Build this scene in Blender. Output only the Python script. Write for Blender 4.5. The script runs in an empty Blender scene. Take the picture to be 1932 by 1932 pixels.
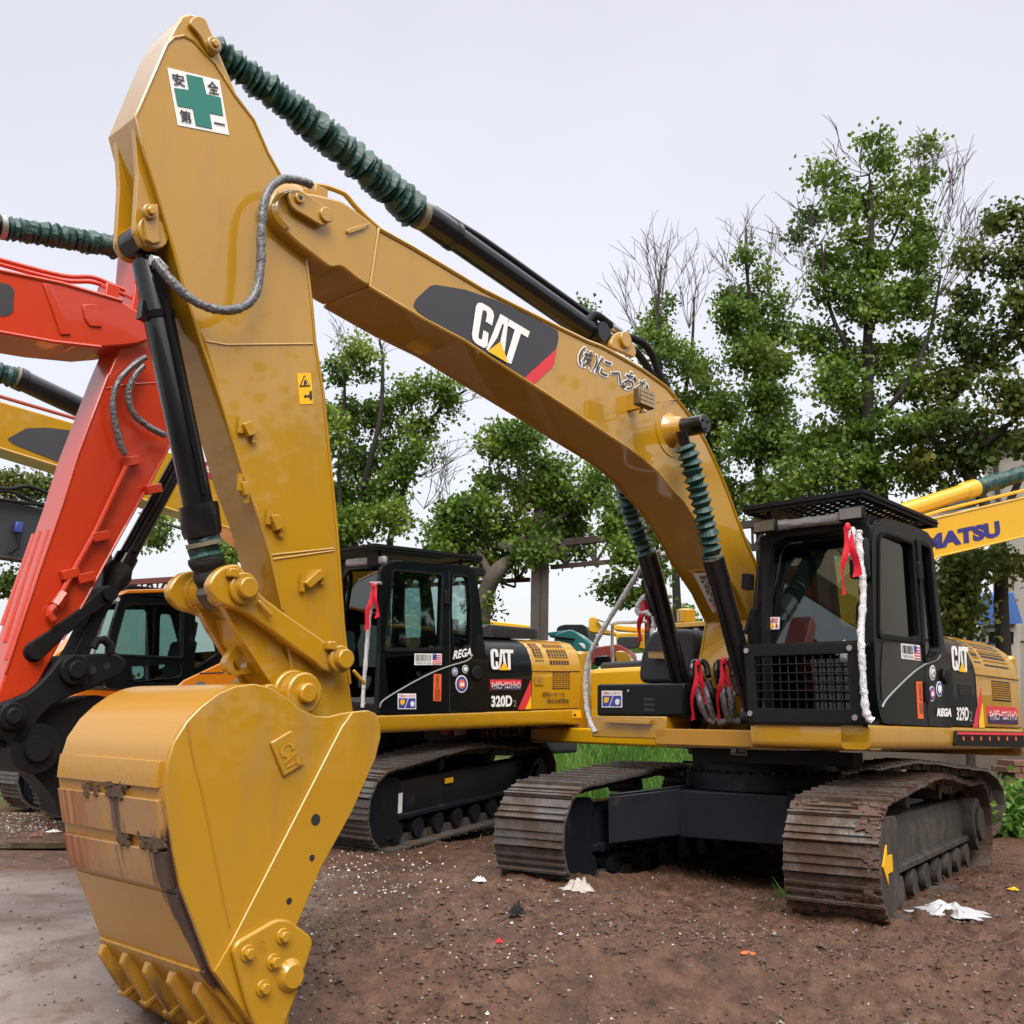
import bpy, math, random
import numpy as np
from mathutils import Vector, Matrix, noise
from mathutils.geometry import tessellate_polygon
random.seed(7); rng = np.random.default_rng(7)
S = bpy.context.scene
COL = S.collection
# ---------------------------------------------------------------- camera
FP = 1932.0; HC = 1.42
_p = math.atan((1365-966)/FP); _r = math.atan(.0185)
_D = Vector((0, math.cos(_p), math.sin(_p))); _U0 = Vector((0, -math.sin(_p), math.cos(_p))); _R0 = Vector((1, 0, 0))
CR = _R0*math.cos(_r)+_U0*math.sin(_r); CU = -_R0*math.sin(_r)+_U0*math.cos(_r)
CAM = Vector((0, 0, HC))
cd = bpy.data.cameras.new("camera"); cam = bpy.data.objects.new("camera", cd); COL.objects.link(cam)
cd.sensor_width = 36; cd.lens = 36*FP/1932; cd.clip_end = 3000; cd.clip_start = .05
cam.matrix_world = Matrix(((CR.x, CU.x, -_D.x, 0), (CR.y, CU.y, -_D.y, 0), (CR.z, CU.z, -_D.z, HC), (0, 0, 0, 1)))
S.camera = cam
def ray(u, v): return _D+CR*((u-966)/FP)-CU*((v-966)/FP)
def at(u, v, depth):
    d = ray(u, v); return CAM+d*(depth/d.y)
def onground(u, v, z=0):
    d = ray(u, v); return CAM+d*((z-HC)/d.z)
def cr(ox, oy, size, *pts):
    k = size/1932*.62891
    o = [(ox*.62891+x*k, oy*.62891+y*k) for x, y in pts]
    return o if len(o) > 1 else o[0]
# ---------------------------------------------------------------- materials
MATS = {}
def nt(name):
    m = bpy.data.materials.new(name); m.use_nodes = True; n = m.node_tree.nodes; l = m.node_tree.links
    return m, n, l, n["Principled BSDF"]
def mat(name, c, rough=.5, metal=0, coat=0, var=.12, vs=6, bump=0, bs=60, dirt=None, ds=3, dlo=.5, dhi=.7, spec=.5, rv=.08, stretch=None, cr_=.04):
    if name in MATS: return MATS[name]
    m, n, l, b = nt(name)
    tc = n.new("ShaderNodeTexCoord"); co = tc.outputs["Object"]
    if stretch:
        mp = n.new("ShaderNodeMapping"); mp.inputs["Scale"].default_value = stretch; l.new(co, mp.inputs["Vector"]); cs = mp.outputs[0]
    else: cs = co
    nz = n.new("ShaderNodeTexNoise"); nz.inputs["Scale"].default_value = vs; nz.inputs["Detail"].default_value = 6; l.new(co, nz.inputs["Vector"])
    mx = n.new("ShaderNodeMixRGB"); l.new(nz.outputs["Fac"], mx.inputs[0])
    mx.inputs[1].default_value = (*[x*(1-var) for x in c], 1); mx.inputs[2].default_value = (*[min(1, x*(1+var)) for x in c], 1)
    out = mx.outputs[0]
    if dirt:
        n2 = n.new("ShaderNodeTexNoise"); n2.inputs["Scale"].default_value = ds; n2.inputs["Detail"].default_value = 9; n2.inputs["Roughness"].default_value = .65; l.new(cs, n2.inputs["Vector"])
        r2 = n.new("ShaderNodeMapRange"); r2.inputs[1].default_value = dlo; r2.inputs[2].default_value = dhi; l.new(n2.outputs["Fac"], r2.inputs[0])
        m2 = n.new("ShaderNodeMixRGB"); l.new(r2.outputs[0], m2.inputs[0]); l.new(out, m2.inputs[1]); m2.inputs[2].default_value = (*dirt, 1); out = m2.outputs[0]
    l.new(out, b.inputs["Base Color"])
    mr = n.new("ShaderNodeMapRange"); mr.inputs[3].default_value = max(.02, rough-rv); mr.inputs[4].default_value = min(1, rough+rv); l.new(nz.outputs["Fac"], mr.inputs[0])
    if dirt:
        ma = n.new("ShaderNodeMix"); l.new(r2.outputs[0], ma.inputs[0]); l.new(mr.outputs[0], ma.inputs[2]); ma.inputs[3].default_value = .85; l.new(ma.outputs[0], b.inputs["Roughness"])
    else: l.new(mr.outputs[0], b.inputs["Roughness"])
    b.inputs["Metallic"].default_value = metal; b.inputs["Coat Weight"].default_value = coat; b.inputs["Coat Roughness"].default_value = cr_; b.inputs["Coat IOR"].default_value = 1.7 if coat >= .7 else 1.5
    b.inputs["Specular IOR Level"].default_value = spec
    if bump:
        n3 = n.new("ShaderNodeTexNoise"); n3.inputs["Scale"].default_value = bs; n3.inputs["Detail"].default_value = 4; l.new(co, n3.inputs["Vector"])
        bp = n.new("ShaderNodeBump"); bp.inputs["Strength"].default_value = bump; bp.inputs["Distance"].default_value = .02; l.new(n3.outputs["Fac"], bp.inputs["Height"]); l.new(bp.outputs[0], b.inputs["Normal"])
    MATS[name] = m; return m
def glass(name, tint, rough=.02, ior=1.5):
    m, n, l, b = nt(name); o = n["Material Output"]
    t = n.new("ShaderNodeBsdfTransparent"); t.inputs[0].default_value = (*tint, 1)
    g = n.new("ShaderNodeBsdfGlossy"); g.inputs["Roughness"].default_value = rough; g.inputs[0].default_value = (.95, 1, 1, 1)
    f = n.new("ShaderNodeFresnel"); f.inputs[0].default_value = ior
    x = n.new("ShaderNodeMixShader"); l.new(f.outputs[0], x.inputs[0]); l.new(t.outputs[0], x.inputs[1]); l.new(g.outputs[0], x.inputs[2]); l.new(x.outputs[0], o.inputs[0])
    MATS[name] = m; return m
YEL = mat("paint_digger_yellow", (.405, .212, .006), .30, coat=.85, var=.09, vs=1.6, bump=.03, bs=7, spec=.35, dirt=(.30, .165, .03), ds=2.2, dlo=.50, dhi=.85, stretch=(2.5, 2.5, .5))
YELD = mat("paint_digger_yellow_matte", (.38, .185, .014), .45, coat=.3, var=.1, vs=4, dirt=(.25, .14, .05), ds=5, dlo=.62, dhi=.85)
BRY = mat("paint_bright_yellow", (.66, .36, .006), .32, coat=.6, var=.05, vs=3)
ORG = mat("paint_orange", (.70, .22, .008), .32, coat=.6, var=.05, vs=3)
RED = mat("paint_red_orange", (.50, .034, .007), .33, coat=.5, var=.08, vs=2.5, bump=.04, bs=8)
BLK = mat("black_paint", (.006, .006, .008), .30, coat=.35, var=.3, vs=4, bump=.02, bs=12, spec=.25)
BLG = mat("black_gloss_panel", (.004, .006, .007), .3, coat=.18, spec=.12, var=.3, vs=2, dirt=(.05, .04, .03), ds=2.2, dlo=.62, dhi=.9, stretch=(1, 1, .4))
BLM = mat("black_matte", (.008, .008, .009), .6, spec=.2, var=.3, vs=8, bump=.1, bs=50)
TANK = mat("slate_black", (.022, .025, .032), .5, var=.15, vs=5, bump=.15, bs=90)
NAVY = mat("dark_navy_steel", (.009, .011, .017), .45, spec=.25, var=.3, vs=4, dirt=(.07, .055, .042), ds=3, dlo=.58, dhi=.85)
CHAIN = mat("muddy_track_steel", (.11, .095, .085), .5, metal=.3, var=.4, vs=9, bump=.6, bs=26, dirt=(.078, .045, .031), ds=3.2, dlo=.40, dhi=.56)
CHAIN2 = mat("worn_track_steel", (.10, .09, .085), .5, metal=.3, var=.45, vs=9, bump=.4, bs=26, dirt=(.085, .058, .042), ds=3.6, dlo=.44, dhi=.60)
MUDFR = mat("mud_dusted_frame", (.030, .029, .029), .6, var=.3, vs=5, bump=.3, bs=30, dirt=(.075, .060, .048), ds=5, dlo=.42, dhi=.68)
GREEN = mat("green_canvas", (.007, .045, .039), .5, var=.5, vs=9, bump=.6, bs=30, coat=.12)
CLOTH = mat("black_cloth", (.006, .006, .006), .8, var=.3, vs=20, bump=.4, bs=70)
STEEL = mat("bright_steel", (.55, .55, .56), .3, metal=1, var=.1)
WRAP = mat("plastic_wrapped_hose", (.085, .085, .095), .3, coat=.6, var=.7, vs=35, bump=1, bs=45)
WRAPW = mat("white_plastic_wrap", (.60, .60, .62), .4, coat=.3, var=.25, vs=40, bump=1, bs=55)
RIB = mat("red_ribbon_cloth", (.62, .010, .03), .55, var=.15, vs=9)
WHITE = mat("white_vinyl", (.78, .78, .78), .4, var=.03)
INK = mat("dark_ink", (.02, .02, .024), .5, var=.1)
DECK = mat("charcoal_decal", (.038, .038, .045), .5, var=.06)
DRED = mat("red_decal", (.60, .03, .045), .45, var=.04)
DORG = mat("orange_label", (.75, .13, .03), .5, var=.04)
DBLUE = mat("blue_decal", (.03, .05, .30), .5, var=.05)
DGRN = mat("safety_green_decal", (.012, .17, .13), .45, var=.03)
DYEL = mat("yellow_decal", (.85, .46, .01), .45, var=.03)
KBLUE = mat("lettering_blue", (.025, .022, .16), .45, var=.03)
SILV = mat("silver_trim", (.35, .36, .37), .35, metal=.6, var=.1)
GLS = glass("cab_glass", (.30, .38, .36), ior=1.75); GLC = glass("clear_cab_glass", (.58, .70, .68), ior=1.55); GLD = glass("dark_cab_glass", (.07, .10, .10), ior=1.55)
SEAT = mat("seat_fabric", (.05, .055, .07), .8, var=.3, vs=30)
LENS = mat("amber_lamp_lens", (.28, .17, .06), .15, coat=1, var=.3, vs=60)
RUSTY = mat("rusty_steel", (.035, .022, .018), .7, var=.4, vs=6)
CONC = mat("weathered_concrete", (.065, .055, .047), .85, var=.3, vs=4, bump=.3, bs=20, dirt=(.05, .035, .03), ds=3, stretch=(2, 2, .3))
WALLM = mat("beige_render_wall", (.46, .42, .375), .85, var=.08, vs=1.2, dirt=(.35, .30, .25), ds=1, dlo=.55, dhi=.8, stretch=(1, 1, .25))
AWN = mat("blue_sheet", (.06, .17, .52), .5, var=.15, vs=2)
TEAL = mat("teal_paint", (.01, .16, .17), .35, coat=.4)
BARK = mat("dark_bark", (.022, .018, .015), .9, var=.5, vs=8, bump=.8, bs=16)
BARKL = mat("grey_trunk_bark", (.10, .085, .07), .9, var=.4, vs=5, bump=.8, bs=10)
TWIG = mat("bare_twig", (.10, .09, .085), .9, var=.3)
BRICK = mat("brick_red", (.16, .075, .05), .85, var=.3, vs=5)
WOOD = mat("weathered_timber", (.17, .14, .11), .85, var=.4, vs=6, bump=.4, bs=20, stretch=(1, 1, 6))
def leafmat(name, a, b_, c):
    m, n, l, b = nt(name); o = n["Material Output"]
    ge = n.new("ShaderNodeNewGeometry"); nz = n.new("ShaderNodeTexNoise"); nz.inputs["Scale"].default_value = .9; nz.inputs["Detail"].default_value = 5
    l.new(ge.outputs["Position"], nz.inputs["Vector"])
    rp = n.new("ShaderNodeValToRGB"); rp.color_ramp.elements[0].position = .36; rp.color_ramp.elements[0].color = (*a, 1); rp.color_ramp.elements[1].position = .66; rp.color_ramp.elements[1].color = (*c, 1)
    e = rp.color_ramp.elements.new(.5); e.color = (*b_, 1); l.new(nz.outputs["Fac"], rp.inputs[0])
    l.new(rp.outputs[0], b.inputs["Base Color"]); b.inputs["Roughness"].default_value = .45; b.inputs["Specular IOR Level"].default_value = .35
    t = n.new("ShaderNodeBsdfTranslucent"); l.new(rp.outputs[0], t.inputs[0])
    x = n.new("ShaderNodeMixShader"); x.inputs[0].default_value = .35; l.new(b.outputs[0], x.inputs[1]); l.new(t.outputs[0], x.inputs[2]); l.new(x.outputs[0], o.inputs[0])
    MATS[name] = m; return m
LEAF = leafmat("leaves_green", (.060, .118, .014), (.108, .188, .022), (.19, .265, .04))
LEAFD = leafmat("leaves_dark", (.045, .078, .014), (.075, .115, .018), (.16, .165, .03))
GRASS = leafmat("grass_green", (.05, .13, .02), (.09, .20, .03), (.15, .27, .05))
# ---------------------------------------------------------------- mesh builder
class Frame:
    def __init__(s, M): s.M = M; s.inv = M.inverted(); s.r = s.inv.to_3x3(); s.o = s.inv@CAM
    def px(s, u, v, ax, val):
        d = s.r@ray(u, v); return s.o+d*((val-s.o[ax])/d[ax])
    def pl(s, u, v, P, n):
        d = s.r@ray(u, v); return s.o+d*((P-s.o).dot(n)/d.dot(n))
    def depth(s, P): return (s.M@P-CAM).dot(_D)
    def r_(s, P, halfpx): return halfpx*s.depth(P)/FP
    def L(s, P): return s.inv@P
def heading(O, th, tilt=0, rl=0):
    th = math.radians(th); t = math.radians(tilt); r = math.radians(rl)
    f = Vector((-math.sin(th), -math.cos(th), 0)); l = Vector((math.cos(th), -math.sin(th), 0)); z = Vector((0, 0, 1))
    f2 = f*math.cos(t)-z*math.sin(t); z2 = z*math.cos(t)+f*math.sin(t)
    l2 = l*math.cos(r)+z2*math.sin(r); z3 = z2*math.cos(r)-l*math.sin(r)
    return Matrix(((f2.x, l2.x, z3.x, O[0]), (f2.y, l2.y, z3.y, O[1]), (f2.z, l2.z, z3.z, O[2]), (0, 0, 0, 1)))
def thing(name, label, cat, M=None, group=None):
    o = bpy.data.objects.new(name, None); COL.objects.link(o); o.empty_display_size = .2
    if M is not None: o.matrix_world = M
    o["label"] = label; o["category"] = cat
    if group: o["group"] = group
    return o
def tag(o, label, cat, group=None, kind=None):
    if label: o["label"] = label
    if cat: o["category"] = cat
    if group: o["group"] = group
    if kind: o["kind"] = kind
    return o
V = Vector
class MB:
    def __init__(s): s.v = []; s.f = []
    def add(s, vs, fs):
        k = len(s.v); s.v += [tuple(p) for p in vs]; s.f += [tuple(i+k for i in f) for f in fs]; return s
    def box(s, x0, x1, y0, y1, z0, z1):
        return s.add([(x, y, z) for x in (x0, x1) for y in (y0, y1) for z in (z0, z1)],
                     [(0, 1, 3, 2), (4, 6, 7, 5), (0, 4, 5, 1), (2, 3, 7, 6), (0, 2, 6, 4), (1, 5, 7, 3)])
    def obox(s, c, ax, ay, az):     # centre + half-axis vectors
        P = [c+ax*i+ay*j+az*k for i in (-1, 1) for j in (-1, 1) for k in (-1, 1)]
        return s.add(P, [(0, 1, 3, 2), (4, 6, 7, 5), (0, 4, 5, 1), (2, 3, 7, 6), (0, 2, 6, 4), (1, 5, 7, 3)])
    def bar(s, p, q, w, h, up=V((0, 0, 1))):
        p = V(p); q = V(q); d = (q-p); L = d.length; d.normalize(); a = d.cross(up)
        if a.length < 1e-3: a = d.cross(V((1, 0, 0)))
        a.normalize(); b = a.cross(d)
        return s.obox((p+q)/2, d*L/2, a*w/2, b*h/2)
    def prism(s, poly, vec):
        n = len(poly); vec = V(vec); P = [V(p) for p in poly]
        return s.add(P+[p+vec for p in P], [tuple(range(n))[::-1], tuple(range(n, 2*n))]+[(i, (i+1) % n, n+(i+1) % n, n+i) for i in range(n)])
    def plate(s, outer, holes, vec):   # polygon with holes, extruded
        vec = V(vec); loops = [[V(p) for p in outer]]+[[V(p) for p in h] for h in holes]
        tri = tessellate_polygon(loops); pts = [p for lp in loops for p in lp]; n = len(pts)
        s_ = [tuple(t) for t in tri]; fs = s_+[tuple(i+n for i in t)[::-1] for t in s_]
        k = 0
        for lp in loops:
            m = len(lp); fs += [(k+i, k+(i+1) % m, n+k+(i+1) % m, n+k+i) for i in range(m)]; k += m
        return s.add(pts+[p+vec for p in pts], fs)
    def tube(s, path, r, seg=10, caps=True, jit=0):
        path = [V(p) for p in path]; n = len(path); R = r if isinstance(r, (list, tuple)) else [r]*n
        vs = []; prev = None
        for i, p in enumerate(path):
            a = path[max(0, i-1)]; b = path[min(n-1, i+1)]; t = b-a
            if t.length < 1e-7: t = prev_t
            t = t.normalized(); prev_t = t
            if prev is None:
                u = t.cross(V((0, 0, 1)))
                if u.length < .05: u = t.cross(V((1, 0, 0)))
            else: u = prev-t*prev.dot(t)
            u.normalize(); prev = u; w = t.cross(u)
            for k in range(seg):
                an = 2*math.pi*k/seg; rr = R[i]*(1+(random.uniform(-jit, jit) if jit else 0))
                vs.append(p+(u*math.cos(an)+w*math.sin(an))*rr)
        fs = [(i*seg+k, i*seg+(k+1) % seg, (i+1)*seg+(k+1) % seg, (i+1)*seg+k) for i in range(n-1) for k in range(seg)]
        if caps: fs += [tuple(range(seg))[::-1], tuple(range((n-1)*seg, n*seg))]
        return s.add(vs, fs)
    def cyl(s, p, q, r, seg=20): return s.tube([p, q], r, seg)
    def sheet(s, grid):
        n = len(grid); m = len(grid[0])
        return s.add([p for row in grid for p in row], [(i*m+j, i*m+j+1, (i+1)*m+j+1, (i+1)*m+j) for i in range(n-1) for j in range(m-1)])
    def build(s, name, material, parent=None, bevel=0, smooth=35, seg=2):
        me = bpy.data.meshes.new(name); me.from_pydata(s.v, [], s.f); me.validate()
        import bmesh
        b = bmesh.new(); b.from_mesh(me); bmesh.ops.recalc_face_normals(b, faces=b.faces); b.to_mesh(me); b.free()
        me.materials.append(material)
        if smooth:
            me.polygons.foreach_set("use_smooth", [True]*len(me.polygons)); me.set_sharp_from_angle(angle=math.radians(smooth))
        o = bpy.data.objects.new(name, me); COL.objects.link(o)
        if parent is not None: o.parent = parent
        if bevel:
            md = o.modifiers.new("bevel", "BEVEL"); md.width = bevel; md.segments = seg; md.limit_method = 'ANGLE'; md.angle_limit = math.radians(40)
        return o
def rnd(pts, r, k=4):   # round the corners of a closed 2D/3D polygon
    P = [V(p) for p in pts]; n = len(P); out = []
    for i in range(n):
        a, b, c = P[i-1], P[i], P[(i+1) % n]; rr = r[i] if isinstance(r, (list, tuple)) else r
        d1 = (a-b); d2 = (c-b); q = min(rr, d1.length*.45, d2.length*.45)
        if q < 1e-5: out.append(b); continue
        p0 = b+d1.normalized()*q; p1 = b+d2.normalized()*q
        for j in range(k+1):
            t = j/k; out.append(p0*(1-t)**2+b*2*t*(1-t)+p1*t*t)
    return out
def smoothpath(P, k=6):
    P = [V(p) for p in P]; out = []
    for i in range(len(P)-1):
        a = P[max(0, i-1)]; b = P[i]; c = P[i+1]; d = P[min(len(P)-1, i+2)]
        for j in range(k):
            t = j/k; out.append(.5*((2*b)+(c-a)*t+(2*a-5*b+4*c-d)*t*t+(3*b-a-3*c+d)*t**3))
    out.append(P[-1]); return out
def bellows(mb, p, q, r, n, depth=.28, seg=16, jit=.05, bend=0, r2=None):
    p = V(p); q = V(q); path = []; R = []; r2 = r2 or r; side = (q-p).cross(V((0, 0, 1))).normalized()
    for i in range(2*n+1):
        t = i/(2*n); b = p.lerp(q, t)+side*bend*math.sin(math.pi*t)+V((random.uniform(-1, 1), random.uniform(-1, 1), random.uniform(-1, 1)))*r*.06
        path.append(b); R.append((r+(r2-r)*t)*((1 if i % 2 else 1-depth)*random.uniform(.94, 1.06)))
    return mb.tube(path, R, seg, True, jit)
# ---------------------------------------------------------------- writing
_tc = {}
def textmesh(body, bold=0):
    k = (body, bold)
    if k not in _tc:
        c = bpy.data.curves.new("t", "FONT"); c.body = body; c.size = 1; c.offset = bold; c.resolution_u = 3; c.align_x = 'LEFT'
        o = bpy.data.objects.new("t", c); COL.objects.link(o)
        dg = bpy.context.evaluated_depsgraph_get(); dg.update()
        m = bpy.data.meshes.new_from_object(o.evaluated_get(dg))
        v = [tuple(x.co) for x in m.vertices]; f = [tuple(p.vertices) for p in m.polygons]
        bpy.data.objects.remove(o); bpy.data.curves.remove(c); bpy.data.meshes.remove(m)
        x0 = min(p[0] for p in v); x1 = max(p[0] for p in v); y0 = min(p[1] for p in v); y1 = max(p[1] for p in v)
        _tc[k] = ([((p[0]-x0)/max(1e-6, x1-x0), (p[1]-y0)/max(1e-6, y1-y0)) for p in v], f)
    return _tc[k]
def quadmap(Q, x, y):   # Q: TL TR BR BL
    return (Q[3]*(1-x)+Q[2]*x)*(1-y)+(Q[0]*(1-x)+Q[1]*x)*y
def text3(mb, body, Q, off, bold=0):
    v, f = textmesh(body, bold); mb.add([quadmap(Q, x, y)+off for x, y in v], f); return mb
LOGO = dict(
 C=[(.0, .16), (.03, .05), (.10, 0), (.25, 0), (.30, .03), (.33, .12), (.30, .40), (.20, .40), (.20, .18), (.18, .15), (.14, .15), (.125, .2), (.125, .8), (.14, .86), (.19, .86), (.21, .8), (.21, .62), (.335, .62), (.335, .86), (.30, .96), (.24, 1), (.10, 1), (.03, .95), (0, .84)],
 A=[(.33, 0), (.45, 1), (.59, 1), (.72, 0), (.60, 0), (.53, .72), (.505, .72), (.45, .22), (.56, .42), (.40, .10), (.36, 0)],
 T=[(.74, 0), (.865, 0), (.865, .83), (1.0, .83), (1.0, 1), (.60, 1), (.60, .83), (.74, .83)])
def logo3(parent, Q, off, white=None, name="logo_lettering"):
    mb = MB()
    A = [(.31, 0), (.44, 1), (.60, 1), (.73, 0), (.715, 0), (.52, .40), (.33, 0)]
    for poly in (LOGO["C"], [(.32, 0), (.43, 1), (.585, 1), (.70, 0), (.64, 0), (.545, .36), (.535, .80), (.505, .80), (.475, .42), (.43, .24), (.36, 0)], LOGO["T"]):
        pts = [quadmap(Q, x, y)+off for x, y in poly]
        tri = tessellate_polygon([pts]); mb.add(pts, tri)
    mb.build(name, white or WHITE, parent, smooth=0)
    t = [quadmap(Q, x, y)+off*1.6 for x, y in ((.34, -.03), (.80, -.03), (.545, .36))]
    MB().add(t, [(0, 1, 2)]).build("logo_triangle", DYEL, parent, smooth=0)
class Surf:     # a flat face of a machine, addressed by photo pixels
    def __init__(s, fr, P, n): s.fr = fr; s.P = V(P); s.n = V(n).normalized()
    def __call__(s, *pts): 
        r = [s.fr.pl(u, v, s.P, s.n) for u, v in pts]; return r
    def decal(s, name, pts, m, parent, lift=.004, r=0, label=None):
        P = s(*pts)
        if r: P = rnd(P, r)
        o = MB().prism([p+s.n*(lift-.003) for p in P], s.n*.003).build(name, m, parent, smooth=0)
        if label: o["label"] = label
        return o
    def text(s, body, quad, m, parent, lift=.009, bold=0, name="lettering"):
        return text3(MB(), body, s(*quad), s.n*lift, bold).build(name, m, parent, smooth=0)
    def logo(s, quad, parent, lift=.009): logo3(parent, s(*quad), s.n*lift)
    def char(s, mb, ch, c, w, h, ang, lift, bold=0):
        a = math.radians(ang); ux, uy = math.cos(a), math.sin(a)
        q = [(c[0]+ux*i*w/2-uy*j*h/2, c[1]+uy*i*w/2+ux*j*h/2) for i, j in ((-1, -1), (1, -1), (1, 1), (-1, 1))]
        text3(mb, ch, s(*q), s.n*lift, bold)
    def disc(s, name, c, r, m, parent, lift=.004, n=28, ry=None):
        return s.decal(name, [(c[0]+r*math.cos(2*math.pi*i/n), c[1]+(ry or r)*math.sin(2*math.pi*i/n)) for i in range(n)], m, parent, lift)
# ================================================================ tracks and undercarriage (track frame: x forward, y left)
def track_profile(x0, x1, r=.43, zt=.98, sag=.05):
    P = []
    for i in range(9):      # front idler, bottom to top
        a = -math.pi/2+math.pi*i/8; P.append(V((x1-r+r*math.cos(a)*1.0, 0, r+.03+r*math.sin(a))))
    L = x1-x0-2*r
    for i in range(1, 10):
        t = i/10; P.append(V((x1-r-L*t, 0, 2*r+.03+(zt-2*r-.03)*math.sin(math.pi*min(1, t*1.15)**.9)-sag*math.sin(3*math.pi*t)*.5)))
    for i in range(9):
        a = math.pi/2+math.pi*i/8; P.append(V((x0+r+r*math.cos(a), 0, r+.03+r*math.sin(a))))
    n = 12
    for i in range(1, n): P.append(V((x0+r+L*i/n, 0, .03)))
    return P
def make_track(parent, y0, y1, x0, x1, chain, frame, outer=1, zt=.98, arrow=False, mudlump=False):
    P = track_profile(x0, x1, zt=zt); n = len(P); cum = [0]
    for i in range(n): cum.append(cum[-1]+(P[(i+1) % n]-P[i]).length)
    tot = cum[-1]; N = int(tot/.205); mb = MB(); w = (y1-y0)/2; yc = (y0+y1)/2
    def pt(s):
        s %= tot
        for i in range(n):
            if cum[i+1] >= s: return P[i].lerp(P[(i+1) % n], (s-cum[i])/(cum[i+1]-cum[i]))
    for k in range(N):
        s = k*tot/N; a = pt(s); b = pt(s+tot/N*.98); t = (b-a).normalized(); nn = V((t.z, 0, -t.x)); nn = V((-t.z, 0, t.x)) if False else nn
        c = (a+b)/2+V((0, yc, 0)); 
        hl = (b-a).length/2*1.02; c = c+nn*random.uniform(-.006, .006)+t*random.uniform(-.006, .006)
        mb.obox(c+nn*.012, t*hl, V((0, w, 0)), nn*.011)
        for q, hh in ((-.92, .030), (-.30, .017), (.32, .017)):
            mb.obox(c+t*hl*q+nn*(.02+hh/2), t*.011, V((0, w*.995, 0)), nn*(hh/2+.004))
        mb.obox(c-nn*.035, t*hl*.9, V((0, .045, 0)), nn*.035); 
        for sy in (-1, 1): mb.obox(c-nn*.045+V((0, sy*.11, 0)), t*hl*.85, V((0, .025, 0)), nn*.04)
    tr = mb.build("track", chain, parent, smooth=0)
    if mudlump:
        cm = MB()
        while len(cm.v) < 8*2000:
            s = random.uniform(0, tot); yy = random.uniform(-w*.97, w*.97); a = pt(s); b = pt(s+.02); t = (b-a).normalized(); nn = V((t.z, 0, -t.x))
            if noise.noise((s*1.5, yy*2.2, 3.3)) < -.08 or a.z < .1: continue
            r_ = random.uniform(.010, .030); c = a+V((0, yc+yy, 0))+nn*(.016+r_*.15); e1 = (t+V((0, random.uniform(-.6, .6), 0))+nn*random.uniform(-.15, .15)).normalized(); e2 = nn.cross(e1).normalized()
            cm.obox(c, e1*r_*random.uniform(.7, 1.2), e2*r_*random.uniform(.7, 1.3), (nn+e1*random.uniform(-.3, .3))*r_*random.uniform(.25, .5))
        mo = cm.build("caked_mud", mat("red_brown_caked_mud", (.085, .047, .033), .9, var=.5, vs=5, bump=.7, bs=45), tr, smooth=0); mo["kind"] = "stuff"
    fr = MB(); xa, xb = x0+.62, x1-.62; h = w*.52
    sec = [(yc-h, .30), (yc+h, .30), (yc+h, .34), (yc+h*.9, .36), (yc+h*.9, .60), (yc+h*.55, .72), (yc-h*.55, .72), (yc-h*.9, .60), (yc-h*.9, .36), (yc-h, .34)]
    fr.prism([V((xa, a, b)) for a, b in sec], V((xb-xa, 0, 0)))
    for sy in (-1, 1): fr.box(xa-.1, xb+.1, yc+sy*h-.03, yc+sy*h+.03, .30, .36)
    fr.build("track_frame", frame, tr, bevel=.012)
    # idler guard plates wrap the front wheel
    g = MB(); yo = yc+outer*h*1.02
    prof = rnd([V((x1-.75, 0, .12)), V((x1-.32, 0, .10)), V((x1-.16, 0, .24)), V((x1-.16, 0, .66)), V((x1-.30, 0, .80)), V((x1-.75, 0, .78))], .07)
    for q in ((yc+w-.07 if mudlump else yc+h*1.02), yc-h*1.02-.03): g.prism([p+V((0, q, 0)) for p in prof], V((0, .03, 0)))
    g.build("idler_guard", frame, tr, bevel=.008)
    MB().cyl(V((x1-.43, yc-h*.8, .46)), V((x1-.43, yc+h*.8, .46)), .34, 28).build("idler_wheel", frame, tr)
    sp = MB(); c = V((x0+.43, yc, .46)); 
    ring = [c+V((math.cos(2*math.pi*i/42)*(.40 if i % 2 else .34), 0, math.sin(2*math.pi*i/42)*(.40 if i % 2 else .34))) for i in range(42)]
    sp.prism([p+V((0, -.05, 0)) for p in ring], V((0, .1, 0))); sp.build("sprocket", frame, tr)
    m = MB(); m.cyl(c+V((0, -h, 0)), c+V((0, outer*(w*.8), 0)), .27, 26)
    m.cyl(c+V((0, outer*w*.8, 0)), c+V((0, outer*(w*.92), 0)), .17, 22); m.build("drive_motor", frame, tr, bevel=.01)
    for k in range(8):
        x = xa+.12+(xb-xa-.24)*k/7; r = MB(); r.cyl(V((x, yc-h*.95, .17)), V((x, yc+h*.95, .17)), .085, 14)
        for sy in (-1, 1): r.cyl(V((x, yc+sy*h*.95-.03, .17)), V((x, yc+sy*h*.95+.03, .17)), .11, 14)
        r.build("roller", frame, tr)
    for q in (.3, .68):
        x = xa+(xb-xa)*q; MB().cyl(V((x, yc-.16, .84)), V((x, yc+.16, .84)), .075, 14).build("carrier_roller", frame, tr)
    return tr
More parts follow.
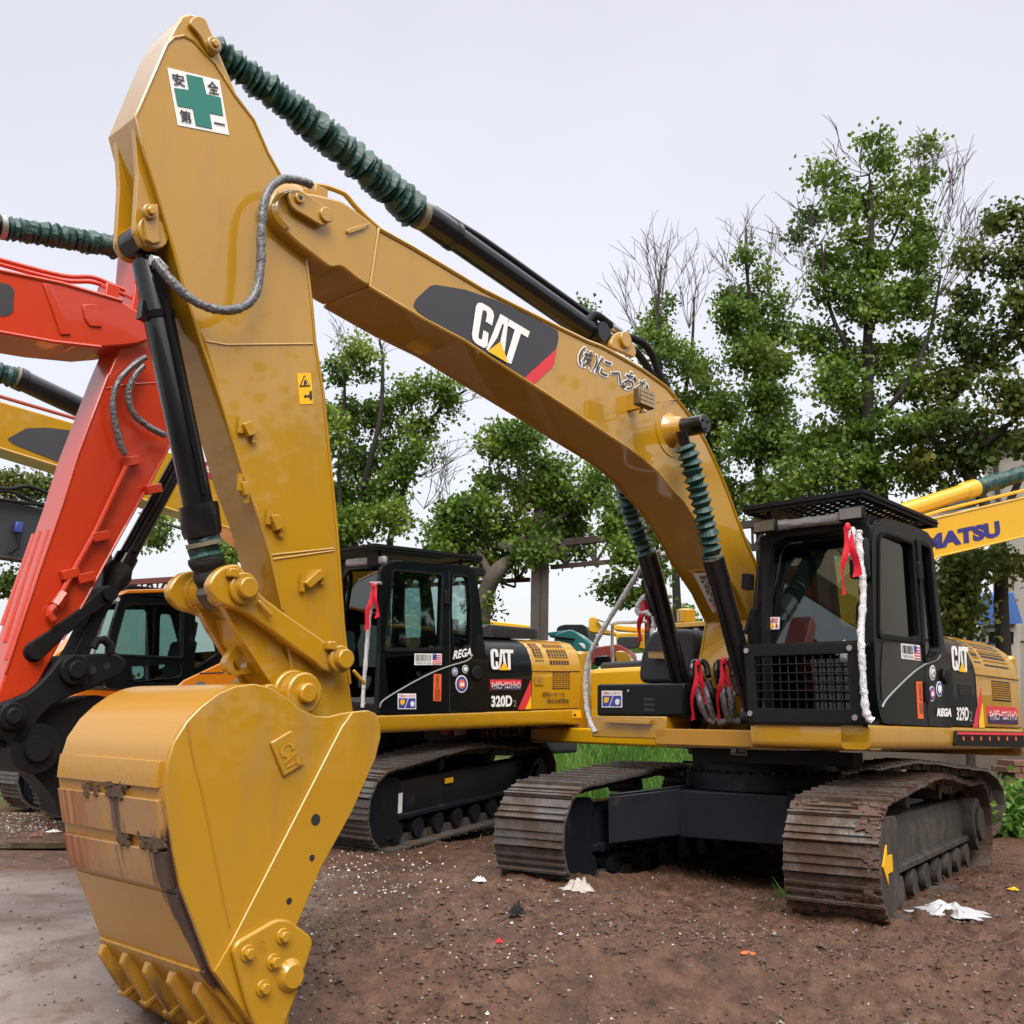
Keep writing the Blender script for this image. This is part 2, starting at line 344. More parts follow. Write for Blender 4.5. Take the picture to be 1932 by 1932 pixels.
def carbody(parent, hw, frame, ring):
    c = MB(); c.prism([V((-.85, -.75, .42)), V((.85, -.75, .42)), V((.85, .75, .42)), V((-.85, .75, .42))], V((0, 0, .42)))
    for sx in (-1, 1):
        for sy in (-1, 1):
            a = [V((sx*.25, sy*.5, .44)), V((sx*.85, sy*.5, .44)), V((sx*1.35, sy*hw, .36)), V((sx*.75, sy*hw, .36))]
            c.prism(a, V((0, 0, .42)))
            c.prism([p+V((0, 0, .42)) for p in a], V((0, 0, .025)))
    c.build("carbody", frame, parent, bevel=.015)
    t = MB(); t.cyl(V((0, 0, .85)), V((0, 0, 1.0)), .74, 48); t.cyl(V((0, 0, 1.0)), V((0, 0, 1.16)), .68, 48); t.cyl(V((0, 0, 1.16)), V((0, 0, 1.25)), .72, 48)
    for i in range(40):
        a = 2*math.pi*i/40; t.cyl(V((math.cos(a)*.71, math.sin(a)*.71, .995)), V((math.cos(a)*.71, math.sin(a)*.71, 1.03)), .018, 6)
    t.build("swing_bearing", ring, parent)
# ================================================================ upper works shared by the two black-cab diggers
YS = 1.677   # side plane
def hood_sec(y, zt=2.36):
    return [(y, 1.47), (y, 1.98), (y-.03, 2.12), (y-.10, 2.24), (y-.22, 2.33), (y-.40, zt), (y-.9, zt+.02)]
def surfpt(sec, x, s, off=0):
    d = [0]
    for i in range(len(sec)-1): d.append(d[-1]+math.hypot(sec[i+1][0]-sec[i][0], sec[i+1][1]-sec[i][1]))
    q = max(0, min(d[-1]-1e-6, s))
    for i in range(len(sec)-1):
        if d[i+1] > q:
            t = (q-d[i])/(d[i+1]-d[i]); a, b = sec[i], sec[i+1]; nx, nz = (b[1]-a[1]), -(b[0]-a[0]); L = math.hypot(nx, nz)
            return V((x, a[0]+(b[0]-a[0])*t+nx/L*off, a[1]+(b[1]-a[1])*t+nz/L*off))
def upper(root, spec):
    ys = spec.get("ys", YS); sec = hood_sec(ys-.006)
    xh0, xh1, xt = spec["xh0"], spec["xh1"], spec["xt"]     # cab rear, hood/yellow line, tail
    yi = ys-1.04
    # deck skirt tube
    sk = MB(); zc = spec.get("sk", (1.26, 1.462))
    prof = [(0, zc[0]), (.0, zc[0])]
    p = rnd([V((0, ys+.0, zc[0])), V((0, ys+.0, zc[1])), V((0, ys-.25, zc[1])), V((0, ys-.25, zc[0]))], [.07, .03, .01, .05])
    sk.prism([q+V((xt, 0, 0)) for q in p], V((1.30-xt, 0, 0)))
    p = rnd([V((1.30, 0, zc[0])), V((1.30, 0, zc[1])), V((1.05, 0, zc[1])), V((1.05, 0, zc[0]))], [.06, .03, .01, .01])
    sk.prism([q+V((0, .62, 0)) for q in p], V((0, ys-.62-.02, 0)))
    sk.build("deck_skirt", YEL, root, bevel=.012)
    d = MB(); d.box(xt, 1.04, -.55, ys-.26, 1.25, 1.40); d.build("main_frame", YELD, root, bevel=.01)
    # side bodywork
    def shell(x0, x1, name, m, y_in=.55):
        mb = MB(); poly = [V((x0, a, b)) for a, b in sec]+[V((x0, y_in, sec[-1][1])), V((x0, y_in, 1.47))]
        mb.prism(poly, V((x1-x0, 0, 0))); return mb.build(name, m, root, bevel=.012)
    blk = shell(xh1, xh0+.12, "side_door", spec["side"]); yel = shell(xt, xh1-.006, "engine_cover", YEL)
    # rest of the machine on the far side: hood top, tank, counterweight
    hb = MB(); hb.prism(rnd([V((xt, 0.54, 1.41)), V((xt, .54, 2.38)), V((xt, -1.2, 2.38)), V((xt, -1.38, 2.2)), V((xt, -1.38, 1.41))], .06), V((xh0-.35-xt, 0, 0))); hb.build("engine_bay", YEL, root, bevel=.01)
    cw = MB(); pl = rnd([V((xt-.01, ys-.02, 1.18)), V((xt-.35, ys-.12, 1.18)), V((xt-.62, .8, 1.18)), V((xt-.66, 0, 1.18)), V((xt-.62, -.8, 1.18)), V((xt-.35, -ys+.2, 1.18)), V((xt-.01, -ys+.1, 1.18))], .12)
    cw.prism(pl, V((0, 0, 1.05))); cw.build("counterweight", YEL, root, bevel=.04, seg=3)
    # vents
    def vent(x0, x1, s0, s1, bars, parent, vert=False):
        nn = 5; g = [[surfpt(sec, x0+(x1-x0)*i/1, s0+(s1-s0)*j/nn, .003) for j in range(nn+1)] for i in range(2)]
        v = MB().sheet(g).build("vent", INK, parent, smooth=0)
        mb = MB()
        for k in range(1, bars):
            s = s0+(s1-s0)*k/bars; a = surfpt(sec, x0, s, .005); b = surfpt(sec, x1, s, .005); mb.bar(a, b, .006, .012)
        if vert:
            nb = max(2, int(abs(x1-x0)/.05))
            for k in range(1, nb):
                x = x0+(x1-x0)*k/nb
                for j in range(nn): mb.bar(surfpt(sec, x, s0+(s1-s0)*j/nn, .005), surfpt(sec, x, s0+(s1-s0)*(j+1)/nn, .005), .01, .008)
        mb.build("vent_grille", YELD, v, smooth=0)
    for a in spec["vents"]: vent(*a, spec.get("bars", 9), yel, spec.get("vert", False))
    for x in (xh1-.003,):
        MB().tube([surfpt(sec, x, s, .001) for s in np.linspace(0, 1.3, 14)], .006, 6).build("panel_gap", INK, yel)
    # seam half way up
    MB().tube([V((xt+.02, ys+.001, 1.97)), V((xh1, ys+.001, 1.97))], .007, 6).build("cover_seam", YELD, yel)
    return sec, blk, yel
def cab(root, fr, z, spec):
    """z maps crop coordinates to photo pixels; every outline is traced on the cab's own side / front plane"""
    ys = spec.get("ys", YS); SP = Surf(fr, (0, ys, 0), (0, 1, 0))
    out = rnd(SP(*z(*spec["outer"])), .10); holes = [rnd(SP(*z(*h)), .05) for h in spec["holes"]]
    c = MB().plate(out, holes, V((0, -.07, 0))).build("cab", BLG, root, bevel=.012)
    # inner far side: same outline on the far side of the cab
    W = spec.get("W", 1.0)
    far = MB().plate([p-V((0, W, 0)) for p in out], [[p-V((0, W, 0)) for p in h] for h in holes], V((0, .05, 0))).build("cab_inner_side", BLM, c)
    for h in holes: MB().prism([p-V((0, W-.03, 0)) for p in h], V((0, .008, 0))).build("far_window", spec.get("far", GLD), c, smooth=0)
    xs = [p.x for p in out]; zs = [p.z for p in out]; zt = max(zs); zb = min(zs); xf = max(xs); xr = min(xs)
    # roof, rear wall
    rf = rnd([V((xf-.16, 0, zt-.11)), V((xf-.22, 0, zt-.005)), V((xr+.10, 0, zt+.0)), V((xr+.02, 0, zt-.10))], .05)
    MB().prism([p+V((0, ys-.07, 0)) for p in rf], V((0, -(W-.07), 0))).build("cab_roof", BLM, c, bevel=.01)
    MB().box(xr+.02, xr+.06, ys-W+.02, ys-.075, zb, 2.3).build("cab_back", BLM, c)
    MB().box(xr+.05, xf-.05, ys-W+.02, ys-.08, zb-.0, zb+.04).build("cab_floor", BLM, c)
    for h, nm, g in zip(holes, spec["holenames"], spec["glass"]):
        o = MB().prism([p+V((0, -.045, 0)) for p in h], V((0, .008, 0))).build(nm, g, c, smooth=0)
        cen = sum(h, V((0, 0, 0)))/len(h)
        MB().plate([p+(p-cen)*.0+V((0, .004, 0)) for p in [cen+(q-cen)*1.06 for q in h]], [[cen+(q-cen)*.985 for q in h]], V((0, .012, 0))).build("window_seal", BLM, o, bevel=.004)
    return c, SP, out, (xf, xr, zt, zb)
def roofguard(root, fr, z, spec, parent):
    P = [fr.pl(*p, V((0, 0, spec["z"])), V((0, 0, 1))) for p in z(*spec["pts"])]   # FL, FR, RR on one level
    a, b, c_ = P; d = a+(c_-b)
    fx = [a, b, c_, d]
    g = MB()
    for i in range(4): g.bar(fx[i], fx[(i+1) % 4], .02, .07)
    u = (b-a); w = (d-a); nu = max(4, int(u.length/.09)); nw = max(4, int(w.length/.09))
    for i in range(nu+1): g.bar(a+u*i/nu, d+u*i/nu, .05, .008)
    for j in range(nw+1): g.bar(a+w*j/nw-V((0, 0, .002)), b+w*j/nw-V((0, 0, .002)), .05, .008)
    for q in (fx[0].lerp(fx[2], .12), fx[1].lerp(fx[3], .12), fx[2].lerp(fx[0], .12), fx[3].lerp(fx[1], .12)): g.bar(q, q-V((0, 0, .14)), .03, .03)
    return g.build("roof_guard", BLM, parent)
def seat(parent, x, y, z):
    s = MB(); s.box(x-.25, x+.28, y-.26, y+.26, z, z+.16); s.prism(rnd([V((x-.28, y-.25, z+.12)), V((x-.10, y-.25, z+.12)), V((x-.22, y-.25, z+.72)), V((x-.36, y-.25, z+.72))], .05), V((0, .5, 0)))
    o = s.build("seat", SEAT, parent, bevel=.05, seg=3)
    MB().prism(rnd([V((x-.38, y-.15, z+.76)), V((x-.24, y-.15, z+.76)), V((x-.28, y-.15, z+.98)), V((x-.40, y-.15, z+.98))], .04), V((0, .3, 0))).build("headrest", SEAT, o, bevel=.04, seg=3)
    return o
def hand_sticker(S_, c, w, h, parent, skew=0):
    x, y = c; q = lambda a, b: (x+a*w, y+b*h+a*skew)
    o = S_.decal("warning_sticker", [q(0, 0), q(1, 0), q(1, 1), q(0, 1)], WHITE, parent)
    S_.text("白黒はハッキリ!!", [q(.08, .05), q(.92, .05), q(.92, .24), q(.08, .24)], DRED, o, .007, .01)
    S_.decal("sticker_picture", [q(.05, .30), q(.55, .30), q(.35, .93), q(.05, .93)], DBLUE, o, .007)
    S_.decal("sticker_picture", [q(.60, .30), q(.95, .30), q(.95, .93), q(.40, .93)], DBLUE, o, .007)
    S_.decal("sticker_hand", [q(.12, .5), q(.2, .36), q(.3, .42), q(.38, .38), q(.36, .6), q(.26, .74), q(.14, .7)], DYEL, o, .010)
    S_.decal("sticker_hand", [q(.66, .66), q(.72, .5), q(.84, .48), q(.9, .62), q(.86, .82), q(.72, .84)], WHITE, o, .010)
    return o
def flag_sticker(S_, Q, parent):
    P = S_(*Q); q = lambda x, y: quadmap(P, x, y); n = S_.n
    o = S_.decal("flag_sticker", Q, WHITE, parent, .010)
    n_ = n; P = [p+n_*.006 for p in P]
    bars = MB(); x = .03
    while x < .60:
        w = random.choice((.008, .014, .02)); bars.add([q(x, .35)+n*.007, q(x+w, .35)+n*.007, q(x+w, .92)+n*.007, q(x, .92)+n*.007], [(0, 1, 2, 3)]); x += w+random.choice((.01, .015, .022))
    bars.build("bar_code", INK, o, smooth=0)
    s = MB()
    for k in range(5): s.add([q(.65, .06+k*.18)+n*.006, q(.98, .06+k*.18)+n*.006, q(.98, .15+k*.18)+n*.006, q(.65, .15+k*.18)+n*.006], [(0, 1, 2, 3)])
    s.build("flag_stripes", DRED, o, smooth=0)
    MB().add([q(.65, .52)+n*.008, q(.80, .52)+n*.008, q(.80, .96)+n*.008, q(.65, .96)+n*.008], [(0, 1, 2, 3)]).build("flag_canton", DBLUE, o, smooth=0)
    text3(MB(), "MADE IN USA", [q(.05, .28), q(.60, .28), q(.60, .08), q(.05, .08)], n*.007).build("lettering", INK, o, smooth=0)
def emblem(S_, c, r, ry, parent, colm, ringm=None):
    o = S_.disc("round_emblem", c, r, WHITE, parent, .004, ry=ry)
    S_.disc("emblem_ring", c, r*.86, colm, o, .007, ry=ry*.86)
    S_.disc("emblem_field", c, r*.55, WHITE if ringm is None else ringm, o, .010, ry=ry*.55)
    S_.decal("emblem_figure", [(c[0]-r*.35, c[1]+ry*.25), (c[0]-r*.1, c[1]-ry*.3), (c[0]+r*.1, c[1]), (c[0]+r*.3, c[1]-ry*.2), (c[0]+r*.35, c[1]+ry*.25)], colm if ringm is None else WHITE, o, .013)
def bow(name, label, P, w, droop, M=None):
    """knotted ribbon: a knot and two hanging tails, world points"""
    mb = MB(); mb.tube([P+V((0, 0, .03)), P, P-V((0, 0, .03))], [w*.3, w*.6, w*.35], 8)
    for s, ln in ((-1, droop), (1, droop*.72)):
        g = []
        for i in range(9):
            t = i/8; c = P+V((s*(.012+.10*t*droop)+.012*math.sin(9*t+s), -.012*math.sin(6*t), -ln*t)); a = 1.1*math.sin(4*t+s*1.7); ww = w*(.35+.5*t)
            g.append([c+V((math.cos(a)*ww, math.sin(a)*ww, 0)), c+V((0, 0, -.012*t)), c-V((math.cos(a)*ww, math.sin(a)*ww, .02*t))])
        mb.sheet(g)
    e = thing(name, label, "ribbon", Matrix.Translation(P), "red ribbons tied to the machines")
    mb.v = [tuple(V(q)-P) for q in mb.v]; mb.build("ribbon_tails", RIB, e, smooth=60)
    return e
# ================================================================ 1. the big digger in front
F1 = Frame(heading((2.5, 10.3, 0), 43))
big = thing("excavator", "large yellow excavator in front, arched boom, black cab and bucket in the left foreground", "excavator", F1.M, "tracked excavators in the yard")
for y0, y1, o_ in ((.93, 1.62, 1), (-1.62, -.93, -1)):
    t = make_track(big, y0, y1, -2.72, 2.27, CHAIN if o_ > 0 else CHAIN2, MUDFR if o_ > 0 else NAVY, o_, mudlump=o_ > 0)
    t.rotation_euler.z = math.radians(10); t["label"] = "mud-caked track" if o_ > 0 else "worn track with less mud"
    if o_ > 0:
        a = MB().prism([V((2.06, 1.582, .46)), V((1.93, 1.582, .60)), V((1.93, 1.582, .52)), V((1.78, 1.582, .52)), V((1.78, 1.582, .40)), V((1.93, 1.582, .40)), V((1.93, 1.582, .32))], V((0, .01, 0)))
        a.build("arrow_sticker", DORG if False else DYEL, t, smooth=0)
n0 = set(big.children)
carbody(big, 1.0, NAVY, NAVY)
for o in set(big.children)-n0: o.rotation_euler.z = math.radians(10)
z4 = lambda *p: cr(2200, 1400, 872, *p)
sp1 = dict(side=BLG, xh0=-.36, xh1=-1.14, xt=-2.46,
  vents=[(-1.22, -1.40, .62, 1.10), (-1.50, -2.22, .60, 1.12), (-1.60, -2.15, .26, .46)], bars=9, sk=(1.262, 1.463))
sec1, blk1, yel1 = upper(big, sp1)
cabs = dict(outer=[(985, 1708), (950, 1500), (930, 1000), (922, 600), (925, 430), (980, 335), (1200, 395), (1310, 445), (1335, 600), (1347, 700), (1380, 1000), (1405, 1200), (1445, 1290), (1466, 1500), (1472, 1733)],
  holes=[[(968, 480), (1000, 445), (1080, 470), (1185, 515), (1232, 1150), (968, 1115)], [(1215, 500), (1300, 540), (1335, 900), (1366, 1215), (1345, 1262), (1272, 1288), (1245, 900)]],
  holenames=["door_window", "rear_side_window"], glass=[GLS, GLS], W=1.02)
cab1, SC, out1, (xf1, xr1, zt1, zb1) = cab(big, F1, z4, cabs)
# front: a plane through the near front corner and the near roof corner
A_ = F1.px(*z4((985, 1710)), 1, YS); B_ = F1.px(*z4((922, 560)), 1, YS)
upv = (B_-A_).normalized(); nF = V((0, 1, 0)).cross(upv).normalized()
if nF.x < 0: nF = -nF
SW = Surf(F1, A_, nF)
frm = rnd(SW(*z4((968, 1710), (955, 1200), (915, 520), (905, 400), (870, 355), (230, 425), (190, 470), (150, 900), (115, 1200), (118, 1700))), .03)
ws = rnd(SW(*z4((838, 1185), (825, 520), (800, 440), (740, 415), (330, 470), (265, 510), (245, 560), (218, 900), (190, 1195))), .05)
lo = SW(*z4((850, 1660), (846, 1215), (180, 1225), (165, 1660)))
fp = MB().plate([p-nF*.004 for p in frm], [[p-nF*.004 for p in ws], [p-nF*.004 for p in lo]], -nF*.06).build("cab_front_frame", BLM, cab1, bevel=.01)
zw0 = min(p.z for p in ws)
MB().prism([p-nF*(.03+.20*(p.z-zw0)) for p in ws], nF*.008).build("windscreen", GLS, cab1, smooth=0)
MB().prism([p-nF*.045 for p in lo], nF*.008).build("lower_windscreen", GLD, cab1, smooth=0)
SWg = Surf(F1, ws[0]-nF*.035, nF)
stk = SWg.decal("price_sticker", z4((195, 1000), (310, 1000), (306, 1080), (192, 1084)), WHITE, cab1, .004)
SWg.text("B180", z4((205, 1008), (300, 1005), (298, 1038), (203, 1040)), DRED, stk, .008, .02)
SWg.decal("sticker_heart", z4((200, 1050), (212, 1042), (222, 1048), (232, 1040), (236, 1056), (224, 1074), (212, 1078), (200, 1070)), DRED, stk, .008)
SWg.decal("sticker_cloud", z4((232, 1060), (245, 1044), (262, 1044), (275, 1058), (268, 1070), (240, 1072)), DYEL, stk, .009)
SWg.decal("sticker_thumb", z4((283, 1055), (290, 1040), (296, 1050), (300, 1066), (284, 1072)), DRED, stk, .008)
# mesh guard over the lower front
gx = 1.33; SG = Surf(F1, (gx, 0, 0), (1, 0, 0))
go = SG(*z4((75, 1195), (830, 1165), (872, 1710), (108, 1698))); gi = SG(*z4((138, 1262), (755, 1240), (775, 1612), (152, 1605)))
g = MB().plate(go, [gi], V((-.03, 0, 0)))
for k in range(1, 11): g.bar(gi[0].lerp(gi[1], k/11)-V((.02, 0, 0)), gi[3].lerp(gi[2], k/11)-V((.02, 0, 0)), .016, .012)
for k in range(1, 6): g.bar(gi[0].lerp(gi[3], k/6)-V((.012, 0, 0)), gi[1].lerp(gi[2], k/6)-V((.012, 0, 0)), .016, .012)
for i in range(4):
    a, b = go[i], go[(i+1) % 4]; g.bar(a-V((.03, 0, 0)), b-V((.03, 0, 0)), .05, .03)
gr = g.build("front_grille", BLM, big, bevel=.005)
for p in z4((92, 1224), (777, 1205), (117, 1640), (814, 1668)):
    q = F1.px(*p, 0, gx); MB().cyl(q, q+V((.02, 0, 0)), .024, 12).build("bolt", STEEL, gr)
# brackets from guard to cab
mb = MB()
for q in (go[0], go[1], go[2], go[3]): mb.bar(q-V((.02, 0, 0)), V((xf1-.06, q.y, q.z)), .03, .05)
mb.build("guard_bracket", BLM, gr)
# mirrors / wipers / trims
arc = smoothpath([p+V((0, .006, 0)) for p in SC(*z4((985, 1600), (1015, 1545), (1100, 1455), (1200, 1362), (1275, 1312), (1345, 1283), (1368, 1255)))], 6)
MB().tube(arc, .009, 8).build("trim_strip", SILV, cab1)
SCo = lambda *p: [q for q in SC(*z4(*p))]
MB().prism(rnd([q+V((0, .003, 0)) for q in SCo((1205, 630), (1235, 630), (1245, 750), (1215, 755))], .02), V((0, .03, 0))).build("door_handle", BLM, cab1, bevel=.006)
MB().prism(rnd([q+V((0, .003, 0)) for q in SCo((1258, 1430), (1283, 1430), (1295, 1565), (1268, 1565))], .01), V((0, .02, 0))).build("door_hinge", BLM, cab1)
MB().cyl(SC(z4((1398, 1395)))[0], SC(z4((1398, 1395)))[0]+V((0, .035, 0)), .07, 24).build("filler_cap", BLM, cab1, bevel=.012)
MB().tube([q+V((0, .002, 0)) for q in SCo((1275, 1300), (1275, 1400), (1300, 1725))], .005, 6).build("door_gap", INK, cab1)
MB().prism(rnd([q+V((0, .002, 0)) for q in SCo((990, 1165), (1225, 1190), (1235, 1310), (1120, 1420), (1010, 1530), (985, 1560), (975, 1400))], .03), V((0, .004, 0))).build("lower_door_glass", GLD, cab1, smooth=0)
MB().prism([q+V((0, .004, 0)) for q in SCo((1215, 500), (1232, 505), (1262, 1190), (1245, 1190))], V((0, .02, 0))).build("window_slide_frame", BLM, cab1, bevel=.004)
# stickers on the side
flag_sticker(SC, z4((1108, 1175), (1232, 1188), (1238, 1290), (1112, 1275)), cab1)
for c, m_, rm in (((1323, 1370), SILV, None), ((1318, 1510), DBLUE, DORG), ((1367, 1478), DBLUE, WHITE)):
    x, y = z4(c); emblem(SC, (x, y), 5.6, 14.5, cab1, m_, rm)
ol = SC.decal("orange_label", z4((1213, 1428), (1252, 1428), (1262, 1675), (1226, 1675)), DORG, cab1)
for i, ch in enumerate("作業責任者"): SC.text(ch, z4((1222+i*2, 1440+i*24), (1244+i*2, 1440+i*24), (1245+i*2, 1460+i*24), (1223+i*2, 1460+i*24)), INK, ol)
SC.decal("label_boxes", z4((1230, 1570), (1255, 1570), (1258, 1640), (1234, 1640)), mat("label_dark_orange", (.35, .06, .02), .5), ol, .007)
SC.text("REGA", z4((1352, 1605), (1448, 1605), (1444, 1662), (1346, 1660)), WHITE, cab1, bold=.06)
SB = Surf(F1, (0, YS-.006, 0), (0, 1, 0))
SB.text("329D", z4((1477, 1598), (1558, 1598), (1558, 1690), (1477, 1688)), WHITE, blk1, bold=.03)
SB.text("2", z4((1562, 1625), (1582, 1625), (1582, 1692), (1562, 1692)), SILV, blk1)
SB.logo(z4((1440, 1190), (1555, 1200), (1562, 1365), (1452, 1352)), blk1)
SB.decal("vent", z4((1492, 1445), (1582, 1452), (1588, 1525), (1500, 1520)), INK, blk1, .004)
for k in range(4): SB.decal("vent_slat", z4((1495, 1452+k*19), (1582, 1458+k*19), (1583, 1464+k*19), (1496, 1458+k*19)), BLM, blk1, .008)
SB.decal("red_stripe", z4((1643, 1470), (1652, 1560), (1622, 1735), (1592, 1735)), DRED, yel1)
SB.decal("yellow_stripe", z4((1655, 1575), (1668, 1735), (1632, 1735)), DYEL, yel1)
bn = SB.decal("banner", z4((1682, 1590), (1880, 1602), (1890, 1715), (1690, 1708)), DRED, yel1)
SB.decal("banner_half", z4((1686, 1655), (1885, 1663), (1890, 1712), (1690, 1705)), mat("decal_indigo", (.03, .015, .06), .5), bn, .007)
SB.text("キャタピラーウエストジャパン", z4((1695, 1612), (1875, 1622), (1880, 1690), (1700, 1688)), WHITE, bn, .011, .02)
# black rubber step pad with studs on the skirt
SS = Surf(F1, (0, YS, 0), (0, 1, 0)); SS = SS
pd = rnd(SS(*z4((1462, 1755), (2060, 1768), (2050, 1870), (1455, 1852))), .02)
po = MB().prism([p+V((0, .002, 0)) for p in pd], V((0, .03, 0))).build("side_guard_pad", BLM, big, bevel=.01)
SP_ = Surf(F1, (0, YS+.032, 0), (0, 1, 0)); SP_.decal("red_strip", z4((1488, 1762), (2055, 1772), (2053, 1788), (1488, 1780)), DRED, po, .004)
for k in range(11): SP_.decal("reflector", z4((1524+k*58, 1795), (1532+k*58, 1795), (1534+k*58, 1820), (1526+k*58, 1820)), DORG, po, .004)
# roof guard, lamps, blind
roofguard(big, F1, z4, dict(z=3.34, pts=[(75, 290), (855, 172), (1350, 380)]), big)
for c in ((210, 398), (785, 312)):
    q = F1.px(*z4(c), 0, 1.20); lb = MB(); lb.box(1.16, 1.22, q.y-.11, q.y+.11, q.z-.06, q.z+.06)
    l_ = lb.build("work_lamp", BLM, cab1, bevel=.015); MB().box(1.221, 1.226, q.y-.095, q.y+.095, q.z-.045, q.z+.045).build("lamp_lens", mat("grey_lamp_lens", (.10, .085, .065), .2, coat=1, var=.4, vs=70), l_)
p, q = F1.px(*z4((270, 395)), 0, 1.12), F1.px(*z4((720, 342)), 0, 1.12); MB().tube([p.lerp(q, t/10) for t in range(11)], [.045*random.uniform(.85, 1.1) for _ in range(11)], 12, True, .1).build("rolled_sheet", mat("grey_sheet", (.25, .25, .26), .6, bump=.4), cab1)
# windscreen wiper, handrail, mirror bracket on the far front post
MB().tube([SW.P*0+x+nF*.03 for x in SW(*z4((195, 870), (150, 990), (110, 1110), (125, 1180)))], .010, 6).build("wiper", BLM, cab1)
mb = MB()
a, b = SW(*z4((150, 950), (98, 1115))); mb.bar(a+nF*.05, b+nF*.05, .02, .04)
a, b = SW(*z4((155, 715), (150, 820))); mb.bar(a+nF*.06+V((0, -.05, 0)), b+nF*.06+V((0, -.05, 0)), .10, .07)
a, b = SW(*z4((205, 470), (130, 1180))); mb.tube([a+nF*.05, b+nF*.05], .012, 8)
mb.build("post_bracket", BLM, cab1, bevel=.006)
# near mirror with wrapped arm
MBm = MB(); c = SW(z4((872, 620)))[0]+nF*.10
MBm.obox(c, V((.03, 0, 0)), V((0, .085, 0)), V((0, 0, .17))); mir = MBm.build("mirror", BLM, cab1, bevel=.03, seg=3)
pole = smoothpath([F1.px(*z4(p), 0, x_) for p, x_ in (((835, 425), 1.22), ((838, 560), 1.24), ((860, 750), 1.26), ((862, 900), 1.28), ((848, 1080), 1.33), ((850, 1200), 1.38), ((858, 1340), 1.38), ((868, 1500), 1.38), ((888, 1650), 1.38), ((925, 1690), 1.36))], 8)
MB().tube(pole, [.030*random.uniform(.8, 1.15) for _ in pole], 10, True, .12).build("wrapped_handrail", WRAPW, cab1)
mb = MB(); c = SW(z4((835, 540)))[0]+nF*.11; mb.tube([c+V((0, 0, .16)), c+V((0, 0, .06)), c-V((0, 0, .08)), c-V((0, -.02, .12))], [.025, .05, .06, .02], 10, True, .2); mb.build("wrapped_bracket", WRAPW, cab1)
bow("ribbon", "long red ribbon tied over the mirror at the near corner of the front cab", F1.M@(SW(z4((862, 432)))[0]+nF*.29), .048, .55)
# cab interior
seat(cab1, .25, YS-.52, 1.62)
mb = MB(); mb.box(.75, .95, YS-.95, YS-.80, 1.5, 2.35); mb.box(.45, .8, YS-.98, YS-.84, 1.5, 2.05); mb.box(.4, .8, YS-.2, YS-.1, 1.5, 2.0)
mb.tube([V((.75, YS-.6, 1.5)), V((.72, YS-.6, 2.15))], .02); mb.tube([V((.75, YS-.45, 1.5)), V((.72, YS-.45, 2.15))], .02); mb.build("console", BLM, cab1, bevel=.02)
def blob(name, label, cat, P, r, m, seed, sq=1.3):
    mb = MB(); path = []; R = []
    for i in range(13):
        t = i/12; path.append(V((.02*math.sin(5*t+seed), .02*math.cos(4*t+seed), r*sq*2*(t-.0)))); R.append(r*(.15+.95*math.sin(math.pi*min(1, t*.93+.12)))*(1 if t < .8 else .6))
    mb.tube(path, R, 14, True, .14); e = thing(name, label, cat, Matrix.Translation(P)); mb.build("bag_body", m, e, smooth=60); return e
blob("plastic_bag", "red plastic bag standing behind the windscreen of the front excavator", "bag", F1.M@V((.92, YS-.50, 1.93)), .10, RIB, 1, 1.7)
blob("plastic_bag", "clear white plastic bag standing beside the red bag behind the front windscreen", "bag", F1.M@V((.93, YS-.30, 1.92)), .11, mat("clear_bag_plastic", (.5, .55, .55), .3, var=.3, vs=30, bump=1), 2, 1.6)
# ---------------- right-hand front of the machine (photo left of the boom): tool box, tank, rail
z5 = lambda *p: cr(1400, 1600, 800, *p)
xb = 1.02; SBX = Surf(F1, (xb, 0, 0), (1, 0, 0))
bx = rnd(SBX(*z5((938, 1095), (1435, 1085), (1435, 1330), (940, 1310))), .02); ymin = min(p.y for p in bx); ymax = max(p.y for p in bx); zb_ = min(p.z for p in bx); zt_ = max(p.z for p in bx)
tb = MB().box(xb-.75, xb, ymin, ymax+.22, zb_, zt_).build("tool_box", BLG, big, bevel=.03, seg=3)
hand_sticker(SBX, z5((980, 1140)), 62*.62, 48*.66, tb)
for k in range(3):
    SBX.decal("vent_slot", z5((1285, 1190+k*38), (1362, 1195+k*38), (1362, 1214+k*38), (1285, 1210+k*38)), INK, tb, .003)
MB().cyl(SBX(z5((1175, 1140)))[0], SBX(z5((1175, 1140)))[0]+V((.012, 0, 0)), .012, 10).build("lock", STEEL, tb)
sg = SBX(*z5((915, 1322), (1570, 1345), (1560, 1495), (925, 1455)))
fb = MB(); fb.box(xb-.6, xb+.02, min(p.y for p in sg), -.42, sg[2].z, sg[0].z); fo = fb.build("frame_step", YEL, big, bevel=.012)
st = SBX(*z5((1030, 1345), (1360, 1352), (1360, 1385), (1030, 1372))); MB().prism([p+V((.02, 0, 0)) for p in st], V((.06, 0, 0))).build("step_tread", YEL, fo, bevel=.004)
# domed slate step box behind the tool box
SD = Surf(F1, (.55, 0, 0), (1, 0, 0))
dm = rnd(SD(*z5((1238, 1085), (1255, 900), (1290, 790), (1340, 715), (1400, 690), (1640, 690), (1640, 1085))), .10)
dd = MB().prism(dm, V((-.9, 0, 0))).build("step_box", TANK, big, bevel=.04, seg=3)
st = SD(*z5((1358, 875), (1470, 875), (1475, 912), (1358, 908))); m_ = MB().prism([p+V((.001, 0, 0)) for p in st], V((.10, 0, 0)))
for k in range(9): q = st[0].lerp(st[1], k/8)+V((.05, 0, .008)); m_.box(q.x-.05, q.x+.05, q.y-.006, q.y+.006, q.z-.01, q.z+.012)
m_.build("step_tread", YEL, dd)
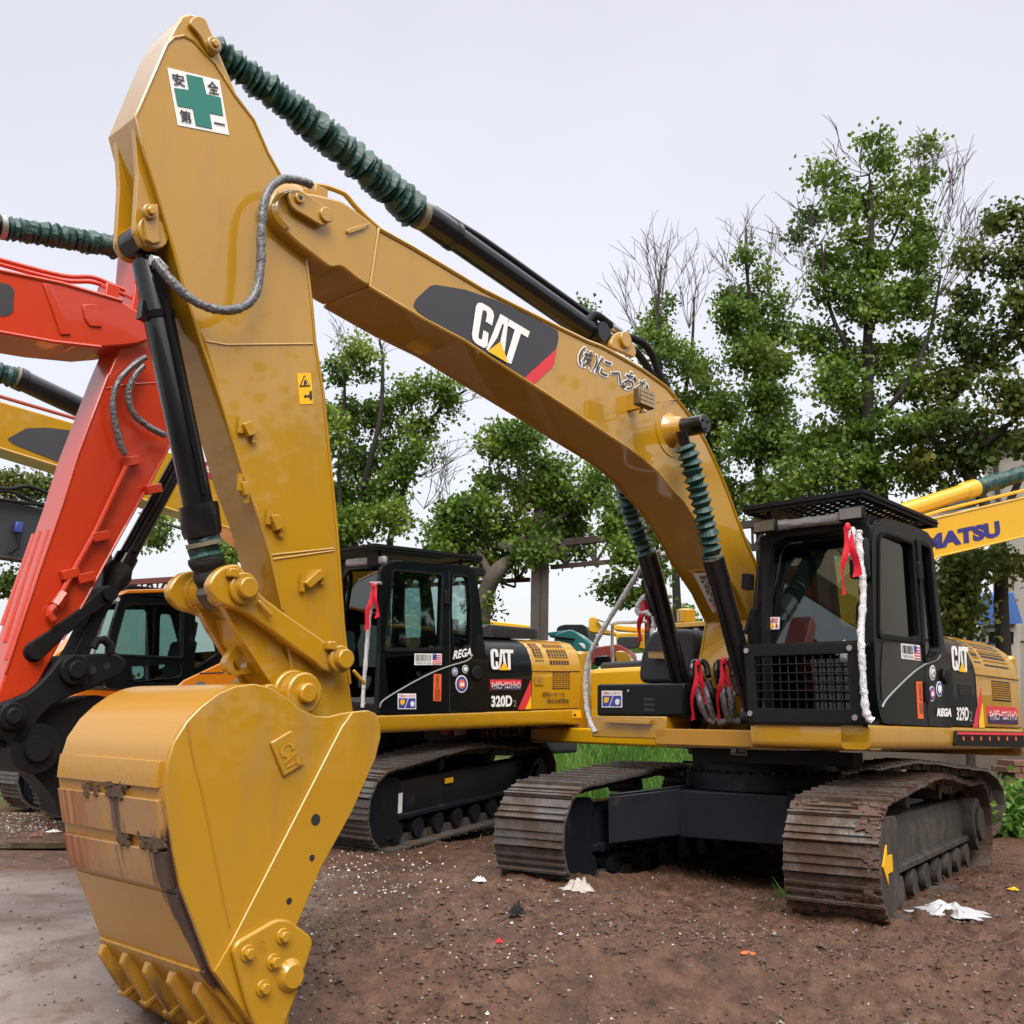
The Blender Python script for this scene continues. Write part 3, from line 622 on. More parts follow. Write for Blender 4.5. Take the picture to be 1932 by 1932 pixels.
# tank body with a black sign panel, behind the boom foot
SN = Surf(F1, (-.35, 0, 0), (1, 0, 0))
tk = SN(*z5((1500, 690), (1800, 700), (1800, 1350), (1500, 1340)))
tn = MB().box(-1.5, -.35, -1.30, .45, 1.42, tk[0].z).build("fuel_tank", BLM, big, bevel=.03)
MB().box(-1.5, -.33, -1.32, .35, tk[0].z+.002, tk[0].z+.06).build("tank_top", YEL, tn, bevel=.01)
np_ = SN.decal("sign_panel", z5((1480, 726), (1630, 726), (1630, 836), (1480, 836)), WHITE, tn, .004)
SN.decal("sign_panel_face", z5((1483, 729), (1627, 729), (1627, 833), (1483, 833)), INK, np_, .007)
SN.text("NETIS", z5((1502, 748), (1616, 748), (1616, 780), (1502, 780)), WHITE, np_, .011, .03)
SN.decal("sign_rule", z5((1502, 786), (1616, 786), (1616, 793), (1502, 793)), DRED, np_, .011)
SN.text("登録技術 エコテック", z5((1510, 800), (1612, 800), (1612, 818), (1510, 818)), WHITE, np_, .011)
post = SN(*z5((1668, 690), (1712, 690), (1712, 940), (1668, 940))); MB().prism([p+V((.0, 0, 0)) for p in post], V((.12, 0, 0))).build("ribbed_post", TANK, tn, bevel=.03)
q = SN(*z5((1530, 690), (1580, 690), (1580, 635), (1530, 635))); c = (q[0]+q[2])/2; MB().cyl(V((c.x-.1, c.y, tk[0].z+.06)), V((c.x-.1, c.y, tk[0].z+.22)), .10, 20).build("beacon_base", YEL, tn, bevel=.02)
# wrapped rail and mirror hook on the far front corner
SR = Surf(F1, (1.05, 0, 0), (1, 0, 0))
pth = smoothpath(SR(*z5((935, 1440), (900, 1380), (872, 1280), (862, 1140), (868, 1000), (885, 900), (940, 780), (1040, 610), (1140, 450), (1220, 320), (1290, 215), (1400, 130))), 8)
MB().tube(pth, [.026*random.uniform(.85, 1.12) for _ in pth], 10, True, .1).build("wrapped_handrail", WRAPW, big)
pth = smoothpath(SR(*z5((1350, 700), (1352, 640), (1340, 590), (1300, 575), (1250, 580), (1238, 545), (1255, 500), (1300, 455))), 6)
MB().tube(pth, [.030*random.uniform(.85, 1.12) for _ in pth], 10, True, .12).build("wrapped_bracket", WRAPW, big)
a = SR(*z5((1305, 450), (1330, 480), (1345, 600), (1345, 690))); MB().tube(a, .03, 8).build("mirror_arm", BLM, big)
bow("ribbon", "red ribbon tied to the white wrapped hook left of the lifting boom cylinder", F1.M@SR(z5((1285, 465)))[0], .055, .42)
# ---------------- boom
YB = .24; BP = Surf(F1, (0, YB, 0), (0, 1, 0))
z2 = lambda *p: cr(1024, 0, 1024, *p); z55 = lambda *p: cr(1024, 1024, 1024, *p); z6 = lambda *p: cr(2048, 1024, 1024, *p)
top = z2((210, 1295), (400, 1400), (600, 1520), (800, 1640), (1000, 1740), (1220, 1850), (1390, 1932))+z55((1470, 30), (1580, 90), (1700, 160), (1840, 260), (1932, 370))+z6((60, 450), (130, 570), (200, 720), (260, 870), (310, 1010), (360, 1140), (410, 1250))+[(1445, 1150), (1462, 1300)]
bot = [(1395, 1300), (1415, 1170)]+z6((300, 1400), (190, 1230), (90, 1040), (0, 905))+z55((1870, 840), (1790, 740), (1700, 660), (1600, 590), (1430, 480), (1300, 390), (1100, 260), (1030, 215), (850, 100), (700, 0))+z2((690, 1926), (450, 1800), (160, 1625))
bpoly = BP(*top, *bot)
boom = MB().prism(bpoly, V((0, -2*YB, 0))).build("boom", YEL, big, bevel=.012)
# flange lips along both edges
fl = MB()
for ps, ww in ((BP(*top), .018), (BP(*bot), .014)):
    for y in (-YB, YB):
        fl.tube([p+V((0, y-YB, 0)) for p in ps], ww, 6)
fl.build("flange", YEL, boom)
# forked nose casting with a raised cheek
z1 = lambda *p: cr(0, 0, 1024, *p)
nose = z1((1540, 1110), (1565, 1085), (1640, 1075), (1790, 1100), (1932, 1135))+z2((100, 1205), (160, 1250), (210, 1295), (160, 1625), (100, 1590), (0, 1510))+z1((1870, 1520), (1700, 1390), (1570, 1275), (1530, 1220), (1520, 1165))
npoly = rnd(BP(*nose), .03)
MB().prism([p+V((0, .004, 0)) for p in npoly], V((0, -2*YB-.008, 0))).build("boom_nose", YEL, boom, bevel=.015)
for dx, yy, rr in ((10, .006, .016), (26, .010, .014)):
    MB().tube(smoothpath([p+V((0, yy, 0)) for p in BP(*z1((1640+dx, 1078+dx*.4), (1580+dx, 1092+dx*.3), (1545+dx, 1130), (1530+dx, 1180), (1545+dx, 1235), (1600+dx, 1300-dx*.3)))], 5), rr, 6).build("nose_rim", YEL, boom)
kb = MB(); kp = rnd(BP(*z1((1600, 1110), (1650, 1085), (1830, 1190), (1845, 1260), (1805, 1300), (1620, 1190))), .07); kb.prism([p+V((0, .03, 0)) for p in kp], V((0, .025, 0)))
for c, r in (((1660, 1140), .035), ((1812, 1235), .05)):
    q = BP(z1(c))[0]; kb.cyl(q+V((0, .05, 0)), q+V((0, .075, 0)), r, 18)
kb.build("pin_keeper", YEL, boom, bevel=.006)
MB().cyl(BP(z1((1660, 1140)))[0]+V((0, .07, 0)), BP(z1((1660, 1140)))[0]+V((0, .079, 0)), .014, 10).build("grease_hole", INK, boom)
MB().tube([p+V((0, .003, 0)) for p in BP(*z2((210, 1295), (185, 1450), (160, 1625)))], .010, 6).build("weld_seam", YEL, boom)
MB().tube([p+V((0, .001, 0)) for p in BP(*z55((1395, 130), (1385, 300), (1390, 450)))], .004, 6).build("weld_seam", YEL, boom)
MB().prism([p+V((0, .002, 0)) for p in BP(*(z2((20, 1310), (45, 1295), (150, 1268), (120, 1300), (30, 1330))))], V((0, .02, 0))).build("gusset", YEL, boom, bevel=.004)
# logo panel
lp = rnd(BP(*(z2((405, 1728), (425, 1690), (500, 1620), (530, 1612), (700, 1640), (880, 1702), (1050, 1782), (1222, 1872), (1228, 1895), (1226, 1930))+z55((1215, 40), (1030, 210), (1005, 198), (850, 90), (700, -8))+z2((560, 1860), (430, 1762)))), .02)
lo_ = MB().prism([p+V((0, .001, 0)) for p in lp], V((0, .003, 0))).build("logo_panel", DECK, boom, smooth=0)
BP.decal("red_stripe", z55((1030, 212), (1076, 240), (1095, 236), (1197, 142), (1217, 42)), DRED, boom, .006)
logo3(boom, BP((898, 566), (998, 626), (974, 694), (887, 643)), V((0, .009, 0)), WHITE)
# company lettering
zt6 = lambda *p: cr(1600, 900, 600, *p)
wo, dk = MB(), MB()
for ch, c, w, h, a in (("(", (455, 540), 45, 175, 14), ("株", (518, 572), 95, 165, 16), (")", (590, 612), 40, 160, 16), ("に", (672, 650), 125, 165, 22), ("へ", (805, 742), 150, 80, 40), ("お", (925, 785), 120, 170, 24), ("な", (1045, 845), 110, 145, 30)):
    c = zt6(c); k = .19653
    BP.char(wo, ch, c, (w+22)*k, (h+22)*k, a, .006, .055); BP.char(dk, ch, c, w*k, h*k, a, .010, .010)
wo.build("lettering_outline", WHITE, boom, smooth=0); dk.build("lettering", DECK, boom, smooth=0)
# lamp on the boom side
lc = F1.px(*zt6((1068, 955)), 1, .50); l = MB(); l.obox(lc, V((.105, 0, 0)), V((0, .035, 0)), V((0, 0, .075)))
ang = math.radians(-12)
lo = l.build("boom_lamp", mat("lamp_brown_body", (.10, .06, .02), .5), boom, bevel=.015)
gl = MB(); 
for i in range(7):
    for j in range(4): q = lc+V((-.085+i*.028, .036, -.052+j*.035)); gl.box(q.x-.012, q.x+.012, q.y, q.y+.006, q.z-.014, q.z+.014)
gl.build("lamp_lens", LENS, lo)
br = MB(); q = BP(zt6((925, 1000)))[0]; br.box(q.x-.02, q.x+.03, YB, YB+.12, q.z-.07, q.z+.07)
br.tube([V((q.x, YB+.10, q.z-.03)), V((q.x-.02, YB+.16, q.z-.10)), V((lc.x, .46, lc.z-.11)), V((lc.x, .48, lc.z-.07))], .010, 8); br.build("lamp_bracket", YEL, lo)
MB().tube(smoothpath([lc-V((.1, 0, .02)), F1.px(*zt6((1230, 985)), 1, YB+.08), F1.px(*zt6((1330, 965)), 1, YB+.03), F1.px(*zt6((1385, 960)), 1, YB)], 5), .006, 6).build("lamp_cable", YEL, lo)
# underside warning strip (lies on the belly plate)
ia, ib = BP(*z6((0, 905), (190, 1230))); tdir = (ib-ia).normalized(); nd = V((0, 1, 0)).cross(tdir).normalized()
if nd.x < 0: nd = -nd
i2, i3 = BP(*z6((190, 1230), (300, 1400)))
SU = Surf(F1, i2, nd)
qd = z6((62, 1312), (150, 1305), (245, 1595), (205, 1600))
us = SU.decal("warning_strip", qd, WHITE, boom, .012)
for i, ch in enumerate("吊り荷の下は立入禁止"):
    t = .04+i*.088; x0 = 85+ (150-62)*.28+t*125; y0 = 1312+t*285
    SU.text(ch, z6((x0-18, y0-2), (x0+24, y0-4), (x0+32, y0+19), (x0-10, y0+21)), DRED if i >= 6 else INK, us, .018, .02)
# ---------------- boom cylinders
def boomcyl(y, p0, p1, p2, p3, r0, r1, nb, nm, bend=0):
    a, b, c, d = [F1.px(*p, 1, y) for p in (p0, p1, p2, p3)]
    m = MB(); m.tube([b-(b-a)*.02, c, c, d], [r1*1.06, r1*1.06, r1, r1], 24) ; o = m.build(nm, BLK, big)
    ey = MB(); ey.cyl(d+V((0, -.09, 0)), d+V((0, .09, 0)), r1*1.25, 20); ey.build("cylinder_eye", BLK, o)
    bellows(MB(), a, b, r0, nb+3, .36, 18, .04, bend).build("green_boot", GREEN, o, smooth=12)
    MB().cyl(a, a+(a-b).normalized()*.12, .05, 14).build("rod_end", BLK, o)
    MB().tube([b+(b-a).normalized()*-.05, b+(b-a).normalized()*.02], r1*.98, 20).build("boot_clamp", mat("clamp_band", (.16, .14, .10), .5), o)
    for k in (-1, 1):
        off = V((0, 0, 0)); n_ = (d-c).normalized().cross(V((0, 1, 0))).normalized()
    MB().tube([c+n_*(r1+.018), d+n_*(r1+.018)-(d-c)*.25], .016, 8).build("oil_pipe", BLK, o)
    return a
py = .47
a1 = boomcyl(py, (1292, 838), (1346, 1058), (1358, 1098), (1425, 1352), .098, .092, 12, "boom_cylinder", .02)
a2 = boomcyl(-py, (1168, 880), (1222, 1050), (1236, 1100), (1310, 1391), .098, .092, 11, "boom_cylinder", -.03)
pc = F1.px(*zt6((1330, 1262)), 1, YB); pe = V((pc.x, YB+.36, pc.z))
pm = MB(); pm.cyl(V((pc.x, -YB-.36, pc.z)), pe, .085, 28); po_ = pm.build("cylinder_pin", BLK, big, bevel=.01)
for k in range(3):
    aa = 2*math.pi*k/3+.5; q = pe+V((math.cos(aa)*.045, 0, math.sin(aa)*.045)); MB().cyl(q, q+V((0, .012, 0)), .014, 8).build("cap_bolt", INK, po_)
MB().tube([V((pc.x, YB, pc.z)), V((pc.x, YB+.05, pc.z)), V((pc.x, YB+.14, pc.z))], [.17, .125, .10], 28).build("pin_boss", YEL, boom)
MB().tube([V((pc.x, YB-.01, pc.z)), V((pc.x, YB+.008, pc.z))], .24, 40).build("reinforcing_ring", YEL, boom)
# cylinder and boom foot lugs
lg = MB()
for y in (-.47-.14, -.47+.11, .47-.14, .47+.11, -.28, .25):
    c = F1.px(1310, 1391, 1, -py); h = .30 if abs(y) < .3 else 0
    pr = rnd([V((c.x+.16, y, 1.24)), V((c.x+.14, y, c.z+.02)), V((c.x+.06, y, c.z+.14)), V((c.x-.06, y, c.z+.14)), V((c.x-.25-h, y, c.z+.10+h*1.6)), V((c.x-.55-h, y, c.z+.10+h)), V((c.x-.6, y, 1.24))], .06); lg.prism(pr, V((0, .04, 0)))
lg.box(-.2, .80, -.60, .70, 1.22, 1.27); lg.box(.1, .25, -.5, .5, 1.27, 1.55)
lg.build("boom_foot_bracket", YEL, big, bevel=.012)
lb = Surf(F1, (.80, 0, 0), (1, 0, 0)); zs3 = lambda *p: cr(2048, 2048, 1024, *p)
fr_ = MB(); pp = lb(*zs3((60, 355), (960, 388), (960, 470), (60, 440))); fr_.box(.60, .80, min(p.y for p in pp), max(p.y for p in pp), min(p.z for p in pp), max(p.z for p in pp)-.02); fo2 = fr_.build("bearing_cover", BLM, big)
q_ = lb.decal("maker_plate", zs3((273, 367), (363, 372), (363, 411), (273, 406)), WHITE, fo2, .004); lb.decal("plate_face", zs3((275, 369), (361, 374), (361, 409), (275, 404)), INK, q_, .007)
lb.logo(zs3((280, 374), (306, 375), (306, 396), (280, 395)), q_, .011); lb.text("ACERT", zs3((316, 378), (357, 380), (357, 390), (316, 388)), WHITE, q_, .011)
# hoses between the foot lugs
zh = lambda *p: cr(1950, 1750, 400, *p)
for pts, m_, r in ((((640, 1480), (610, 1350), (600, 1200), (650, 1140), (700, 1150)), BLK, .028), (((770, 1420), (710, 1300), (700, 1180), (760, 1130), (820, 1200), (850, 1350)), BLK, .030), (((850, 1420), (900, 1560), (930, 1640), (890, 1680), (850, 1660)), BLK, .024),
                   (((1000, 1450), (960, 1300), (960, 1190), (1000, 1140), (1050, 1160)), BLK, .028), (((1110, 1440), (1050, 1300), (1050, 1180), (1110, 1130), (1180, 1200), (1210, 1350)), BLK, .030), (((1210, 1350), (1260, 1560), (1330, 1620), (1400, 1600)), BLK, .024),
                   (((690, 1520), (720, 1700), (770, 1830), (850, 1960), (960, 2020)), WRAP, .034), (((810, 1480), (840, 1650), (880, 1830), (960, 1970), (1080, 2010)), WRAP, .030), (((1040, 1500), (1070, 1700), (1110, 1880), (1200, 1980), (1330, 1990)), WRAP, .034), (((1140, 1490), (1180, 1680), (1190, 1850), (1160, 1960), (1000, 2030)), WRAP, .032)):
    q = smoothpath([F1.px(*p, 0, .86+.04*math.sin(i*1.3)) for i, p in enumerate(zh(*pts))], 6); MB().tube(q, [r*random.uniform(.92, 1.08) for _ in q], 10, True, .05 if m_ is WRAP else 0).build("hydraulic_hose", m_, big)
for p, l_ in (((690, 1150), "red ribbon with gold lettering tied to the left bundle of hoses at the boom foot"), ((1060, 1120), "red ribbon with gold lettering tied to the right bundle of hoses at the boom foot")):
    P = F1.M@F1.px(*zh(p), 0, .93); bow("ribbon", l_, P, .045, .52)
# ---------------- stick cylinder over the boom
def y0(p): return F1.px(*p, 1, 0)
a, b, c, d = y0((402, 92)), y0((785, 402)), y0((806, 412)), y0((1120, 632))
r1 = F1.r_(c, 25)
sc = MB(); sc.tube([b.lerp(c, .3), c, c.lerp(d, .02), c.lerp(d, .12), c.lerp(d, .14), d], [r1*1.02, r1*1.12, r1*1.12, r1*1.12, r1, r1], 28); sco = sc.build("stick_cylinder", BLK, big)
n_ = (d-c).normalized().cross(V((0, 1, 0))).normalized()
if n_.z < 0: n_ = -n_
pth = smoothpath([c.lerp(d, .03)+n_*(r1*1.1), c.lerp(d, .16)+n_*(r1*1.25), c.lerp(d, .34)+n_*(r1*1.45), c.lerp(d, .9)+n_*(r1*1.5), d+n_*(r1*1.5)], 5); MB().tube(pth, .034, 12).build("oil_pipe", BLK, sco)
bo = bellows(MB(), a, b, F1.r_(a, 29), 44, .34, 20, .035, .035, F1.r_(b, 35)); bo.build("green_boot", GREEN, sco, smooth=12)
MB().tube([b.lerp(c, .1), b.lerp(c, .6)], r1*1.10, 20).build("boot_clamp", mat("clamp_band", (.16, .14, .10), .5), sco)
MB().cyl(d+V((0, -.12, 0)), d+V((0, .12, 0)), .09, 18).build("cylinder_eye", BLK, sco)
for t in (.13, .97): q = c.lerp(d, t); MB().tube([q-(d-c).normalized()*.025, q+(d-c).normalized()*.025], r1*1.16, 24).build("pipe_clamp", BLK, sco)
bl = MB(); 
lug = rnd([V((p.x, 0, p.z)) for p in [y0(q) for q in zt6((600, 440), (640, 370), (700, 345), (760, 400), (830, 480), (850, 550), (830, 600), (600, 500))]], .04)
for y in (-.17, .13): bl.prism([p+V((0, y, 0)) for p in lug], V((0, .04, 0)))
c_ = y0(zt6((725, 432))); bl.cyl(c_+V((0, -.2, 0)), c_+V((0, .2, 0)), .075, 22); bl.build("cylinder_bracket", YEL, boom, bevel=.008)
for pts, r in (((370, 110), (430, 160), (470, 205), (520, 200), (570, 150), (620, 150), (690, 200), (760, 255), (850, 330), (960, 370), (1060, 420), (1140, 520), (1190, 650), (1230, 760), (1300, 850)), .034), (((580, 270), (640, 290), (740, 360), (860, 400), (960, 470), (1050, 570), (1120, 680), (1160, 750)), .034):
    q = smoothpath([F1.px(*p, 1, .06) for p in zt6(*pts)], 5); MB().tube(q, r, 10).build("hydraulic_hose", BLM, big)
for p, q in (((740, 255), (835, 315)), ((1290, 850), (1330, 910))):
    a_, b_ = F1.px(*zt6(p), 1, .06), F1.px(*zt6(q), 1, .06); MB().cyl(a_, b_, .040, 12).build("hose_fitting", STEEL, big)
# pipe and hose from boom nose
pth = smoothpath([F1.px(*p, 1, .18) for p in z1((1760, 1045), (1850, 1060), (1932, 1090))+z2((30, 1110), (80, 1170), (150, 1240), (230, 1310))], 5); MB().tube(pth, .018, 8).build("steel_pipe", YEL, boom)
q = F1.px(*z1((1800, 1085)), 1, .18); MB().box(q.x-.05, q.x+.05, .12, .22, q.z-.06, q.z+.02).build("pipe_block", YEL, boom, bevel=.006)
pth = smoothpath([F1.px(*p, 1, .16+.16*min(1, i/5)) for i, p in enumerate(z1((880, 1480), (930, 1545), (1000, 1622), (1080, 1690), (1180, 1740), (1290, 1756), (1390, 1728), (1450, 1650), (1475, 1500), (1480, 1310), (1492, 1160), (1530, 1065), (1600, 1015), (1690, 1022), (1760, 1045)))], 7)
MB().tube(pth, [.027*random.uniform(.9, 1.1) for _ in pth], 12, True, .05).build("wrapped_hose", WRAP, big)
pth = [F1.px(*p, 1, .12) for p in z1((855, 1470), (880, 1475), (905, 1500), (935, 1530))]; MB().tube(pth, .03, 10).build("hose_elbow", STEEL, big)
# ---------------- stick
YT = .165; TP = Surf(F1, (0, YT, 0), (0, 1, 0)); zL = lambda *p: cr(500, 1650, 700, *p); zb = lambda *p: cr(0, 2048, 1024, *p); z4b = lambda *p: cr(0, 1024, 1024, *p)
sp = z1((945, 232), (1000, 130), (1030, 90), (1075, 76), (1115, 88), (1160, 130), (1195, 212), (1240, 290), (1340, 530), (1440, 665), (1520, 850), (1600, 1000), (1645, 1075), (1730, 1440), (1762, 1700), (1782, 1932))+z4b((1830, 300), (1870, 700), (1905, 1050))+[(641, 1077), (649, 1180), (660, 1290), (668, 1345), (655, 1385), (600, 1390), (565, 1340), (548, 1250)]+z4b((1600, 1520), (1530, 1210), (1470, 1010), (1390, 800), (1300, 500), (1245, 320), (1155, 0))+z1((1110, 1850), (1030, 1600), (960, 1330), (890, 1090), (820, 870), (766, 660))
stp = TP(*sp)
stick = MB().prism(stp, V((0, -2*YT, 0))).build("stick", YEL, big, bevel=.012)
fl = MB(); k0 = len(sp)
eL = TP(*(z1((1040, 205), (985, 215), (945, 250), (766, 662), (820, 870), (890, 1090), (960, 1330), (1030, 1600), (1110, 1850))+z4b((1245, 320), (1300, 500), (1390, 800), (1470, 1010), (1530, 1210), (1600, 1520))))
eR = TP(*(z1((1040, 205), (1090, 230), (1215, 360), (1330, 545), (1435, 680), (1515, 865), (1590, 1000))))
eR2 = TP(*(z1((1730, 1440), (1762, 1700), (1782, 1932))+z4b((1830, 300), (1870, 700), (1905, 1050))+[(648, 1180), (660, 1290)]))
for e_ in (eL, eR, eR2): fl.tube(e_, .010, 6)
fl.build("weld_flange", YEL, stick)
for pr in (z4b((1165, 0), (1280, 20), (1770, 15)), z4b((1540, 1235), (1890, 1185)), z4b((1530, 1210), (1890, 1172))):
    MB().tube(TP(*pr), .007, 6).build("weld_seam", YEL, stick)
# ear keeper plate at the tail pin
kp = rnd(TP(*z1((1065, 120), (1105, 98), (1150, 115), (1185, 205), (1235, 275), (1225, 320), (1180, 320), (1150, 270), (1110, 200), (1060, 150))), .03)
kb = MB().prism([p+V((0, .002, 0)) for p in kp], V((0, .028, 0))); q = TP(z1((1188, 270)))[0]; kb.cyl(q, q+V((0, .055, 0)), .045, 18); kb.cyl(q, q+V((0, .07, 0)), .025, 6); kb.build("pin_keeper", YEL, stick, bevel=.006)
# boom pivot boss on the stick
q = TP(z1((1660, 1200)))[0]; MB().tube([q-V((0, .01, 0)), q+V((0, .006, 0)), q+V((0, .03, 0))], [.22, .205, .13], 40).build("pivot_boss", YEL, stick)
# cylinder lugs on the nose side
lp_ = lambda y: rnd([F1.px(*p, 1, y) for p in z1((735, 700), (765, 690), (850, 960), (885, 1170), (905, 1300), (905, 1380), (850, 1425), (775, 1400), (738, 1320), (748, 1150), (757, 1000), (748, 850))], .02)
L0 = lp_(.085); mb = MB()
for y in (.085, -.125): mb.prism([V((p.x, y, p.z)) for p in L0], V((0, .04, 0)))
pinq = F1.px(*z1((838, 1335)), 1, .085); mb.cyl(V((pinq.x, -.15, pinq.z)), V((pinq.x, .15, pinq.z)), .09, 22)
kp = [F1.px(*p, 1, .126) for p in z1((795, 1170), (870, 1170), (885, 1385), (845, 1395), (800, 1370))]; mb.prism([p+V((0, .025, 0)) for p in kp], V((0, .025, 0)))
q = F1.px(*z1((838, 1205)), 1, .17); mb.cyl(q, q+V((0, .03, 0)), .042, 18); mb.cyl(q, q+V((0, .05, 0)), .026, 6)
mb.build("cylinder_lug", YEL, stick, bevel=.006)
# small brackets on the sides
for pts in (((1352, 475), (1395, 455), (1430, 530), (1385, 545)), ((1510, 990), (1555, 985), (1583, 1060), (1540, 1075)), ((1345, 800), (1370, 800), (1385, 870), (1360, 880)), ((1700, 1370), (1790, 1290), (1815, 1330), (1730, 1400))):
    P = TP(*z4b(*pts)); o = MB().prism(P, V((0, .05, 0))).build("pipe_bracket", YEL, stick, bevel=.004)
    for p in (P[0], P[2]): MB().bar(p+V((0, .02, .05)), p+V((0, .02, -.05)), .012, .03).build("bracket_tab", YEL, o)
# safety sign
ss = TP.decal("safety_sign", z1((945, 383), (1240, 455), (1295, 765), (1005, 710)), WHITE, stick, .004)
TP.decal("safety_cross", z1((1050, 423), (1143, 443), (1165, 535), (1245, 555), (1260, 658), (1182, 642), (1198, 731), (1105, 712), (1087, 617), (1002, 602), (982, 500), (1066, 512)), DGRN, ss, .008)
for ch, q in (("安", ((965, 412), (1035, 428), (1048, 498), (978, 484))), ("全", ((1165, 455), (1228, 470), (1240, 543), (1175, 530))), ("第", ((1008, 620), (1073, 634), (1086, 706), (1020, 692))), ("一", ((1205, 692), (1268, 706), (1271, 716), (1208, 702)))):
    TP.text(ch, z1(*q), INK, ss, .009, .02)
ws_ = TP.decal("warning_sticker", [(560, 705), (586, 704), (590, 762), (565, 763)], DYEL, stick, .004)
TP.decal("warning_triangle", [(573, 708), (584, 729), (564, 730)], INK, ws_, .007); TP.decal("triangle_field", [(573.3, 712), (581, 727), (567, 727.5)], DYEL, ws_, .010)
TP.decal("warning_symbol", [(572, 717), (576, 719), (577, 726), (571, 726)], INK, ws_, .012)
TP.decal("warning_person", [(583, 738), (587, 738), (588, 752), (585, 756), (583, 752)], INK, ws_, .007); TP.decal("warning_arrow", [(572, 748), (576, 744), (576, 746.5), (580, 746), (580, 744), (583, 747.5), (580, 751), (580, 749), (576, 749.5), (576, 752)], INK, ws_, .007)
# ---------------- bucket cylinder
a, b, c, d, e = [F1.px(*p, 1, 0) for p in ((262, 455), (278, 497), (374, 952), (383, 1012), (398, 1118))]
rb = F1.r_(c, 28); ax = (c-b).normalized()
m = MB(); m.tube([b-ax*.02, b, c, c, c+ax*.02, d-ax*.03, d], [rb*.9, rb*1.02, rb, rb*1.3, rb*1.32, rb*1.32, rb*1.22], 30); m.cyl(a-ax*.0, b, .05, 16); m.cyl(a-V((0, .08, 0)), a+V((0, .08, 0)), .085, 20)
bc = m.build("bucket_cylinder", BLK, big)
n_ = ax.cross(V((0, 1, 0))).normalized()
if n_.x < 0: n_ = -n_
side = V((0, 1, 0))
MB().tube([b+ax*.02+side*(rb+.012), c-ax*.05+side*(rb+.012)], .022, 10).build("oil_pipe", BLK, bc)
q = b+ax*.30; mb = MB(); mb.tube([q-ax*.02, q+ax*.02], rb*1.13, 24); mb.box(q.x+rb*.7, q.x+rb*1.35, q.y-.03, q.y+.03, q.z-.05, q.z+.05); mb.build("pipe_clamp", BLK, bc)
MB().tube([b-ax*.03+side*.05, b+ax*.02+side*.09, b+ax*.06+side*.09], .03, 10).build("hose_port", BLK, bc)
bellows(MB(), d, d.lerp(e, .45), rb*1.12, 3, .12, 18, .10).build("green_boot", GREEN, bc, smooth=25)
MB().tube([d+ax*.03, d+ax*.055], rb*1.24, 22).build("boot_clamp", mat("clamp_band", (.16, .14, .10), .5), bc)
P = [d.lerp(e, t) for t in np.linspace(.38, .92, 16)]; MB().tube(P, [rb*(1.15+.12*math.sin(7*i)*(.5+random.random()*.5)-.02*i) for i in range(16)], 20, True, .06).build("cloth_wrap", CLOTH, bc, smooth=50)
MB().tube([d.lerp(e, .85), e, e+ax*.09], [.06, .085, .05], 16).build("rod_end", mat("greasy_steel", (.07, .065, .06), .4, metal=.4, var=.4, vs=9), bc)
# ---------------- linkage
YL = .25; LP = Surf(F1, (0, YL, 0), (0, 1, 0))
dog = rnd(LP(*zL((600, 116), (645, 165), (705, 275), (800, 385), (1000, 535), (1370, 790), (1435, 808), (1490, 880), (1490, 960), (1440, 1000), (1380, 1015), (1300, 1000), (1230, 930), (1100, 840), (900, 690), (700, 545), (600, 492), (520, 470), (440, 440), (365, 350), (350, 280), (400, 190), (470, 135), (540, 116))), .03)
qa, qb = LP(*zL((620, 318), (1420, 905)))
for sgn in (1, -1):
    y = YL if sgn > 0 else -YL+.07
    lk = MB().prism([V((p.x, y, p.z)) for p in dog], V((0, -.07, 0))).build("idler_link", YEL, big, bevel=.015, seg=3)
    for q in (qa, qb):
        yy = y if sgn > 0 else y-.07
        mb = MB(); mb.cyl(V((q.x, yy-.001*sgn, q.z)), V((q.x, yy+sgn*.035, q.z)), .088 if q is qa else .082, 28); mb.cyl(V((q.x, yy, q.z)), V((q.x, yy+sgn*.085, q.z)), .058, 26)
        if sgn > 0: mb.bar(V((q.x-.10, yy+.02, q.z-.06)), V((q.x-.19, yy+.03, q.z-.14)), .022, .022); mb.box(q.x+.05, q.x+.11, yy, yy+.05, q.z+.05, q.z+.10)
        mb.build("pin", YEL, lk, bevel=.008)
    MB().tube([V((qa.x, y-.068 if sgn > 0 else y+.0, qa.z)), V((qa.x, (y-.10) if sgn > 0 else y+.035, qa.z))], .11, 26).build("spacer", YEL, lk)
YH = .155; HP = Surf(F1, (0, YH, 0), (0, 1, 0))
hl = rnd(HP(*zL((440, 440), (520, 465), (640, 510), (862, 660), (1062, 1012), (1130, 1150), (1060, 1240), (960, 1230), (880, 1130), (565, 650), (480, 480))), .02)
HC_ = (hl[0]+hl[len(hl)//2])/2
mb = MB()
for y in (YH, -YH+.05): mb.prism([V((p.x, y, p.z)) for p in hl], V((0, -.05, 0)))
web = HP(*zL((600, 560), (860, 670), (1050, 1010), (900, 1130), (660, 760))); mb.prism([V((p.x, YH-.05, p.z)) for p in web], V((0, -2*YH+.10, 0)))
mb.cyl(V((qa.x, -.17, qa.z)), V((qa.x, .17, qa.z)), .10, 26)
bl_ = mb.build("bucket_link", YEL, big, bevel=.01)
lg = [F1.px(*p, 1, .03) for p in zL((545, 650), (600, 690), (580, 790), (515, 870), (485, 930), (505, 1005), (560, 1037), (620, 1030), (700, 1020), (760, 1060), (820, 1060), (700, 780))]
hole = [F1.px(605+0, 940, 1, .03) for _ in range(0)]
hc = F1.px(*zL((608, 940)), 1, .03); hr = .045; hole = [V((hc.x+hr*math.cos(2*math.pi*i/16), .03, hc.z+hr*math.sin(2*math.pi*i/16))) for i in range(16)]
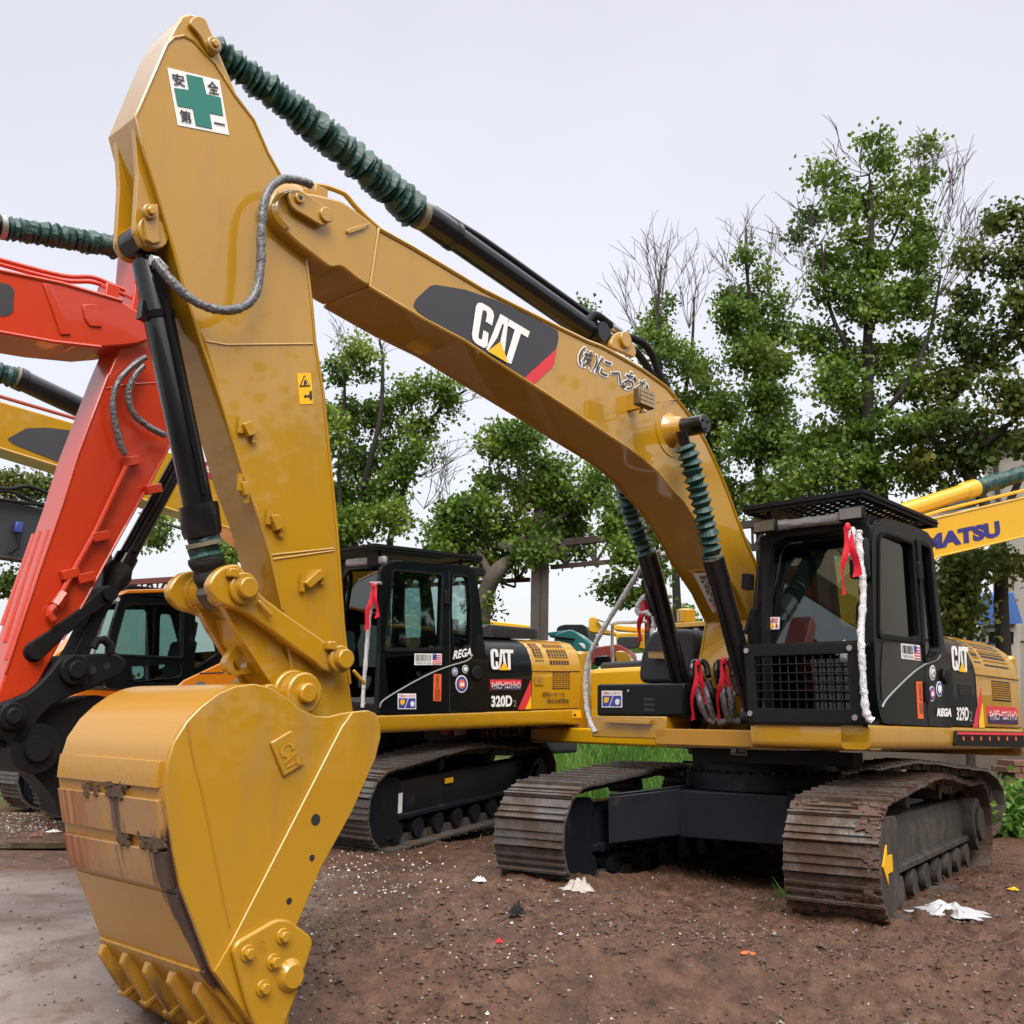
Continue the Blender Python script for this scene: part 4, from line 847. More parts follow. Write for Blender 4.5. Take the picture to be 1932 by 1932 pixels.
MB().plate(rnd(lg, .02), [hole], V((0, -.06, 0))).build("lifting_lug", YEL, bl_, bevel=.008)
qc = F1.px(*zL((1150, 1185)), 1, .33)
mb = MB(); mb.cyl(V((qc.x, -.33, qc.z)), V((qc.x, .24, qc.z)), .105, 32); mb.cyl(V((qc.x, .24, qc.z)), V((qc.x, .33, qc.z)), .118, 32); mb.cyl(V((qc.x, .19, qc.z)), V((qc.x, .225, qc.z)), .135, 32); mb.cyl(V((qc.x, .3, qc.z)), V((qc.x, .37, qc.z)), .058, 26); mb.build("bucket_pin", YEL, big, bevel=.012)
# ---------------- bucket
YK = .58; KP = Surf(F1, (0, YK, 0), (0, 1, 0))
prof_px = [(597, 1351), (567, 1338), (540, 1315), (513, 1298), (480, 1290), (443, 1295), (413, 1308), (380, 1333), (353, 1361), (328, 1401), (318, 1437), (312, 1488), (316, 1528), (328, 1608), (340, 1671), (367, 1742), (400, 1832), (428, 1873), (473, 1932), (520, 1996), (552, 2040)]
PR = smoothpath(KP(*prof_px), 10)
right = [(597, 1351), (620, 1352), (640, 1347), (661, 1343), (690, 1340), (705, 1346), (714, 1366), (714, 1392), (704, 1432), (660, 1531), (600, 1640), (556, 1745), (540, 1850), (540, 1930), (556, 2042)]
sidep = KP(*[q for q in prof_px[1:]])+KP(*right[::-1])
inn = V((0, 0, 0))
BUCK = None
def bucketmat():
    m, n, l, b = nt("bucket_worn_yellow")
    tc = n.new("ShaderNodeTexCoord"); sx = n.new("ShaderNodeSeparateXYZ"); l.new(tc.outputs["Object"], sx.inputs[0])
    mp = n.new("ShaderNodeMapping"); mp.inputs["Scale"].default_value = (5, 17, 1.5); l.new(tc.outputs["Object"], mp.inputs[0])
    nz = n.new("ShaderNodeTexNoise"); nz.inputs["Scale"].default_value = 1; nz.inputs["Detail"].default_value = 8; nz.inputs["Roughness"].default_value = .6; l.new(mp.outputs[0], nz.inputs[0])
    n2 = n.new("ShaderNodeTexNoise"); n2.inputs["Scale"].default_value = 2.6; n2.inputs["Detail"].default_value = 4; l.new(tc.outputs["Object"], n2.inputs[0])
    def rng_(src, a, b_, c=0, d=1):
        r = n.new("ShaderNodeMapRange"); r.inputs[1].default_value = a; r.inputs[2].default_value = b_; r.inputs[3].default_value = c; r.inputs[4].default_value = d; l.new(src, r.inputs[0]); return r.outputs[0]
    def mth(op, a, b_):
        r = n.new("ShaderNodeMath"); r.operation = op; r.use_clamp = True
        for i, x in enumerate((a, b_)):
            if isinstance(x, (int, float)): r.inputs[i].default_value = x
            else: l.new(x, r.inputs[i])
        return r.outputs[0]
    # bare worn tan metal on the middle bands (z between .55 and 1.05), brown run-off streaks near the right edge and one strip mid way
    def win(a, b_): return mth("MULTIPLY", rng_(sx.outputs[2], a+.008, a-.004), rng_(sx.outputs[2], b_-.008, b_+.004))
    band = mth("MAXIMUM", win(1.03, .85), win(.795, .615)); band0 = mth("MULTIPLY", win(1.21, 1.09), rng_(sx.outputs[2], 1.20, 1.09))
    tan = mth("MAXIMUM", mth("MULTIPLY", band, rng_(nz.outputs["Fac"], .30, .52)), mth("MULTIPLY", band0, rng_(nz.outputs["Fac"], .44, .60)))
    edge = rng_(ma2(sx.outputs[1], sx.outputs[2]), .62, .98) if False else rng_(sx.outputs[1], .22, .55); edge2 = mth("MULTIPLY", rng_(sx.outputs[2], 1.02, .80), edge); edge2 = mth("MULTIPLY", edge2, rng_(mth("ADD", sx.outputs[1], mth("MULTIPLY", sx.outputs[2], .35)), .52, .60))
    st1 = mth("MULTIPLY", rng_(sx.outputs[1], .0, .05), rng_(sx.outputs[1], .22, .16))
    st1 = mth("MULTIPLY", st1, band)
    s = mth("ADD", mth("MULTIPLY", edge2, .48), mth("MULTIPLY", st1, .27))
    s = mth("ADD", s, mth("MULTIPLY", rng_(n2.outputs["Fac"], .35, .7), .16))
    s = mth("ADD", s, mth("MULTIPLY", nz.outputs["Fac"], .62))
    dark = rng_(s, .57, .68)
    low = mth("MULTIPLY", rng_(sx.outputs[2], .30, .02), rng_(nz.outputs["Fac"], .50, .66)); dark = mth("MAXIMUM", dark, mth("MULTIPLY", low, .75))
    left = mth("MULTIPLY", mth("MULTIPLY", rng_(sx.outputs[1], -.05, -.45), band), rng_(nz.outputs["Fac"], .38, .52))
    c1 = n.new("ShaderNodeMixRGB"); c1.inputs[1].default_value = (.40, .20, .014, 1); c1.inputs[2].default_value = (.34, .195, .085, 1); l.new(tan, c1.inputs[0])
    c2 = n.new("ShaderNodeMixRGB"); c2.inputs[2].default_value = (.25, .065, .012, 1); l.new(left, c2.inputs[0]); l.new(c1.outputs[0], c2.inputs[1])
    c3 = n.new("ShaderNodeMixRGB"); c3.inputs[2].default_value = (.050, .024, .017, 1); l.new(dark, c3.inputs[0]); l.new(c2.outputs[0], c3.inputs[1])
    l.new(c3.outputs[0], b.inputs["Base Color"]); b.inputs["Coat Weight"].default_value = .3; b.inputs["Coat Roughness"].default_value = .15
    l.new(rng_(mth("MAXIMUM", tan, dark), 0, 1, .34, .62), b.inputs["Roughness"])
    n3 = n.new("ShaderNodeTexNoise"); n3.inputs["Scale"].default_value = 40; l.new(tc.outputs["Object"], n3.inputs[0])
    bp = n.new("ShaderNodeBump"); bp.inputs["Strength"].default_value = .15; bp.inputs["Distance"].default_value = .01; l.new(n3.outputs["Fac"], bp.inputs["Height"]); l.new(bp.outputs[0], b.inputs["Normal"])
    return m
BUCK = bucketmat()
def nrm(i):
    t = (PR[min(len(PR)-1, i+1)]-PR[max(0, i-1)]).normalized(); n = V((t.z, 0, -t.x)); 
    return n if n.dot(PR[i]-V((6.0, YK, .9))) > 0 else -n
N_ = [nrm(i) for i in range(len(PR))]
def shellband(i0, i1, off, th, ya, yb_):
    out = [PR[i]+N_[i]*off for i in range(i0, i1+1)]; inn_ = [PR[i]+N_[i]*(off-th) for i in range(i0, i1+1)][::-1]
    poly = [V((p.x, ya, p.z)) for p in out+inn_]; return MB().prism(poly, V((0, yb_-ya, 0)))
n_pr = len(PR)
bk = shellband(0, n_pr-1, 0, .025, -YK+.02, YK-.02).build("bucket", BUCK, big, smooth=40)
def idx(v):   # nearest profile index to a photo row on the near edge (below the top)
    tgt = [KP((u_, v_))[0] for u_, v_ in [v]][0]; return min(range(n_pr), key=lambda i: (PR[i]-tgt).length)
for sgn in (1, -1):
    y = YK if sgn > 0 else -YK+.03
    o = MB().prism([V((p.x, y, p.z)) for p in sidep], V((0, -.03, 0))).build("bucket_side", YEL, bk, bevel=.006)
    if sgn > 0:
        cut = KP((661, 1343), (690, 1340), (705, 1346), (714, 1366), (714, 1392), (704, 1432), (660, 1531), (600, 1640), (556, 1745), (540, 1850), (540, 1930), (556, 2042), (473, 1932), (400, 1832), (433, 1775), (640, 1372))
        MB().prism([p+V((0, .001, 0)) for p in cut], V((0, .02, 0))).build("side_bar", YEL, bk, bevel=.006)
        MB().tube(smoothpath(KP(*zb((1060, 230), (1090, 420), (1140, 610), (1200, 900), (1260, 1200), (1300, 1380))), 6), .006, 6).build("plate_seam", YELD, bk, smooth=60)
        for c_, r_ in (((591, 1546), .030), ((584, 1618), .017), ((541, 1699), .017)):
            q = KP(c_)[0]+V((0, .021, 0)); MB().cyl(q, q+V((0, .0015, 0)), r_, 20).build("bolt_hole", INK, bk)
        # cast maker block
        em = KP(*zb((1522, 338), (1640, 268), (1712, 462), (1596, 532))); eb = MB().prism([p+V((0, .001, 0)) for p in em], V((0, .018, 0))).build("maker_block", YEL, bk, bevel=.008)
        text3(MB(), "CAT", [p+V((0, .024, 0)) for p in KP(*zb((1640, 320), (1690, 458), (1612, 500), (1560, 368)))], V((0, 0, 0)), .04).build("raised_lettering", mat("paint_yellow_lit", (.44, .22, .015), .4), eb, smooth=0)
        # side cutter plate
        scp = rnd(KP(*zb((1283, 1510), (1310, 1455), (1530, 1330), (1600, 1332), (1725, 1425), (1738, 1470), (1650, 1740), (1580, 1920), (1540, 2010), (1420, 1960), (1360, 1800))), .03)
        sd = MB().prism([p+V((0, .022, 0)) for p in scp], V((0, .035, 0))).build("side_cutter", YEL, bk, bevel=.014, seg=3)
        for c_ in ((1362, 1520), (1562, 1425), (1508, 1568), (1450, 1715)):
            q = KP(zb(c_))[0]+V((0, .056, 0)); mb = MB(); mb.cyl(q, q+V((0, .012, 0)), .040, 20); mb.cyl(q, q+V((0, .04, 0)), .028, 6); mb.build("bolt", YEL, sd, bevel=.004)
        q = KP(zb((1605, 1645)))[0]+V((0, .05, 0)); MB().tube([q, q+V((0, .02, 0)), q+V((0, .045, 0))], [.085, .075, .055], 26).build("boss", YEL, sd)
        tr_ = rnd(KP(*zb((1590, 1460), (1655, 1465), (1640, 1600), (1560, 1870), (1470, 1890), (1450, 1840))), .02)
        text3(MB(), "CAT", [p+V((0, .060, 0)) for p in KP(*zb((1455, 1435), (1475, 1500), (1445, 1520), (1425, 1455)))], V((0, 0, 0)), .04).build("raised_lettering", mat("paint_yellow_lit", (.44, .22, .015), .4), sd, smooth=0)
# wear bands
i_a, i_b, i_c, i_d, i_e, i_f, i_g, i_h = [idx(p) for p in ((318, 1437), (312, 1488), (313, 1511), (327, 1586), (331, 1608), (343, 1681), (347, 1692), (400, 1830))]
for a_, b__, th in ((i_a, i_b, .022), (i_c, i_d, .022), (i_e, i_f, .022), (i_g, i_h, .010), (i_h, n_pr-1, .024)):
    if b__ > a_: shellband(a_, b__, th, th+.004, -YK+.03, YK-.05).build("wear_plate", BUCK, bk, bevel=.004)
for y_, ii, w_ in ((.11, (i_b+i_c)//2, .11), (.14, (i_d+i_e)//2, .06), (.42, (i_d+i_e)//2, .13), (-.20, i_c, .03), (-.10, i_c, .02)):
    mb = MB()
    for _ in range(int(700*w_)):
        q = PR[ii]+N_[ii]*.010; c_ = V((q.x+random.uniform(-.008, .012), y_+random.uniform(-w_, w_)*random.uniform(.6, 1), q.z+random.uniform(-.036, .026))); r_ = random.uniform(.004, .013); mb.obox(c_, V((r_, 0, r_*.3)), V((0, r_, r_*.4)), V((r_*.3, -.2*r_, r_)))
    mb.build("dried_mud", mat("dried_mud", (.10, .065, .045), .95, var=.4, vs=20), bk, smooth=0)
# teeth
ib_ = idx((400, 1830)); te = PR[-1]; td = (PR[-1]-PR[ib_]).normalized(); tn_ = N_[(ib_+n_pr)//2]
for k in range(5):
    y = -.525+.235*k; t0 = PR[ib_]+tn_*.02+td*(.03+.012*k); w = .058; o0 = V((0, y-t0.y, 0))
    def sec_(c, w, h): return [c+V((0, -w, 0))+tn_*h*.15, c+V((0, -w*.55, 0))+tn_*h, c+V((0, w*.55, 0))+tn_*h, c+V((0, w, 0))+tn_*h*.15, c+V((0, w, 0))-tn_*.03, c+V((0, -w, 0))-tn_*.03]
    def loft(ss, nm, m_):
        st_ = [sec_(t0+o0+td*a, w*b_, h) for a, b_, h in ss]; vs = [p for s_ in st_ for p in s_]; n_ = len(ss)
        return MB().add(vs, [(i*6+j, i*6+(j+1) % 6, (i+1)*6+(j+1) % 6, (i+1)*6+j) for i in range(n_-1) for j in range(6)]+[tuple(range(6))[::-1], tuple(range(6*n_-6, 6*n_))]).build(nm, m_, bk, bevel=.008)
    loft(((0, .62, .02), (.025, .66, .06), (.18, .72, .072), (.30, .80, .080)), "tooth_adapter", BUCK)
    loft(((.285, 1.05, .09), (.31, 1.08, .095), (.315, .98, .08), (.46, .85, .05), (.60, .7, .012)), "tooth", BUCK)
# mounting ears at the back of the bucket
eb = rnd(KP((540, 1318), (575, 1285), (600, 1300), (640, 1330), (650, 1350), (600, 1370), (560, 1345)), .04)
mb = MB()
for y in (-.25, .20): mb.prism([V((p.x, y, p.z)) for p in eb], V((0, .05, 0)))
mb.build("mounting_ear", YEL, bk, bevel=.01)
# ================================================================ 2. the black-cab digger behind, left
M2m = heading((0, 0, 0), 48, 2.5, -3); A2 = at(*cr(1050, 1600, 750, (225, 1400)), 11.8); O2 = A2-M2m.to_3x3()@V((1.08, YS, 1.47))
F2 = Frame(heading(O2, 48, 2.5, -3)); zm = lambda *p: cr(1050, 1600, 750, *p)
dig2 = thing("excavator", "yellow excavator with glossy black cab and hood parked behind the big bucket", "excavator", F2.M, "tracked excavators in the yard")
for y_0, y_1, o_ in ((.88, 1.52, 1), (-1.52, -.88, -1)):
    t = make_track(dig2, y_0, y_1, -2.45, 2.15, CHAIN2, NAVY, o_); t.rotation_euler.z = math.radians(20)
    if o_ > 0:
        MB().box(.2, .38, 1.36, 1.375, .60, .66).build("yellow_tag", DYEL, t); MB().box(1.35, 1.43, 1.395, 1.402, .38, .60).build("chain_tag", WHITE, t)
n0 = set(dig2.children); carbody(dig2, .95, NAVY, NAVY)
for o in set(dig2.children)-n0: o.rotation_euler.z = math.radians(20)
sp2 = dict(side=BLG, xh0=-.50, xh1=-1.28, xt=-2.20, vents=[(-1.36, -1.52, .62, 1.05), (-1.62, -1.98, .58, 1.05), (-1.66, -1.98, .26, .48)], bars=9, vert=True, sk=(1.255, 1.463))
sec2, blk2, yel2 = upper(dig2, sp2)
cab2, SC2, out2, (xf2, xr2, zt2, zb2) = cab(dig2, F2, zm, dict(outer=[(225, 1400), (235, 900), (235, 330), (250, 255), (310, 222), (420, 212), (905, 250), (950, 275), (980, 340), (1010, 560), (1038, 880), (1068, 1000), (1072, 1375)],
  holes=[[(330, 300), (350, 290), (700, 318), (708, 345), (692, 890), (268, 890), (305, 560)], [(788, 325), (910, 340), (930, 600), (925, 880), (800, 905), (782, 600)]], holenames=["door_window", "rear_side_window"], glass=[GLC, GLC], W=1.0, far=GLC))
# front of that cab
A_ = out2[0]; SW2 = Surf(F2, (xf2-.03, 0, 0), (1, 0, 0.04))
fr2 = [V((xf2-.04, YS-.0, zb2)), V((xf2-.06, YS-.0, zt2-.2)), V((xf2-.14, YS-.03, zt2-.05)), V((xf2-.14, YS-.95, zt2-.05)), V((xf2-.06, YS-.98, zt2-.2)), V((xf2-.04, YS-.98, zb2))]
def lerpq(a, b, c, d, s, t): return (a*(1-s)+b*s)*(1-t)+(d*(1-s)+c*s)*t
w_ = rnd([V((xf2-.045, YS-.09, zb2+.1)), V((xf2-.06, YS-.09, zt2-.2)), V((xf2-.12, YS-.14, zt2-.10)), V((xf2-.12, YS-.84, zt2-.10)), V((xf2-.06, YS-.89, zt2-.2)), V((xf2-.045, YS-.89, zb2+.1))], .04)
MB().plate([q+V((.012, 0, 0)) for q in fr2], [[q+V((.012, 0, 0)) for q in w_]], V((-.05, 0, 0))).build("cab_front_frame", BLM, cab2, bevel=.01)
MB().prism([q-V((.02, 0, 0)) for q in w_], V((-.008, 0, 0))).build("windscreen", GLS, cab2, smooth=0)
roofguard(dig2, F2, zm, dict(z=zt2+.14, pts=[(-330, 175), (190, 100), (1018, 195)]), dig2)
seat(cab2, .05, YS-.5, 1.62)
MB().box(.6, .8, YS-.95, YS-.75, 1.5, 2.2).build("console", BLM, cab2, bevel=.02)
q = F2.px(*zm((180, 220)), 0, xf2-.1); l_ = MB().box(q.x-.05, q.x+.03, q.y-.1, q.y+.1, q.z-.06, q.z+.06).build("work_lamp", BLM, cab2, bevel=.015)
MB().box(xf2-.16, xf2-.10, YS-.92, YS-.08, zt2-.06, zt2+.04).build("rolled_sheet", mat("grey_sheet", (.25, .25, .26), .6, bump=.4), cab2, bevel=.03)
MB().tube(smoothpath([q+V((0, .006, 0)) for q in SC2(*zm((228, 1345), (255, 1292), (400, 1200), (600, 1092), (760, 1028), (900, 985), (945, 940)))], 6), .010, 8).build("trim_strip", SILV, cab2)
MB().tube([q+V((0, .002, 0)) for q in SC2(*zm((765, 290), (770, 700), (768, 1380)))], .006, 6).build("door_gap", INK, cab2)
MB().prism(rnd([q+V((0, .003, 0)) for q in SC2(*zm((722, 440), (762, 440), (765, 545), (722, 545)))], .015), V((0, .03, 0))).build("door_handle", BLM, cab2, bevel=.006)
q = SC2(zm((975, 1080)))[0]; MB().cyl(q, q+V((0, .03, 0)), .085, 24).build("filler_cap", BLM, cab2, bevel=.012)
q = SC2(zm((525, 1088)))[0]; MB().cyl(q, q+V((0, .02, 0)), .03, 14).build("door_lock", BLM, cab2)
MB().prism(rnd([q+V((0, .002, 0)) for q in SC2(*zm((270, 960), (690, 925), (700, 1030), (560, 1080), (300, 1240)))], .03), V((0, .004, 0))).build("lower_door_glass", GLD, cab2, smooth=0)
flag_sticker(SC2, zm((496, 928), (706, 930), (705, 1016), (494, 1018)), cab2)
SC2.text("REGA", zm((800, 905), (938, 880), (930, 945), (786, 975)), WHITE, cab2, .022, bold=.03)
for c, r, ry, m_, rm in (((810, 1070), 5.6, 8, DBLUE, None), ((890, 1050), 5.6, 8, mat("decal_emblem_green", (.05, .22, .16), .5), WHITE), ((861, 1164), 11.5, 16.5, DBLUE, DORG)):
    x, y = zm(c); emblem(SC2, (x, y), r, ry, cab2, m_, rm)
ol = SC2.decal("orange_label", zm((646, 1086), (706, 1088), (702, 1297), (642, 1295)), DORG, cab2)
for i, ch in enumerate("作業責任者"): SC2.text(ch, zm((660, 1095+i*20), (685, 1095+i*20), (685, 1112+i*20), (660, 1112+i*20)), INK, ol)
SC2.decal("label_boxes", zm((655, 1200), (695, 1200), (692, 1285), (653, 1285)), mat("label_dark_orange", (.35, .06, .02), .5), ol, .007)
x, y = zm((368, 1238)); hand_sticker(SC2, (x, y), 34.5, 29.5, cab2)
SB2 = Surf(F2, (0, YS-.0, 0), (0, 1, 0))
SB2.logo(zm((1080, 892), (1258, 900), (1262, 1052), (1090, 1052)), blk2)
SB2.text("320D", zm((1088, 1255), (1250, 1250), (1250, 1340), (1088, 1342)), WHITE, blk2, bold=.04); SB2.text("2", zm((1258, 1290), (1282, 1290), (1282, 1338), (1258, 1338)), SILV, blk2)
bn = SB2.decal("banner", zm((1082, 1130), (1323, 1130), (1323, 1212), (1082, 1215)), DRED, blk2, .004); SB2.decal("banner_half", zm((1084, 1172), (1322, 1172), (1322, 1212), (1084, 1214)), mat("decal_indigo", (.03, .015, .06), .5), bn, .007)
SB2.text("キャタピラーウエストジャパン", zm((1090, 1142), (1316, 1142), (1316, 1204), (1090, 1206)), WHITE, bn, .011, .02)
SB2.decal("red_stripe", zm((1398, 1130), (1400, 1250), (1348, 1360), (1296, 1362)), DRED, blk2, .004); SB2.decal("yellow_stripe", zm((1400, 1255), (1400, 1358), (1352, 1360)), DYEL, blk2, .004)
SB2.text("超低0.7オフ法", zm((1485, 1225), (1655, 1230), (1655, 1262), (1485, 1262)), INK, yel2, bold=.01); SB2.text("適合低燃費型", zm((1522, 1275), (1690, 1280), (1690, 1312), (1522, 1312)), INK, yel2, bold=.01)
hl_ = SB2.decal("hatch", zm((1425, 1105), (1495, 1105), (1497, 1172), (1427, 1172)), YELD, yel2, .008); SB2.disc("hatch_lock", zm((1460, 1135)), 3.5, STEEL, hl_, .013)
wt = Surf(F2, (0, YS, 0), (0, 1, 0)).decal("warning_sticker", zm((1715, 1372), (1785, 1370), (1785, 1425), (1715, 1427)), DYEL, dig2, .008)
Surf(F2, (0, YS, 0), (0, 1, 0)).decal("warning_triangle", zm((1733, 1385), (1747, 1412), (1720, 1412)), INK, wt, .012)
# bonnet vent box on top, rail wrap, ribbon
mb = MB(); pv = rnd([V((-.55, .55, 2.38)), V((-1.75, .55, 2.38)), V((-1.72, .55, 2.52)), V((-.85, .55, 2.55)), V((-.62, .55, 2.46))], .04); mb.prism(pv, V((0, .75, 0))); o = mb.build("hood_vent_box", TANK, dig2, bevel=.03)
for k in range(18): x = -.95-k*.042; MB().box(x-.014, x+.014, 1.295, 1.31, 2.41, 2.50).build("vent_slot", INK, o, smooth=0)
P2 = [F2.px(*p, 0, xf2+.04) for p in zm((190, 390), (165, 520), (145, 700), (125, 950), (105, 1200), (98, 1345))]
MB().tube(smoothpath(P2, 6), [.024*random.uniform(.85, 1.15) for _ in range(31)], 10, True, .1).build("wrapped_handrail", WRAPW, dig2)
MB().cyl(F2.px(*zm((160, 382)), 0, xf2+.04), F2.px(*zm((240, 384)), 0, xf2), .02, 8).build("mirror_arm", STEEL, dig2)
bow("ribbon", "red ribbon hanging from the front post of the black cab behind the stick", F2.M@F2.px(*zm((180, 400)), 0, xf2+.07), .05, .50)
# its boom, seen far left behind the red arm
B2 = Surf(F2, (0, .22, 0), (0, 1, 0))
bp2 = B2((-160, 715), (0, 757), (143, 799), (375, 870), (500, 945), (590, 1020), (650, 1120), (680, 1240), (660, 1330), (610, 1300), (595, 1200), (540, 1080), (430, 997), (337, 964), (297, 954), (113, 882), (0, 847), (-160, 800))
bm2 = MB().prism(bp2, V((0, -.44, 0))).build("boom", YEL, dig2, bevel=.012)
MB().tube(B2((-160, 805), (0, 846), (113, 881), (297, 953), (430, 996), (540, 1079)), .016, 6).build("flange", YEL, bm2)
B2.decal("logo_panel", [(13, 828), (50, 808), (90, 807), (160, 815), (300, 850), (290, 905), (200, 900), (113, 873), (24, 838)], DECK, bm2, .005, .02)
rs = B2.decal("red_sticker", [(340, 858), (398, 874), (402, 905), (345, 885)], mat("maroon_sticker", (.28, .015, .04), .5), bm2, .005); B2.text("日本", [(376, 874), (396, 879), (398, 894), (378, 889)], WHITE, rs, .010)
y0b = lambda p: F2.px(*p, 1, 0)
a, b, c, d = y0b((-60, 690)), y0b((28, 712)), y0b((34, 714)), y0b((260, 820)); r = F2.r_(c, 20)
o = MB().tube([c, c.lerp(d, .05), c.lerp(d, .06), d], [r*1.12, r*1.12, r, r], 20).build("stick_cylinder", BLK, dig2)
bellows(MB(), a, b, r*1.05, 10, .25).build("green_boot", GREEN, o, smooth=25); MB().tube([b, c], r*1.1, 16).build("boot_clamp", mat("clamp_band", (.16, .14, .10), .5), o)
MB().tube([F2.px(*p, 1, .15) for p in ((-160, 700), (0, 748), (143, 790), (240, 820))], .02, 8).build("steel_pipe", mat("pipe_red_brown", (.3, .06, .03), .5), bm2)
# ================================================================ 3. red digger reaching in from the left
th3 = 223; P3 = at(200, 900, 7.0); l3 = V((math.cos(math.radians(th3)), -math.sin(math.radians(th3)), 0)); O3 = P3+l3*.16; O3.z = 0
F3 = Frame(heading(O3, th3)); red = thing("excavator", "red excavator arm folding down from the left edge with a black bucket linkage", "excavator", F3.M, "tracked excavators in the yard")
R3 = Surf(F3, (0, -.16, 0), (0, -1, 0)); zr = lambda *p: cr(0, 1350, 700, *p); z5a = lambda *p: cr(0, 1600, 700, *p)
stp3 = R3((262, 430), (252, 560), (232, 640), (204, 707), (147, 857), (117, 954), (74, 1077), (40, 1180), (10, 1270), (-10, 1335), (52, 1308), (72, 1290), (118, 1207), (165, 1125), (190, 1077), (228, 1008), (283, 910), (330, 828), (335, 700), (318, 600), (305, 430))
st3 = MB().prism(stp3, V((0, .32, 0))).build("stick", RED, red, bevel=.012)
fl = MB(); fl.tube(R3((204, 707), (147, 857), (117, 954), (74, 1077), (40, 1180), (10, 1270)), .010, 6); fl.tube(R3((118, 1207), (165, 1125), (190, 1077), (228, 1008), (283, 910), (325, 832)), .010, 6); fl.build("weld_flange", RED, st3)
e0, e1 = R3((204, 707), (40, 1180)); RL = Surf(F3, e0, (e1-e0).cross(V((0, 1, 0))))
if RL.n.x > 0: RL.n = -RL.n
for a, b in (((64, 1008), (4, 1180)), ((78, 1003), (9, 1212)), ((93, 1000), (12, 1245))):
    p_, q_ = RL(a, b); MB().tube([p_, q_], .016, 6).build("wear_strip", RED, st3)
MB().tube(R3((200, 733), (240, 725), (300, 722)), .006, 6).build("weld_seam", RED, st3)
# boom
R4 = Surf(F3, (0, -.24, 0), (0, -1, 0))
bp3 = R4((-150, 478), (0, 511), (117, 535), (173, 547), (230, 568), (262, 588), (285, 612), (285, 640), (262, 648), (232, 652), (190, 655), (100, 645), (0, 627), (-150, 600))
bm3 = MB().prism(bp3, V((0, .48, 0))).build("boom", RED, red, bevel=.012)
fl = MB(); fl.tube(R4((-150, 600), (0, 627), (100, 645), (190, 655)), .014, 6); fl.tube(R4((-150, 478), (0, 511), (117, 535), (230, 568)), .014, 6); fl.build("flange", RED, bm3)
q = R4((35, 672), (110, 672), (190, 660), (190, 650), (30, 640)); 
R4.decal("logo_panel", [(-60, 520), (18, 537), (27, 548), (24, 590), (10, 597), (-60, 590)], DECK, bm3, .004, .02)
for pts in (((80, 535), (95, 537), (133, 632), (113, 632)), ((155, 575), (180, 574), (192, 618), (168, 616), (158, 600))):
    MB().prism([p-V((0, .002, 0)) for p in R4(*pts)], V((0, -.012, 0))).build("doubler_plate", RED, bm3, bevel=.006)
for dy, dv in ((0, 0), (.09, 9)):
    q = smoothpath([F3.px(u, v+dv, 1, -.12+dy) for u, v in ((-140, 450), (0, 490), (117, 520), (173, 523), (212, 538), (235, 548))], 5); MB().tube(q, .017, 8).build("steel_pipe", RED, bm3)
q = R4((218, 545))[0]; m = MB(); m.box(q.x-.05, q.x+.05, -.2, -.05, q.z-.16, q.z+.05); m.build("pipe_bracket", RED, bm3, bevel=.008)
y3 = lambda p: F3.px(*p, 1, 0)
a, b, c = y3((-120, 402)), y3((2, 428)), y3((236, 468)); r = F3.r_(b, 24)
o = MB().tube([a, b], r*.85, 20).build("stick_cylinder", BLK, red); bellows(MB(), b, c, r, 24, .2, 16, .05).build("green_boot", GREEN, o, smooth=25); MB().tube([b-(c-b)*.02, b+(c-b)*.02], r*1.02, 18).build("boot_clamp", SILV, o)
MB().tube([c, y3((275, 474))], .05, 12).build("rod_end", BLK, o)
for pts in (((275, 674), (250, 690), (222, 722), (213, 760), (218, 800), (228, 840), (238, 858)), ((270, 690), (252, 712), (242, 745), (252, 780), (280, 805), (312, 822))):
    q = smoothpath([F3.px(*p, 1, -.24) for p in pts], 6); MB().tube(q, [.023*random.uniform(.88, 1.1) for _ in q], 10, True, .06).build("wrapped_hose", WRAP, red)
q = [F3.px(*p, 1, -.20) for p in zr((1060, 110), (800, 660), (600, 1020), (510, 1190))]; MB().tube(q, .020, 10).build("steel_pipe", RED, st3)
m = MB(); q = R3(*zr((510, 1190), (440, 1290))); m.tube([p+V((0, -.04, 0)) for p in q], .042, 6); q2 = R3(*zr((440, 1290), (400, 1330), (390, 1370), (420, 1410))); m.tube([p+V((0, -.04, 0)) for p in q2], .028, 8); m.build("pipe_valve", RED, st3)
for p in ((1065, 100), (560, 1030), (690, 1060), (810, 720), (1250, 330)):
    q = R3(zr(p))[0]; MB().obox(q+V((0, -.03, 0)), V((.055, 0, .02)), V((0, .03, 0)), V((-.012, 0, .03))).build("pipe_bracket", RED, st3, bevel=.005)
# bucket cylinder, links and hitch of the red arm
YN = -.17; R5 = Surf(F3, (0, YN, 0), (0, -1, 0))
a, b, c = F3.px(*zr((1560, -40)), 1, 0), F3.px(*zr((1010, 960)), 1, 0), F3.px(*zr((895, 1190)), 1, 0)
r = F3.r_(b, 17); o = MB().tube([a, b.lerp(a, .08), b.lerp(a, .075), b], [r, r, r*1.25, r*1.25], 20).build("bucket_cylinder", BLK, red)
MB().tube([a+V((0, -r*1.25, 0)), b.lerp(a, .1)+V((0, -r*1.25, 0))], .018, 8).build("oil_pipe", BLK, o); MB().tube([a+V((-r, -r*.9, 0)), b.lerp(a, .1)+V((-r, -r*.9, 0))], .018, 8).build("oil_pipe", BLK, o)
MB().tube([b.lerp(c, t) for t in (0, .3, .55, .8, 1)], [r*1.3, r*1.55, r*1.35, r*1.1, r*.8], 14, True, .08).build("cloth_wrap", CLOTH, o)
